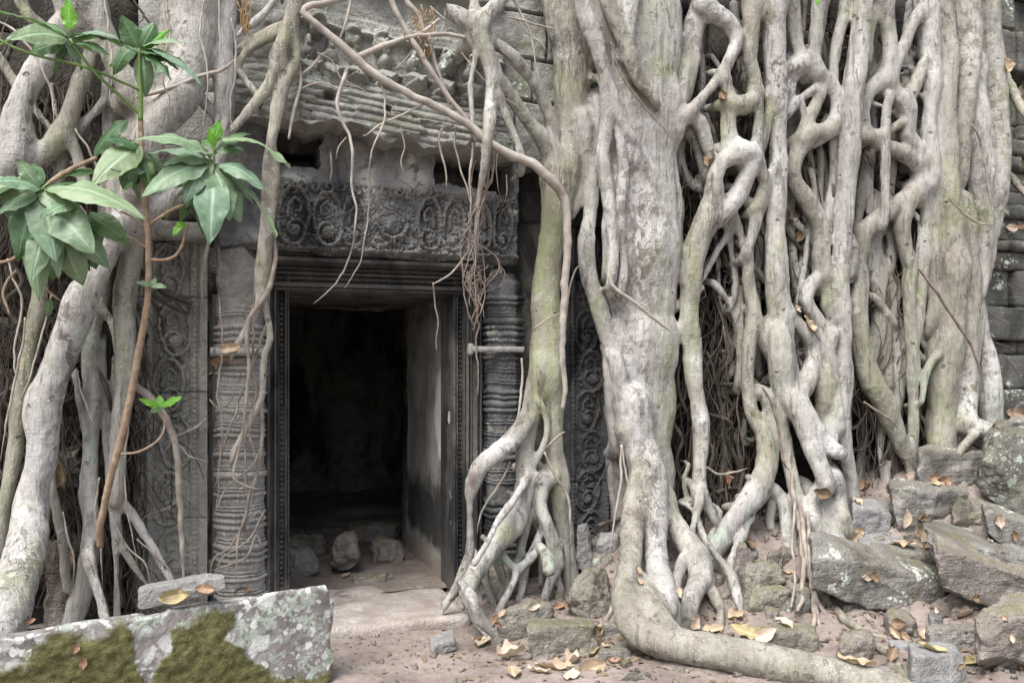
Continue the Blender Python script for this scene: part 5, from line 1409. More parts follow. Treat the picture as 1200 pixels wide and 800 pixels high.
for k, (s_, y_, lb) in enumerate([("-10,20,1.6 20,40,1.6 45,70,1.6 60,110,1.5 64,150,1.4", -.78, "thin vine hanging across the arched limb"), ("120,-10,1.4 128,30,1.4 132,70,1.4 128,120,1.3", -.74, "hair vine before the hollow beside the trunk's knot"), ("190,-10,1.3 198,40,1.3 194,90,1.2 205,140,1.2", -.78, "vine thread over the smaller fig's broad face"), ("240,-10,1.3 236,40,1.3 244,90,1.2 240,150,1.2", -.76, "vine thread close to the straight upright cord"),
                                  ("10,300,1.5 24,350,1.5 18,410,1.5 26,470,1.4", -.6, "vine in the dark at the frame's edge under the leaf cluster"), ("90,150,1.4 110,190,1.4 125,230,1.4 150,262,1.2", -.76, "vine slanting behind the sapling's upper leaves"), ("270,20,1.4 276,70,1.4 270,120,1.3 276,160,1.2", -.64, "hair root between trunk and forked root")]):
    rope("hanging_vine", s_, y_, M['vine'], lb, group=uv, n=5, wob=0.01)
# reddish root bundle over the capital of the dark colonnette
bl = []
g = np.random.default_rng(5)
for k in range(9):
    x0 = 566 + g.uniform(-8, 14)
    s = f"{x0},{170 + g.uniform(-8, 20)},.8 {x0 + g.uniform(-6, 4)},215,.8 {556 + g.uniform(-8, 8)},{255 + g.uniform(-10, 10)},.75 {552 + g.uniform(-12, 12)},{290 + g.uniform(-10, 10)},.7 {556 + g.uniform(-14, 14)},{325 + g.uniform(-10, 22)},.65 {558 + g.uniform(-10, 12)},{350 + g.uniform(-10, 40)},.8"
    bl.append((s, -0.56 + g.uniform(-.04, .08)))
for k in range(20):
    a, b = 559 + g.normal(0, 10), 316 + g.normal(0, 12)
    bl.append((f"{a},{b},.65 {a + g.uniform(-9, 9)},{b + g.uniform(4, 14)},.8 {a + g.uniform(-12, 12)},{b + g.uniform(8, 24)},.7", -0.34 + g.uniform(-.12, .10)))
for s in ("560,345,1.2 560,380,1.2 557,400,1.1 559,440,1 558,462,.9", "552,262,1.2 545,278,1.2 568,290,1.3 583,305,1.2 583,318,1.2 572,330,1", "508,333,1 512,370,1 511,385,.9 514,410,.8"):
    bl.append((s, -0.40))
ropes("root_bundle", bl, M['redroot'], "tangled tuft of fine reddish roots over the top of the dark ringed colonnette", n=4, wob=0.01)
rope("hanging_root", "508,334,1.3 525,322,1.3 538,310,1.3 545,300,1.1", -0.36, M['vine'], "thin root curving over the door frame's upper corner beside the reddish tuft", n=5)
og = []
for k in range(34):
    a, b = 497 + g.normal(0, 9), 30 + g.normal(0, 16)
    og.append((f"{a},{b},.7 {a + g.uniform(-5, 5)},{b + g.uniform(3, 9)},.6 {a + g.uniform(-6, 6)},{b + g.uniform(6, 16)},.4", -0.62 + g.uniform(-.05, .03)))
M['orange'] = plain("orange_moss", (0.26, 0.17, 0.08), (0.38, 0.26, 0.13), 40)
ropes("dry_moss", og, M['orange'], "orange strands of dry moss hung on crossed roots over the pediment", "moss", n=4)
ropes("dry_moss", [(f"{287 + g.normal(0, 4)},{g.uniform(-10, 18)},.7 {288 + g.normal(0, 3)},{g.uniform(20, 30)},.6 {288 + g.normal(0, 4)},{g.uniform(32, 44)},.4", -.6) for k in range(14)], M['orange'], "small orange wisp of dry moss beside the forked root", "moss", n=4)
# thin ropes on the pale colonnette
cg = "thin roots roped over the pale colonnette"
rope("rope_root", "316,255,2 321,280,2.6 322,300,3 318,334,3 308,352,3 292,372,3 288,395,2.8 291,420,2.4 290,455,2.4 288,480,2.2 283,510,2 276,540,2 275,560,2.4 290,570,2.6 306,573,2.4", -0.46, M['rootlet'], "bent root crossing the strap on the pale ringed colonnette", group=cg)
rope("rope_root", "307,460,2.4 308,500,2.2 304,540,2.2 296,570,2.2 285,610,2.2 278,640,2 277,680,1.8", -0.33, M['rootlet'], "grey root running straight down the pale colonnette's outer side", group=cg)
rope("rope_root", "288,508,1.8 288,560,1.6 290,600,1.6 283,640,1.5", -0.31, M['rootlet'], "slim root down the middle drums of the pale colonnette", group=cg)
rope("rope_root", "305,596,1.4 290,610,1.4 270,640,1.4 250,655,1.3 245,680,1.2", -0.30, M['rootlet'], "thin root slanting across the lowest drums of the pale colonnette", group=cg)
rope("rope_root", "306,640,1.2 300,626,1.4 290,650,1.4 270,660,1.3 248,668,1.2", -0.30, M['rootlet'], "crooked rootlet at the foot of the pale colonnette", group=cg)
rope("rope_root", "236,350,2.6 241,300,2.6 246,278,2.4 238,272,2", -0.2, M['vine'], "grey hooked root in the gap between carved pilaster and pale colonnette", n=6)
pg = "bare roots over the carved pilaster"
rope("pilaster_root", "152,440,5 160,452,5 172,462,5 190,482,4.8 203,512,4.6 209,554,4.6 212,605,4.4 214,640,4.2 216,690,4", -0.42, M['rootlet'], "smooth grey root hanging straight down the middle of the carved pilaster", group=pg, n=8)
rope("pilaster_root", "243,490,1.8 228,502,1.8 210,510,1.6 200,512,1.4", -0.28, M['vine'], "short thin root bowing across the carved pilaster below the green leaflets", group=pg)
rope("pilaster_root", "200,516,1.4 215,525,1.5 222,534,1.5 245,540,1.5", -0.26, M['vine'], "crinkled rootlet across the carved pilaster beside the straight grey root", group=pg)
rope("pilaster_root", "160,612,1.6 180,602,1.4 200,594,1.2 208,585,1", -0.26, M['rootlet'], "fine rootlet lying over the lower carving of the pilaster", group=pg)
rope("pilaster_root", "245,468,1.4 255,478,1.2 268,470,1.2 280,450,1.1", -0.3, M['rootlet'], "thin rootlet bridging from the pilaster to the pale colonnette", group=pg)
# twigs elsewhere
rope("slanting_root", "160,114,2.2 190,105,2.4 225,92,2.6 262,82,2.6 275,70,2", -0.69, M['vine'], "straight grey root strapped across the smaller fig's trunk")
rope("slanting_root", "257,-30,1.4 258,30,1.4 258,82,1.3", -0.72, M['vine'], "thin upright cord running down the smaller fig's bark")
rope("slanting_root", "712,312,2 716,330,2.2 730,345,2.2 750,360,2.2 770,377,2.4 793,394,2.4", -0.70, M['vine'], "slim root slanting across the broad pale trunk")
rope("slanting_root", "716,50,1.2 730,90,1.2 760,130,1.3 790,165,1.2", -0.80, M['redroot'], "dark thread of root crossing the wrinkled bark high on the broad trunk")
rope("slanting_root", "623,385,1.3 640,375,1.3 657,367,1.2", -0.62, M['rootlet'], "short twig across the green trunk beside the doorway")
rope("slanting_root", "684,305,1.3 673,320,1.3 667,350,1.2 663,390,1.2", -0.34, M['vine'], "white hair root bowing between the two trunks before the dark recess")
rope("slanting_root", "729,520,1.8 728,560,1.8 722,600,1.6 712,655,1.4", -0.66, M['vine'], "pale root hanging off the broad trunk above the rubble")
rope("slanting_root", "728,520,1.5 733,555,1.5 736,580,1.3", -0.66, M['vine'], "short twin root hanging off the broad trunk's side")
rope("slanting_root", "662,505,1.8 650,515,1.8 640,525,1.8", -0.6, M['rootlet'], "brown twig tied across the green trunk above its feet")
rope("slanting_root", "637,530,2 650,555,2 662,575,2 668,600,2 668,640,1.8", -0.62, M['rootlet'], "brown cord root slanting down the green trunk's feet")
rope("slanting_root", "612,420,1.8 610,470,1.8 603,500,1.8", -0.56, M['vine'], "thin root between the strap on the dark colonnette and the green trunk")
rope("slanting_root", "598,540,1.4 590,560,1.5 575,580,1.5 563,600,1.5 560,625,1.4", -0.5, M['vine'], "thin white root across the lower rings of the dark colonnette")
rope("slanting_root", "1076,312,1.8 1092,335,1.8 1115,370,1.8 1135,400,1.9 1148,430,1.8 1152,455,1.6", -0.72, M['redroot'], "long dark cord slanting over the pale trunk next to the stone courses")
rope("slanting_root", "1138,145,1.6 1150,165,1.7 1153,190,1.6 1160,230,1.5 1166,265,1.4", -0.62, M['rootlet'], "dark thread running down between the two outermost pale trunks")
rope("slanting_root", "1112,232,1.2 1135,255,1.4 1150,262,1.3 1166,262,1.2", -0.66, M['rootlet'], "wiry root looped across the outermost pale trunks")
rope("slanting_root", "1012,470,1.4 1030,482,1.6 1045,492,1.6 1052,502,1.4", -0.70, M['redroot'], "brown thread tied round the greenish slanting root")
rope("slanting_root", "893,452,2 905,475,2 913,500,2 918,540,1.8 925,552,1.6", -0.70, M['redroot'], "dark cord crossing the forked root above the cave-like gap")
rope("slanting_root", "828,548,1.6 840,555,1.6 860,553,1.5 876,549,1.4", -0.62, M['rootlet'], "thin root stretched across the dark fibres beside the straight root")
wg = "whitish roots straggling down to the soil"
ropes("straggling_root", [("928,552,2.6 932,590,3,-.74 937,620,3.2,-.86 941,660,3.2,-1.06 940,700,2.8,-1.3 934,716,2.2,-1.4", -.68), ("938,592,2.6,-.75 944,640,3,-1.0 951,680,3.2,-1.2 954,705,3.2,-1.32 951,735,2.8,-1.45 938,758,2,-1.52", -.75), ("953,695,2.8,-1.28 962,712,2.8,-1.36 973,730,2.6,-1.44 972,757,2,-1.5", -1.08), ("954,700,2.4,-1.3 960,730,2.2,-1.44 966,760,1.8,-1.5", -1.1), ("974,728,1.5,-1.44 985,745,1.3,-1.46 995,758,1.1,-1.46", -1.2), ("950,730,1.8,-1.42 942,735,1.6,-1.46 935,750,1.4,-1.5", -1.2), ("946,600,2,-.8 949,650,2.2,-1.08 953,690,2.2,-1.28", -.8), ("932,580,1.6,-.72 928,630,1.8,-.95 932,680,1.6,-1.2 926,712,1.3,-1.36", -.7)], M['rootlet'],
      "bundle of whitish roots straggling from the lattice to the soil before the long slab", n=7)
grope("957,697,4.6 985,730,5 1010,752,5.2 1035,770,5.6 1060,792,5 1085,815,4", M['bark_grey'], "bare grey root crossing the muddy slope below the long fallen slab", 9)
rope("ground_root", "1062,670,3.6 1075,685,4.2 1090,702,4.2 1112,724,3.6", -1.24, M['vine'], "pale stick leaning across the end of the long fallen slab", n=8)
rope("ground_root", "1108,680,2.2 1125,695,2.4 1155,714,2.2", -1.14, M['vine'], "straight white stick wedged beside the layered boulder", n=7)
grope("1022,752,2.4 1040,747,2.6 1055,746,2.6 1072,755,2.2", M['vine'], "thin bent root lying on the mud above the stepped stones", 7)
grope("600,776,3.2 640,765,3.6 665,755,3.8 695,742,3.6 712,728,3 720,712,2.6", M['rootlet'], "grey root curling round the mossy block among the dry leaves", 8)
rope("ground_root", "1168,68,4,-.2 1180,92,5 1200,132,6,-.5 1230,170,6,-.6", -0.2, M['bark_grey'], "grey branch poking out in front of the upper stone courses", n=9)
rope("ground_root", "1174,196,4 1188,212,4.5 1200,224,4.6,-.4 1225,250,4.6,-.5", -0.2, M['bark_grey'], "stubby grey branch low on the stone courses", n=9)

# ------------------------------------------------------------------ mats of fine roots behind the lattice
def fibres(regions, n, seed, y0, y1):
    g = np.random.default_rng(seed)
    parts = []
    for k in range(n):
        (xa, xb, ya, yb) = regions[g.integers(len(regions))]
        x, y = g.uniform(xa, xb), g.uniform(ya, yb - 40)
        Y = g.uniform(y0, y1)
        ln = g.uniform(40, 240); m = 6
        tilt = g.normal(0, 14) if g.random() < .7 else g.normal(0, 60)
        r = abs(g.normal(0, 0.42)) + 0.25
        if g.random() < 0.10: r += g.uniform(0.8, 2.6)
        P = []
        for i in range(m):
            t = i / (m - 1)
            P.append(U(x + tilt * t + g.normal(0, 7), min(y + ln * t, yb + 30), Y + g.normal(0, 0.03)))
        parts.append(sweep(np.array(P), np.full(m, r * PX(x, Y)), 5, 0.04, 0.008, k, cap=False))
    return join(parts)
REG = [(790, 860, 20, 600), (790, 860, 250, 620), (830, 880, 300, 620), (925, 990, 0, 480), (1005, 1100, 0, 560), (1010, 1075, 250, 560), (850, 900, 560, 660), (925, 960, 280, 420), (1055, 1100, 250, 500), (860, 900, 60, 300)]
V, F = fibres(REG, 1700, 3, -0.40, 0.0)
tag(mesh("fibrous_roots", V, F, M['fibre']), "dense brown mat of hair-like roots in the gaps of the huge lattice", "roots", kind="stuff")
V, F = fibres([(-60, 165, -20, 680), (-40, 60, 20, 640), (40, 150, 60, 640), (100, 165, 300, 690)], 900, 9, -0.38, -0.02)
tag(mesh("fibrous_roots", V, F, M['fibre']), "brown hair-like roots filling the gaps behind the smaller fig", "roots", kind="stuff")
# ------------------------------------------------------------------ loose stones
def rock(quad, mat, label, depth=0.25, Y=None, seed=0, power=7, amp=0.02, cuts=5, raise_=0.0, back=0.0, sink=0.06, n=22, name="fallen_stone", cat="stone", skew=0.0, rest=None, group=None):
    depth = depth * 0.72; raise_ = raise_ * 0.6
    """four front corners in the photo (TL, TR, BR, BL); the stone gets its own depth behind that face"""
    if Y is None:
        c = [(quad[2][0] + quad[3][0]) / 2, max(quad[2][1], quad[3][1]) - 2]
        Y = ground_hit(*c)[1]
    f = []
    for i, q in enumerate(quad):
        f.append(U(q[0], q[1], (Y[i] if hasattr(Y, '__len__') else Y)))
    f = np.array(f)
    fc = f.mean(0); f = fc + (f - fc) * 1.02
    if rest is None:
        f[2:, 2] -= sink
    mx = sum(q[0] for q in quad) / 4
    xc_ = (mx - 600) / FPX
    skew = skew + 0.8 * depth * (_s + xc_ * _c) / (_c - xc_ * _s)          # the stone faces the path, not the wall
    b = f + np.array([skew, depth, 0])
    b[:2, 2] += raise_ - back
    C, F = cubegrid(n, n, n)
    s = C / (np.sum(np.abs(C) ** ((power * 2.2 if power >= 7 else power * 1.3)), axis=1) ** (1 / ((power * 2.2 if power >= 7 else power * 1.3))))[:, None]
    g = np.random.default_rng(seed)
    for k in range(cuts + 6):
        nn = g.normal(size=3); nn /= np.linalg.norm(nn)
        off = g.uniform(1.18, 1.5) if power >= 7 else g.uniform(0.92, 1.25)
        d = s @ nn - off
        s = s - np.maximum(d, 0)[:, None] * nn
    u, v, w_ = (s[:, 0:1] + 1) / 2, (s[:, 1:2] + 1) / 2, (s[:, 2:3] + 1) / 2       # x, y(depth), z
    def lerp(a, b_, t): return a * (1 - t) + b_ * t
    front = lerp(lerp(f[3], f[2], u), lerp(f[0], f[1], u), w_)
    bk = lerp(lerp(b[3], b[2], u), lerp(b[0], b[1], u), w_)
    V = lerp(front, bk, v)
    c = V.mean(0)
    size = min(np.linalg.norm(f[1] - f[0]), np.linalg.norm(f[3] - f[0]), depth)
    nrm = V - c; nrm /= np.linalg.norm(nrm, axis=1)[:, None] + 1e-9
    k1, k2 = 1.6 / size, 5 / size
    a = amp * (size / 0.25) ** 0.5
    dis = a * fbm(V[:, 0] * k1 + seed, V[:, 1] * k1, V[:, 2] * k1, seed, 3) + 0.45 * a * fbm(V[:, 0] * k2, V[:, 1] * k2 + seed, V[:, 2] * k2, seed + 5, 4)
    V = V + nrm * dis[:, None]
    o = mesh(name, V, F, M[mat], None)
    o.data.set_sharp_from_angle(angle=R(34))
    return tag(o, label, cat, group)
# the big lichened block beside the door
bl = [U(-140, 768, -1.72), U(391, 683, -1.25)]
def block():
    A = np.array([-1.05, -1.70, 0.0]); B = np.array([0.485, -1.25, 0.0])
    a0 = U(0, 742, -1.63); b0 = U(390, 683, -1.25)
    e = (b0 - a0); e /= np.linalg.norm(e[:2])
    nvec = np.array([-e[1], e[0], 0]); nvec /= np.linalg.norm(nvec)     # into the scene
    Ltot = np.linalg.norm((b0 - a0)[:2]) + 0.85
    st = a0 - e * 0.85
    nx, nd, nz = 210, 40, 70
    C, F = cubegrid(nx, nd, nz)
    dep, zb = 0.20, -0.2
    u, v, w_ = (C[:, 0] + 1) / 2, (C[:, 1] + 1) / 2, (C[:, 2] + 1) / 2
    top = st[2] + e[2] * u * Ltot
    base = st[None] + e[None] * (u * Ltot)[:, None]
    V = base + nvec * (v * dep)[:, None]
    V[:, 2] = zb + (top - 0.055 * v - zb) * w_
    # rounded, chipped edges
    du = np.minimum(u, 1 - u) * Ltot; dv = np.minimum(v, 1 - v) * dep; dw = (1 - w_) * (top - zb)
    ctr = base + nvec * (dep / 2); ctr[:, 2] = zb + (top - zb) * 0.5
    for a_, b_ in ((dv, dw), (du, dw), (du, dv)):
        m_ = np.maximum(0, 0.022 - a_) * np.maximum(0, 0.022 - b_) / 0.022 ** 2
        dir_ = ctr - V; dir_ /= np.linalg.norm(dir_, axis=1)[:, None]
        V = V + dir_ * (0.014 * m_)[:, None]
    nz_ = fbm(V[:, 0] * 5, V[:, 1] * 5, V[:, 2] * 5, 44, 4)
    front = sstep(0.15, 0.0, v)
    chip = sstep(0.15, 0.6, fbm(V[:, 0] * 6, V[:, 1] * 6, V[:, 2] * 6, 45, 4)) * sstep(0.06, 0.0, dw) * 0.014
    V = V - e[None] * ((sstep(0.05, 0.0, (1 - u) * Ltot) * (0.035 * sstep(0.05, 0.075, dw) * 0 + 0.028 * sstep(0.075, 0.05, dw)))[:, None])
    V = V + e[None] * ((sstep(0.10, 0.0, (1 - u) * Ltot) * 0.010 * fbm(V[:, 2] * 9, V[:, 1] * 9, V[:, 0] * 2, 46, 3))[:, None])
    V = V - nvec * (front * 0.010 * nz_)[:, None]
    V[:, 2] -= chip + 0.006 * nz_ * (w_ > 0.9)
    s_ = u * Ltot - 0.85                     # metres along the visible face
    h = V[:, 2]
    # moss cushions climbing from the ground
    def hump(c, wd, ht): return ht * np.exp(-np.abs((s_ - c) / wd) ** 2.2)
    wn = 0.10 * fbm(s_ * 5, h * 5, s_ * 0, 49, 4)
    W = np.maximum.reduce([sstep(0.66, 0.40, s_ + wn) * (0.75 + 0.25 * sstep(-0.1, 0.3, s_)), sstep(0.56, 0.72, s_ + wn) * sstep(1.10, 0.90, s_ + wn), 0.8 * sstep(1.36, 1.43, s_ + 0.3 * wn)])
    ed = 0.0 + 0.34 * W + 0.05 * fbm(s_ * 6, h * 6, s_ * 0, 47, 5)
    moss = sstep(0.05, -0.06, h - ed) * sstep(0.6, 0.2, v)
    V = V - nvec * (front * moss * (0.004 + 0.006 * fbm(V[:, 0] * 30, V[:, 1] * 30, V[:, 2] * 30, 48, 3)))[:, None]
    o = mesh("stone_block", V, F, M['slab'], None, attrs=dict(moss=moss))
    o.data.set_sharp_from_angle(angle=R(60))
    return tag(o, "large grey stone block blotched with white lichen and olive moss before the doorway", "stone")
block()
rock([(163, 690), (263, 673), (265, 692), (161, 719)], 'rock_pale', "thin flat pale stone lying on top of the lichened block", 0.13, -1.44, 3, 5, 0.012, 6, raise_=0.0, rest=1)
# pile climbing towards the pale trunks
rock([(953, 636), (1112, 682), (1094, 722), (955, 679)], 'rock', "long tilted grey slab fallen across the slope, thin whitish stick leaning on its end", 0.34, None, 11, 9, 0.022, 2, raise_=0.06, n=34)
rock([(1021, 647), (1106, 653), (1108, 676), (1052, 667)], 'rock', "flat wedge of stone with rusty moss stacked on the long tilted slab", 0.22, None, 12, 8, 0.015, 5, raise_=0.05)
rock([(1008, 639), (1062, 634), (1080, 644), (1012, 648)], 'rock_pale', "smooth pale grey flagstone carrying a big yellow leaf", 0.24, None, 13, 8, 0.010, 5, raise_=0.06)
rock([(1001, 594), (1046, 600), (1040, 630), (999, 622)], 'rock_pale', "broken pale block with a sharp bright top face near the lattice foot", 0.26, None, 14, 9, 0.014, 6, raise_=0.07, n=26)
rock([(1043, 573), (1138, 576), (1104, 620), (1058, 616)], 'rock', "wide grey stone under rusty leaves, below the toe-like root", 0.35, None, 15, 7, 0.028, 6, raise_=0.05, n=26)
rock([(1079, 527), (1166, 531), (1160, 574), (1077, 562)], 'rock', "squared grey block gripped by the toe-like root", 0.40, -0.72, 16, 9, 0.02, 4, raise_=0.03, n=26)
rock([(1162, 508), (1262, 492), (1262, 628), (1147, 578)], 'rock_dark', "big dark boulder spotted with mint lichen", 0.55, -1.0, 17, 6, 0.035, 5, raise_=0.0, n=34)
rock([(1170, 494), (1225, 490), (1228, 515), (1166, 517)], 'rock', "round grey stone sitting atop the lichen-spotted boulder", 0.30, -0.85, 27, 4, 0.03, 3, n=22, rest=1)
rock([(1121, 590), (1158, 589), (1168, 622), (1118, 612)], 'rock_moss', "bright green mossy stone wedged below the lichen-spotted boulder", 0.25, None, 18, 5, 0.025, 4, n=24)
rock([(1155, 596), (1240, 625), (1240, 662), (1160, 622)], 'rock', "long narrow stone jammed beneath the lichen-spotted boulder", 0.30, None, 19, 8, 0.018, 4, raise_=0.02)
rock([(1100, 642), (1245, 690), (1245, 724), (1104, 684)], 'rock_mud', "long lower ledge of cracked brown stone under a second ledge", 0.45, None, 20, 9, 0.03, 3, raise_=0.06, n=34)
rock([(1088, 630), (1245, 658), (1245, 694), (1098, 650)], 'rock', "upper ledge of brown layered stone resting on a longer ledge", 0.45, None, 61, 9, 0.03, 3, raise_=0.06, n=34, rest=1)
rock([(1145, 722), (1250, 712), (1250, 795), (1150, 778)], 'rock_mud', "rounded brown boulder at the frame's lower corner", 0.40, None, 21, 4.5, 0.03, 4, raise_=0.02, n=30)
rock([(1090, 741), (1150, 739), (1172, 766), (1088, 766)], 'rock', "pale rounded stone between two dry leaves on the steps", 0.22, None, 22, 5, 0.025, 5, raise_=0.0)
rock([(1070, 769), (1127, 769), (1135, 812), (1066, 808)], 'rock_pale', "square cut step stone, lowest but one", 0.25, None, 23, 9, 0.012, 4)
rock([(1140, 790), (1240, 786), (1240, 840), (1125, 832)], 'rock', "low grey stone cut off by the picture's bottom edge", 0.30, -2.05, 24, 6, 0.02, 4)
rock([(985, 752), (1024, 748), (1030, 778), (984, 778)], 'rock_mud', "half buried muddy stone beside the grey ground root", 0.25, None, 25, 4, 0.025, 4)
rock([(1040, 724), (1078, 726), (1082, 748), (1044, 750)], 'rock_mud', "pinkish mud-covered stone under the long tilted slab", 0.25, None, 26, 4, 0.025, 4)
rock([(897, 741), (958, 739), (962, 770), (893, 760)], 'rock_moss', "squat stone with a mossy flat top right behind the big curving root", 0.20, None, 28, 7, 0.015, 4)
rock([(877, 667), (918, 662), (922, 694), (871, 702)], 'rock_moss', "split grey and orange stone under the cave-like gap", 0.24, None, 29, 6, 0.025, 6)
rock([(884, 694), (936, 691), (940, 716), (872, 720)], 'rock_moss', "earth-caked mossy stone below the split stone", 0.26, None, 30, 4, 0.03, 4)
rock([(862, 641), (881, 640), (889, 682), (857, 694)], 'rock_mud', "upright reddish stone in the mouth of the dark gap", 0.18, None, 31, 5, 0.02, 5)
rock([(934, 696), (951, 694), (952, 728), (934, 728)], 'rock', "small blue-grey stone behind straggling whitish roots", 0.16, None, 32, 5, 0.015, 5)
rock([(900, 648), (917, 646), (918, 668), (899, 668)], 'rock_mud', "small dusky stone deep in the cave-like gap", 0.15, None, 33, 5, 0.015, 4)
# small broken pieces wedged everywhere between the bigger stones
g_ = np.random.default_rng(404)
SM = [(1012, 600), (1030, 640), (1066, 632), (1090, 622), (1112, 632), (1070, 596), (1084, 572), (1140, 612), (1122, 640), (1086, 650), (1118, 722), (1098, 732), (1134, 735), (1064, 742), (1056, 762), (1110, 752), (1140, 752), (1010, 770), (1050, 785), (1098, 788), (1120, 778), (1030, 700), (985, 700), (1000, 715), (970, 690), (948, 735), (930, 712), (868, 712), (850, 700), (905, 722), (845, 680), (1004, 660), (990, 630), (880, 650), (925, 650), (1165, 708), (1185, 700), (1150, 640), (1060, 655), (1040, 790)]
for (a_, b_) in SM:
    w_, h_ = g_.uniform(9, 24), g_.uniform(7, 15)
    rock([(a_ - w_ / 2 + g_.uniform(-2, 2), b_ - h_ / 2 + g_.uniform(-3, 3)), (a_ + w_ / 2, b_ - h_ / 2 + g_.uniform(-3, 3)), (a_ + w_ / 2 + g_.uniform(-2, 3), b_ + h_ / 2), (a_ - w_ / 2 - g_.uniform(-2, 3), b_ + h_ / 2)], ['rock', 'rock_mud', 'rock', 'rock_pale', 'rock_moss'][int(g_.integers(5))],
         "small broken stone wedged in the rubble slope below the pale roots", g_.uniform(.10, .2), None, int(g_.integers(1e5)), [5, 8, 9][int(g_.integers(3))], 0.015, 4, n=10, name="rubble_stone", group="small rubble stones on the slope")
SM = [(560, 690), (600, 700), (630, 712), (655, 700), (690, 712), (708, 690), (662, 742), (712, 660), (640, 690), (580, 705), (716, 742), (700, 640)]
for (a_, b_) in SM:
    w_, h_ = g_.uniform(9, 20), g_.uniform(7, 13)
    rock([(a_ - w_ / 2, b_ - h_ / 2 + g_.uniform(-3, 3)), (a_ + w_ / 2, b_ - h_ / 2 + g_.uniform(-3, 3)), (a_ + w_ / 2 + 2, b_ + h_ / 2), (a_ - w_ / 2 - 1, b_ + h_ / 2)], ['rock', 'rock_mud', 'rock_moss'][int(g_.integers(3))],
         "small broken stone among the green trunk's feet and mossy blocks", g_.uniform(.10, .18), None, int(g_.integers(1e5)), [5, 8][int(g_.integers(2))], 0.015, 4, n=10, name="rubble_stone", group="small rubble stones between the trunks")
# rubble between the two trunks
rock([(677, 617), (691, 615), (695, 658), (675, 656)], 'rock_pale', "pointed blue-grey shard standing upright against the dark pilaster", 0.10, -0.42, 34, 6, 0.015, 6, n=20)
rock([(676, 671), (712, 672), (722, 728), (668, 714)], 'rock_moss', "yellowish mossy boulder between the two trunks", 0.25, None, 35, 5, 0.025, 6, raise_=0.0, n=26)
rock([(617, 732), (697, 733), (699, 752), (627, 771)], 'rock_moss', "squared muddy block with green mossy top amid tan leaves", 0.20, None, 36, 9, 0.014, 4, raise_=0.0, n=28)
rock([(586, 717), (648, 707), (650, 736), (588, 746)], 'rock_moss', "lumpy green-topped stone behind the squared muddy block", 0.18, None, 37, 5, 0.022, 5)
rock([(505, 757), (533, 748), (535, 757), (504, 768)], 'rock_pale', "thin pale slate lying alone on the path", 0.26, None, 38, 7, 0.008, 5, sink=0.02)
rock([(700, 628), (726, 626), (728, 650), (698, 652)], 'rock_pale', "flat pale stone resting over rubble beside the broad trunk", 0.16, -0.40, 39, 5, 0.012, 5)
rock([(690, 650), (728, 650), (732, 690), (694, 694)], 'rock', "shaded grey stone under the flat pale stone", 0.2, -0.44, 40, 5, 0.02, 5)
rock([(640, 668), (682, 662), (684, 700), (640, 702)], 'rock_mud', "brown stone tucked behind the green trunk's feet", 0.2, -0.36, 41, 5, 0.02, 5)
rock([(574, 668), (612, 664), (616, 700), (572, 704)], 'rock_mud', "earthy stone caged by the green trunk's feet", 0.2, -0.30, 42, 5, 0.02, 5)
rock([(700, 764), (740, 762), (744, 776), (702, 778)], 'rock', "flat grey stone half sunk beneath the big curving root", 0.14, None, 43, 5, 0.01, 4)
rock([(724, 795), (760, 794), (762, 806), (724, 806)], 'rock', "blue-grey stone flush with the path at the frame's bottom", 0.12, None, 44, 5, 0.008, 4)
# stones inside the doorway
rock([(393, 630), (417, 628), (424, 656), (387, 664)], 'rock_mud', "squarish brown stone standing inside the dark doorway", 0.3, 0.75, 45, 6, 0.02, 5)
rock([(335, 648), (366, 645), (376, 660), (334, 672)], 'rock', "flat greenish stone just inside the doorway", 0.35, 0.70, 46, 5, 0.015, 4)
rock([(414, 682), (455, 672), (470, 684), (416, 698)], 'rock_mud', "low angular stone near the threshold inside the doorway", 0.30, 0.35, 47, 5, 0.02, 6)
rock([(330, 630), (376, 626), (386, 644), (330, 648)], 'rock_moss', "green-tinged rubble stone deeper inside the doorway", 0.4, 1.3, 48, 5, 0.03, 5)
rock([(408, 618), (468, 614), (474, 638), (408, 634)], 'rock_mud', "long dim slab at the back of the dark chamber", 0.6, 1.9, 49, 6, 0.03, 4)
rock([(436, 640), (474, 636), (476, 668), (440, 670)], 'rock_mud', "dim stone by the inner edge of the doorway", 0.3, 0.95, 50, 5, 0.03, 4)
# crusted rubble behind the smaller fig
rock([(62, 532), (92, 528), (96, 572), (64, 576)], 'rock_mud', "crumbly grey lump lodged behind the smaller fig's roots", 0.2, -0.30, 51, 4, 0.05, 6, n=26, rest=1)
rock([(52, 640), (92, 634), (96, 730), (52, 740)], 'rock_mud', "shadowed stone between the smaller fig's two main roots", 0.25, -0.30, 52, 5, 0.03, 5)
# gravel and clods scattered on the soil
def clods(n, seed):
    g = np.random.default_rng(seed)
    Vs, Fs = [], []
    C, F = cubegrid(3, 3, 3)
    S = C / np.linalg.norm(C, axis=1)[:, None]
    while len(Vs) < n:
        x, y = g.uniform(0.2, 4.6), g.uniform(-2.4, -0.2)
        if x < 0.55 and y < -1.0: continue
        r = 0.003 + abs(g.normal(0, 0.006)) * (1.6 if x > 1.6 else 1)
        v = S * r * g.uniform(.6, 1.3, 3) * (1 + 0.25 * g.normal(size=(len(S), 1)))
        z = float(terrain(x, y))
        Vs.append((v + [x, y, z + r * .25], F))
    return join(Vs)
V, F = clods(1600, 12)
tag(mesh("gravel", V, F, M['rock_mud']), "grit and small clods strewn over the reddish soil", "gravel", kind="stuff")
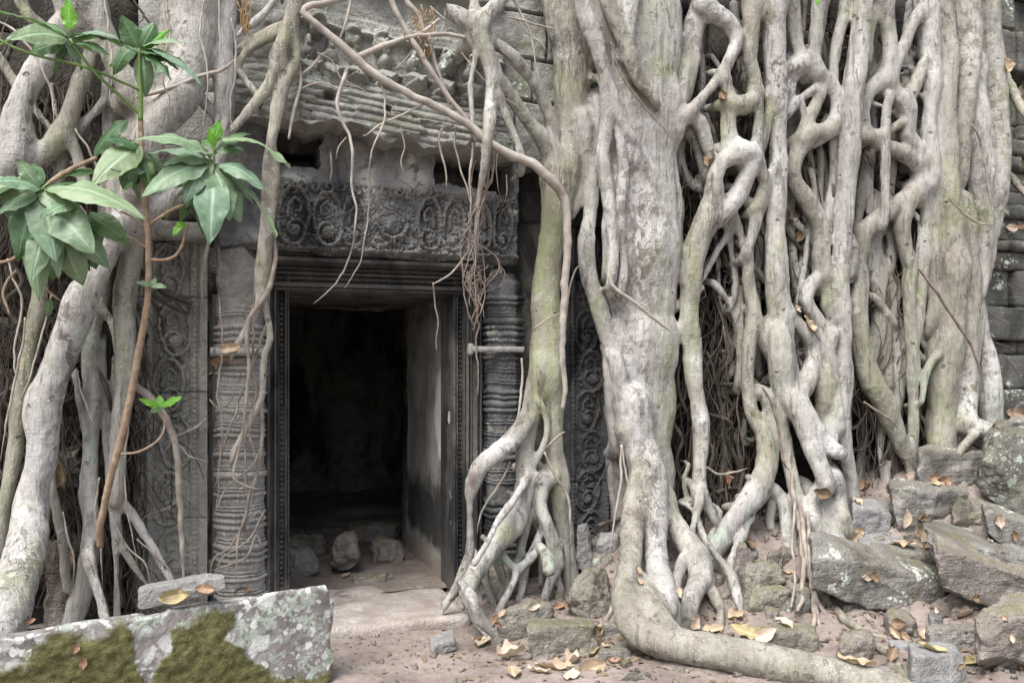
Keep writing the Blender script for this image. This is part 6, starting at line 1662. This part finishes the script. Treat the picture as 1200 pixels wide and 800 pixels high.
# ------------------------------------------------------------------ leaves
def leafmesh(base, tip, width, up, arch=0.12, fold=0.25, curl=0.0, ripple=0.03, seed=0, nt_=26, ns=13, shape=0.85, side_curl=0.0):
    base, tip = np.asarray(base, float), np.asarray(tip, float)
    a = tip - base; Ln = np.linalg.norm(a); a = a / Ln
    up = np.asarray(up, float); up = up - a * np.dot(up, a); up /= np.linalg.norm(up) + 1e-9
    side = np.cross(a, up)
    t = np.linspace(0, 1, nt_)[:, None] + np.zeros((1, ns)); s = np.linspace(-1, 1, ns)[None] + np.zeros((nt_, 1))
    wprof = np.sin(math.pi * np.clip(t, 0, 1) ** shape) ** 0.78 * (1 - 0.25 * t ** 3)
    wprof = wprof + 0.02 * (t < 0.05)
    w_ = width / 2 * wprof * (1 + 0.06 * vnoise(t * 7, s * 0 + seed, s * 0, seed))
    n1 = vnoise(t * 6 + seed, s * 1.3, t * 0, seed + 1)
    zz = arch * Ln * 4 * t * (1 - t) - curl * Ln * t ** 2 + fold * np.abs(s) * w_ + ripple * Ln * n1 * np.abs(s) ** 1.5 + 0.012 * Ln * np.abs(np.sin(t * 24 - np.abs(s) * 3.2)) * np.abs(s) ** .5
    ww = s * w_
    if side_curl:
        ang = s * side_curl
        ww = np.sin(ang) / side_curl * w_
        zz = zz + (1 - np.cos(ang)) / side_curl * w_
    P = base + a * (t * Ln)[..., None] + side * ww[..., None] + up * zz[..., None]
    vein = np.exp(-(s / 0.05) ** 2) + 0.4 * np.maximum(0, np.sin((t * 11 - np.abs(s) * 1.6) * 2 * math.pi)) ** 10
    return P.reshape(-1, 3), gridfaces(nt_, ns)[:, ::-1], np.clip(vein, 0, 1).ravel()

sap = empty("sapling", "young broad-leaved sapling with drooping grey-green leaves and a slim cane stem", "plant", tuple(U(118, 640, -0.75)))
def stem(name, s, Y, mat, n=8, wob=0.003):
    P, r = pts(s, Y)
    V, F = sweep(P, r, n, 0.015, wob, len(s), 0.06)
    return mesh(name, V, F, mat, sap)
SY = -1.0
stem("stem", "117,640,4,-.75 118,612,4.2,-.8 130,560,4.4,-.86 143,510,4.4,-.9 155,450,4.2,-.94 168,380,4,-.97 174,330,3.8,-1 172,260,3.6 167,200,3.4 165,140,3.2", SY, M['stem_brown'])
stem("stem", "165,142,3.2 164,105,3 163,80,2.8 163,58,2.4", SY, M['stem_green'])
stem("twig", "165,136,1.8,-1 140,112,1.8,-1.04 110,84,1.8,-1.08 92,60,1.8,-1.1 82,46,1.8,-1.1", SY, M['stem_green'])
stem("twig", "163,106,1.6,-1 130,90,1.6,-1.06 90,76,1.6,-1.1 50,68,1.6,-1.14 20,58,1.6,-1.16 -10,42,1.5,-1.16", SY, M['stem_green'])
stem("twig", "-10,58,1.4,-1.12 10,48,1.4 25,40,1.3 45,36,1", -1.12, M['stem_green'])
stem("branch", "113,185,2.6,-1.05 95,193,2.8,-1.08 72,205,3,-1.12 57,216,3,-1.12 42,238,2.8,-1.1 30,262,2.6,-1.08 23,285,2.4,-1.06 20,299,2.2,-1.05 8,307,2,-1.04 -12,309,2,-1.04", -1.05, M['stem_brown'])
stem("twig", "21,297,1.7,-1.05 32,306,1.7 45,314,1.6 56,318,1.4", -1.05, M['stem_brown'])
stem("twig", "20,316,1.6,-1.0 8,330,1.6 4,345,1.6 9,360,1.5 12,368,1.2", -1.0, M['stem_brown'])
stem("twig", "52,336,1.5,-1.0 60,344,1.5 72,353,1.2", -1.0, M['stem_brown'])
stem("twig", "173,264,2,-1 188,254,2,-1.03 205,244,2,-1.06 220,238,1.8,-1.08 236,222,1.6,-1.1 248,205,1.6,-1.12", SY, M['stem_brown'])
stem("twig", "175,304,1.8,-1 192,304,1.8,-1.02 206,298,1.7,-1.03 215,284,1.6,-1.04 219,265,1.4,-1.04", SY, M['stem_brown'])
stem("twig", "174,292,1.4,-1 155,280,1.4,-1.02 138,275,1.4,-1.04 128,273,1.2,-1.05", SY, M['stem_brown'])
stem("twig", "172,268,1.4,-1 155,255,1.3,-1.02 140,248,1.3,-1.04", SY, M['stem_brown'])
stem("twig", "178,340,1.3,-1 176,333,1.3,-1.02", SY, M['stem_brown'])
stem("twig", "142,532,1.3,-.9 160,530,1.4,-.9 180,520,1.4,-.9 191,508,1.4,-.9 193,492,1.3,-.9 188,478,1.1,-.9", -.9, M['stem_brown'])
stem("branch", "248,207,1.8,-1.12 251,195,1.8,-1.13 251,180,1.6,-1.14 250,165,1.4,-1.15", -1.12, M['stem_green'])
stem("twig", "62,212,1.6,-1.12 52,218,1.6,-1.14 46,225,1.4,-1.14", -1.12, M['stem_green'])
# px,py of base and tip, width px, Y base, Y tip, facing (0 up .. 1 camera), arch, material, fold
LV = [(80,43,-12,3,13,-1.10,-1.25,.25,.03,'leaf_dark',.3), (79,46,8,40,26,-1.10,-1.3,.75,.10,'leaf',.12), (82,36,78,-3,17,-1.10,-1.12,1,.02,'leaf_new',.2), (83,43,163,57,16,-1.10,-1.2,.3,.10,'leaf_dark',.4),
      (85,46,118,44,11,-1.1,-1.0,.6,.05,'leaf',.2), (84,48,110,58,12,-1.1,-.98,.5,.06,'leaf_dark',.2),
      (164,62,142,16,23,-1.0,-1.05,.8,.05,'leaf_dark',.25), (165,58,181,24,20,-1.0,-1.03,.9,.06,'leaf_dark',.2), (166,60,196,32,14,-1.0,-1.02,.9,.04,'leaf_new',.2), (166,56,216,46,17,-1.0,-1.12,.45,.10,'leaf',.3),
      (167,58,241,97,20,-1.0,-1.16,.35,.12,'leaf',.35), (162,60,124,72,22,-1.0,-.92,.6,.06,'leaf_dark',.25), (165,62,188,62,12,-1.0,-1.1,.6,.05,'leaf_dark',.2),
      (248,184,153,158,31,-1.13,-1.28,.45,.14,'leaf',.2), (247,196,172,170,24,-1.12,-1.0,.35,.14,'leaf',.3), (246,192,164,221,32,-1.12,-1.3,.7,.08,'leaf',.2), (254,166,341,190,24,-1.14,-1.28,.35,.17,'leaf',.3),
      (256,194,311,216,24,-1.13,-1.25,.55,.12,'leaf',.2), (250,202,246,279,37,-1.13,-1.30,.95,.08,'leaf',.12), (250,166,258,140,13,-1.15,-1.16,.9,.03,'leaf_new',.25), (252,172,244,152,10,-1.15,-1.18,.9,.03,'leaf_new',.25),
      (253,178,286,172,16,-1.14,-1.12,.6,.10,'leaf_dark',.25), (254,200,330,270,12,-1.12,-1.2,.4,.10,'leaf',.5), (249,204,200,230,22,-1.12,-.98,.6,.05,'leaf_dark',.2), (240,222,240,280,20,-1.1,-1.0,.8,.05,'leaf_dark',.2),
      (262,202,288,222,16,-1.12,-1.0,.7,.05,'leaf_dark',.2), (250,176,236,160,14,-1.14,-1.05,.7,.05,'leaf_dark',.2), (246,206,186,246,14,-1.1,-1.02,.4,.08,'leaf',.3),
      (47,222,-14,208,24,-1.14,-1.28,.5,.10,'leaf',.2), (46,220,20,186,19,-1.14,-1.18,.8,.06,'leaf',.25), (48,218,38,188,15,-1.14,-1.0,.8,.06,'leaf_dark',.25), (52,222,168,242,36,-1.14,-1.32,.62,.10,'leaf',.15),
      (46,248,40,350,35,-1.12,-1.16,.95,.05,'leaf',.2), (60,246,109,293,40,-1.13,-1.28,.85,.10,'leaf',.15), (58,268,63,333,27,-1.12,-1.02,.9,.05,'leaf_dark',.2), (74,278,96,336,33,-1.12,-1.06,.95,.05,'leaf',.2),
      (88,238,48,250,20,-1.14,-1.3,.75,.06,'leaf',.15), (165,172,108,208,34,-1.02,-1.2,.75,.08,'leaf',.2), (150,140,104,182,22,-1.0,-1.0,.7,.08,'leaf_dark',.3), (66,208,125,196,18,-1.12,-1.0,.5,.08,'leaf_dark',.25),
      (92,262,122,280,24,-1.12,-1.0,.8,.05,'leaf_dark',.2), (100,290,112,318,20,-1.1,-1.02,.9,.05,'leaf_dark',.2), (70,230,30,236,18,-1.14,-1.02,.6,.05,'leaf_dark',.2), (30,212,14,240,14,-1.12,-1.0,.7,.05,'leaf_dark',.2),
      (60,350,52,372,12,-1.1,-1.05,.9,.03,'leaf_dark',.2), (168,206,140,222,16,-1.0,-.95,.6,.05,'leaf_dark',.2), (168,196,184,216,14,-1.0,-.95,.6,.05,'leaf_dark',.2),
      (86,44,140,38,14,-1.1,-1.22,.45,.10,'leaf',.25), (80,44,40,20,15,-1.1,-1.0,.5,.10,'leaf_dark',.25), (84,50,66,76,13,-1.1,-1.02,.7,.05,'leaf_dark',.25), (164,60,150,34,14,-1.0,-.95,.7,.05,'leaf',.2), (168,60,210,76,15,-1.0,-1.02,.5,.08,'leaf_dark',.3),
      (247,190,190,188,20,-1.12,-1.2,.5,.12,'leaf',.25), (253,192,300,236,17,-1.12,-1.1,.6,.08,'leaf',.25), (252,180,292,150,14,-1.14,-1.05,.5,.10,'leaf_dark',.3), (246,200,206,262,20,-1.1,-.98,.8,.05,'leaf_dark',.2), (50,222,104,214,18,-1.14,-1.1,.5,.10,'leaf_dark',.25), (46,240,16,300,22,-1.12,-1.05,.9,.05,'leaf',.2),
      (64,262,36,316,22,-1.12,-1.2,.85,.06,'leaf',.2), (86,266,128,314,24,-1.12,-1.12,.85,.06,'leaf',.2), (56,228,82,282,26,-1.13,-1.2,.9,.06,'leaf',.2), (44,228,-4,246,20,-1.14,-1.22,.6,.08,'leaf',.25), (168,178,122,158,20,-1.02,-1.1,.6,.10,'leaf_dark',.25), (170,200,130,196,22,-1.02,-1.15,.6,.08,'leaf',.2),
      (177,334,160,329,9,-1.02,-1.05,.6,.05,'leaf',.2), (177,334,194,335,9,-1.02,-1.06,.6,.05,'leaf',.2), (177,333,183,325,7,-1.02,-1.0,.7,.05,'leaf',.2), (218,264,206,262,9,-1.04,-1.06,.8,.05,'leaf_new',.2), (212,262,202,275,9,-1.04,-1.06,.8,.05,'leaf_new',.2),
      (188,478,164,466,9,-.9,-.94,.7,.05,'leaf_new',.2), (189,476,213,464,11,-.9,-.95,.7,.05,'leaf_new',.2), (188,477,186,462,9,-.9,-.88,.8,.05,'leaf_new',.2), (190,478,176,482,8,-.9,-.96,.7,.05,'leaf_dark',.2)]
g = np.random.default_rng(88)
for (cx_, cy_, Yc, n_, la, lb, a0, a1) in [(48, 222, -1.12, 9, 50, 95, 20, 200), (58, 262, -1.1, 8, 50, 80, 40, 130), (165, 180, -1.0, 6, 40, 65, 10, 170), (250, 192, -1.12, 7, 55, 85, 20, 175), (164, 60, -1.0, 5, 35, 60, -20, 190), (82, 46, -1.1, 4, 40, 70, -30, 210), (20, 215, -1.1, 5, 40, 70, 60, 200), (100, 250, -1.08, 4, 45, 65, 20, 120)]:
    for q in range(n_):
        an = R(g.uniform(a0, a1)); ll = g.uniform(la, lb); y2 = Yc + g.uniform(-.14, .12)
        LV.append((cx_ + g.normal(0, 4), cy_ + g.normal(0, 4), cx_ + ll * math.cos(an), cy_ + ll * math.sin(an) * .85 + 4, ll * g.uniform(.32, .46), Yc, y2, g.uniform(.45, .95), g.uniform(.04, .15), 'leaf' if g.random() < .6 else 'leaf_dark', g.uniform(.12, .35)))
for k, (bx, by, tx, ty, wd, Yb, Yt, fc, ar, mt, fo) in enumerate(LV):
    b, t = U(bx, by, Yb), U(tx, ty, Yt)
    up = np.array([0.22 * math.sin(k * 2.1), -fc, (1 - fc) + 0.25 + 0.12 * math.cos(k * 3.7)])
    V, F, ve = leafmesh(b, t, wd * PX(bx, Yb) * 1.10, up, ar, -fo, 0.08 + 0.10 * ((k * 37) % 10) / 10, 0.035 + 0.03 * ((k * 53) % 10) / 10, k)
    mesh("leaf", V, F, M[mt], sap, attrs=dict(vein=ve))
# sprout high on the pale trunk
sp = empty("leaf_sprout", "single bright green leaf at the top edge above the straight pale column", "leaf", tuple(U(956, -10, -0.7)))
V, F, ve = leafmesh(U(956, -12, -0.66), U(957, 9, -0.76), 10 * PX(956, -.7), (0.2, -1, .3), 0.04, -0.2, 0, 0.02, 77)
mesh("leaf_blade", V, F, M['leaf_new'], sp, attrs=dict(vein=ve))
P, r = pts("955,-40,1.2,-.5 956,-25,1.2,-.6 956,-10,1,-.66", -0.5)
mesh("leaf_stalk", *sweep(P, r, 6), M['stem_green'], sp)

# ------------------------------------------------------------------ dry leaves: each lies where the ray through its place in the photo meets a surface
bpy.context.view_layer.update()
dg = bpy.context.evaluated_depsgraph_get()
eye = Vector((CX, CY, CZ))
def hit(px, py):
    xc, yc = (px - 600) / FPX, (430 - py) / FPX
    d = Vector((_s + xc * _c, _c - xc * _s, yc)).normalized()
    ok, loc, nor, idx, ob, mx = sc.ray_cast(dg, eye, d)
    if nor.dot(d) > 0: nor = -nor
    return np.array(loc), np.array(nor), ob
FELL = []
def deadleaf(px, py, ln, ang, mt, label, wr=0.5, curl=0.5, group=None, lift=0.35, side=0.9):
    loc, nor, ob = hit(px, py)
    FELL.append((px, py, loc, nor, ln, ang, mt, label, wr, curl, group, lift, side))
tl = "tan dry leaves heaped beside the squared muddy block"
for a in [
 (567, 755, 30, 80, 'dead_pale', "upright oval pale dry leaf on the path below the green trunk's toes", .5, .3), (600, 768, 36, 30, 'dead_pale', "big crumpled pale dry leaf left of the squared muddy block", .75, .8),
 (601, 790, 26, 100, 'dead', "tan dry leaf lying below the big crumpled one", .6, .4), (650, 783, 46, 160, 'dead', "long rolled tan dry leaf before the squared muddy block", .4, .9),
 (671, 775, 34, 70, 'dead_pale', "cupped pale dry leaf standing in the heap before the squared muddy block", .6, .9), (690, 766, 32, 40, 'dead_yel', "olive dry leaf tucked under the curling ground root", .55, .6),
 (697, 782, 36, 25, 'dead', "flat oval tan dry leaf at the heap's outer end", .55, .3), (632, 788, 28, 150, 'dead_pale', "ragged pale dry leaf at the near side of the heap", .5, .6),
 (707, 745, 24, 60, 'dead', "folded tan dry leaf leaning where the ground root meets the block", .5, .9), (720, 776, 17, 30, 'dead_rust', "small orange-brown dry leaf by the big curving root", .4, .4),
 (671, 794, 22, 10, 'dead_pale', "torn pale dry leaf at the bottom of the heap", .6, .5), (579, 730, 18, 60, 'dead_brown', "brown dry leaf slipped behind the green trunk's toe", .5, .5), (657, 712, 16, 20, 'dead_rust', "orange dry leaf on the lumpy green-topped stone", .5, .4),
 (746, 668, 12, 80, 'dead', "upper of two small tan leaves stuck in the broad trunk's groove", .7, .4), (748, 681, 11, 100, 'dead', "lower of two small tan leaves stuck in the broad trunk's groove", .7, .4),
 (812, 727, 20, 60, 'dead_pale', "pale leaf scrap caught between thin roots of the broad trunk's foot", .6, .8), (799, 694, 16, 90, 'dead_pale', "pale leaf wedged behind the pinkish root above the big curve", .6, .8), (835, 740, 26, 10, 'dead', "peach dry leaf resting behind the big curving root", .5, .3),
 (863, 724, 22, 20, 'dead', "tan dry leaf at the tip of the thin forked root", .7, .6), (873, 741, 40, 165, 'dead_yel', "long olive dry leaf lying along the big curving root", .35, .5), (898, 744, 28, 30, 'dead_pale', "pale dry leaf against the squat mossy stone", .45, .5),
 (916, 731, 24, 155, 'dead_pale', "light dry leaf behind the squat mossy stone", .5, .5), (924, 672, 12, 10, 'dead', "small tan leaf on the split grey and orange stone", .5, .4),
 (1001, 633, 24, 60, 'dead', "tan dry leaf at the foot of the knotted straight column", .7, .7), (1056, 639, 32, 175, 'dead', "broad yellow dry leaf lying on the pale flagstone", .35, .25), (1080, 624, 34, 150, 'dead', "large tan dry leaf between flagstone and wide grey stone", .6, .4),
 (1059, 607, 22, 80, 'dead_pale', "upright pale dry leaf beside the broken pale block", .45, .6), (1130, 722, 30, 20, 'dead_pale', "pinkish pale dry leaf by the end of the leaning stick", .6, .5), (1084, 746, 20, 75, 'dead', "small orange dry leaf standing by the pale rounded stone", .5, .5),
 (1090, 762, 34, 170, 'dead_yel', "long olive dry leaf under the pale rounded stone", .28, .4), (1142, 775, 32, 10, 'dead_yel', "curved olive dry leaf at the rounded brown boulder's base", .4, .7), (1003, 778, 40, 155, 'dead', "long tan dry leaf beside the half buried muddy stone", .35, .4),
 (1093, 559, 16, 10, 'dead_rust', "rusty leaf on the wide grey stone, nearest the toe-like root's tip", .5, .5), (1106, 562, 18, 160, 'dead_rust', "rusty leaf in the middle of the wide grey stone's top", .5, .5), (1098, 568, 16, 5, 'dead', "tan leaf among rusty ones on the wide grey stone", .5, .4),
 (1069, 557, 22, 175, 'dead_pale', "pale flat leaf at the foot of the greenish slanting root", .4, .3), (1186, 483, 26, 165, 'dead', "tan leaf below the lowest stone course", .4, .4), (1013, 571, 20, 20, 'dead_rust', "rusty leaf at the foot of the knotted column", .6, .6),
 (946, 381, 22, 125, 'dead', "orange-tan leaf lodged behind the loop of the forked root", .55, .5), (936, 428, 17, 60, 'dead', "tan leaf caught in the fork of the forked root", .7, .5), (933, 363, 14, 30, 'dead_pale', "pale leaf scrap above the loop of the forked root", .6, .5),
 (272, 409, 26, 5, 'dead', "tan dry leaf lying on the pale colonnette's strap", .4, .5), (262, 422, 28, 15, 'dead_rust', "cupped orange-brown leaf hanging below the pale colonnette's strap", .4, .9), (248, 434, 16, 40, 'dead_pale', "grey pale leaf curled under the strap's end", .4, .8),
 (205, 697, 36, 10, 'dead_yel', "olive-brown dry leaf between flat stone and lichened block", .4, .5), (240, 689, 22, 175, 'dead_rust', "rusty dry leaf beside the olive-brown one on the lichened block", .4, .5), (284, 690, 20, 5, 'dead_brown', "thin brown leaf on the lichened block's top edge", .3, .5), (30, 728, 16, 10, 'dead_rust', "small rusty leaf on the lichened block by the thick root", .4, .5),
 (88, 759, 12, 60, 'dead_rust', "upper rusty leaf scrap on the block's moss", .6, .6), (98, 774, 16, 80, 'dead_rust', "lower rusty leaf scrap on the block's moss", .45, .6), (82, 651, 24, 130, 'dead_brown', "brown leaf hanging between the smaller fig's main roots", .5, .6),
 (74, 552, 30, 100, 'dead_brown', "large crumpled grey-brown leaf behind the smaller fig", .8, .9), (836, 186, 22, 100, 'dead_brown', "crumpled brown leaf inside the lattice beside the broad trunk", .7, .9), (842, 150, 18, 70, 'dead_brown', "folded brown leaf in a lattice hole beside the broad trunk", .6, .9), (848, 115, 18, 100, 'dead_brown', "dark curled leaf high in the lattice", .6, .9),
 (928, 255, 22, 80, 'dead_brown', "brown leaf hanging behind the lattice next to the straight column", .6, .8), (938, 275, 18, 60, 'dead_brown', "frayed brown leaf lower in the same lattice gap", .6, .8), (848, 300, 18, 90, 'dead_brown', "brown leaf stuck in the fibrous roots", .6, .8), (826, 330, 20, 70, 'dead_brown', "curled brown leaf low in the fibrous roots", .6, .8),
 (1178, 76, 18, 110, 'dead', "yellow-tan leaf caught where the grey branch leaves the trunks", .7, .6), (1196, 108, 14, 70, 'dead_pale', "pale leaf by the grey branch near the wall courses", .6, .6), (1183, 267, 18, 175, 'dead_pale', "pale leaf on a ledge of the stone courses", .4, .4), (1196, 265, 16, 5, 'dead_rust', "rusty leaf on a ledge of the stone courses", .4, .4),
 (405, 676, 14, 60, 'dead', "small tan leaf on the doorway floor", .5, .6), (850, 560, 22, 100, 'dead_rust', "reddish brown leaf deep among the fibrous roots above the lichened foot", .6, .8), (878, 640, 20, 80, 'dead_brown', "brown leaf hanging in the cave-like gap", .6, .8)]:
    deadleaf(*a)
g = np.random.default_rng(61)
for k in range(34):
    x_, y_ = (g.uniform(960, 1195), g.uniform(570, 792)) if k < 24 else (g.uniform(560, 730), g.uniform(700, 795))
    deadleaf(x_, y_, g.uniform(9, 20), g.uniform(0, 180), ['dead', 'dead_brown', 'dead_pale', 'dead_brown'][k % 4], 'small dry leaf among the rubble stones' if k < 24 else 'small dry leaf scattered near the squared muddy block', g.uniform(.4, .7), g.uniform(.4, .9), 'small dry leaves in the rubble' if k < 24 else 'small dry leaves round the muddy block')
for (px, py, loc, nor, ln, ang, mt, label, wr, curl, group, lift, side) in FELL:
    t_ = (loc[1] - CY) / (_c - (px - 600) / FPX * _s)
    Ln = ln * t_ / FPX * 1.05
    # the photo's direction laid into the surface
    d = np.array([_c, -_s, 0]) * math.cos(R(ang)) + np.array([0, 0, 1.0]) * math.sin(R(ang)) + np.array([_s, _c, 0]) * (0.9 * math.sin(R(ang)) if nor[2] > 0.5 else 0)
    d = d - nor * np.dot(d, nor) * (0.92 if nor[2] > 0.3 else 0.75)
    d /= np.linalg.norm(d)
    sq = math.hypot(1, 0)
    b = loc - d * Ln / 2 + nor * (0.006 + 0.10 * Ln); e = loc + d * Ln / 2 + nor * (0.006 + 0.10 * Ln)
    sd_ = int(px * 3 + py)
    V, F, ve = leafmesh(b, e, Ln * wr * 1.3, nor, -0.06 - 0.10 * curl, 0.12, -0.05, 0.10 + 0.08 * curl, sd_, 18, 9, 0.9, side * curl * 1.7)
    o = mesh("dead_leaf", V, F, M[mt], None, attrs=dict(vein=ve * 0.6))
    tag(o, label, "leaf", group or "dry fallen leaves")
# small crumbs of leaf on the soil
g = np.random.default_rng(33)
Vs, Fs, n = [], [], 0
for k in range(1300):
    x = g.uniform(0.4, 5.0); y = g.uniform(-2.3, -0.3)
    if k % 3 == 0: x, y = g.normal(2.0, 0.35), g.normal(-1.15, 0.25)
    if k % 3 == 1: x, y = g.normal(3.3, 0.6), g.normal(-1.2, 0.35)
    if x < 0.6: continue
    z = float(terrain(x, y)) + 0.004
    L_, a_ = abs(g.normal(0.012, 0.010)) + 0.004, g.uniform(0, 6.3)
    d = np.array([math.cos(a_), math.sin(a_), g.normal(0, .25)]) * L_; s2 = np.array([-math.sin(a_), math.cos(a_), g.normal(0, .3)]) * L_ * g.uniform(.25, .6)
    c = np.array([x, y, z])
    Vs += [c - d, c + s2 + [0, 0, .004], c + d, c - s2 + [0, 0, .003]]; Fs.append((n, n + 1, n + 2, n + 3)); n += 4
lit = mesh("leaf_litter", np.array(Vs), np.array(Fs), M['dead_brown'], None, attrs=dict(vein=np.zeros(len(Vs))))
tag(lit, "brown crumbs of broken leaf scattered over the soil", "litter", kind="stuff")
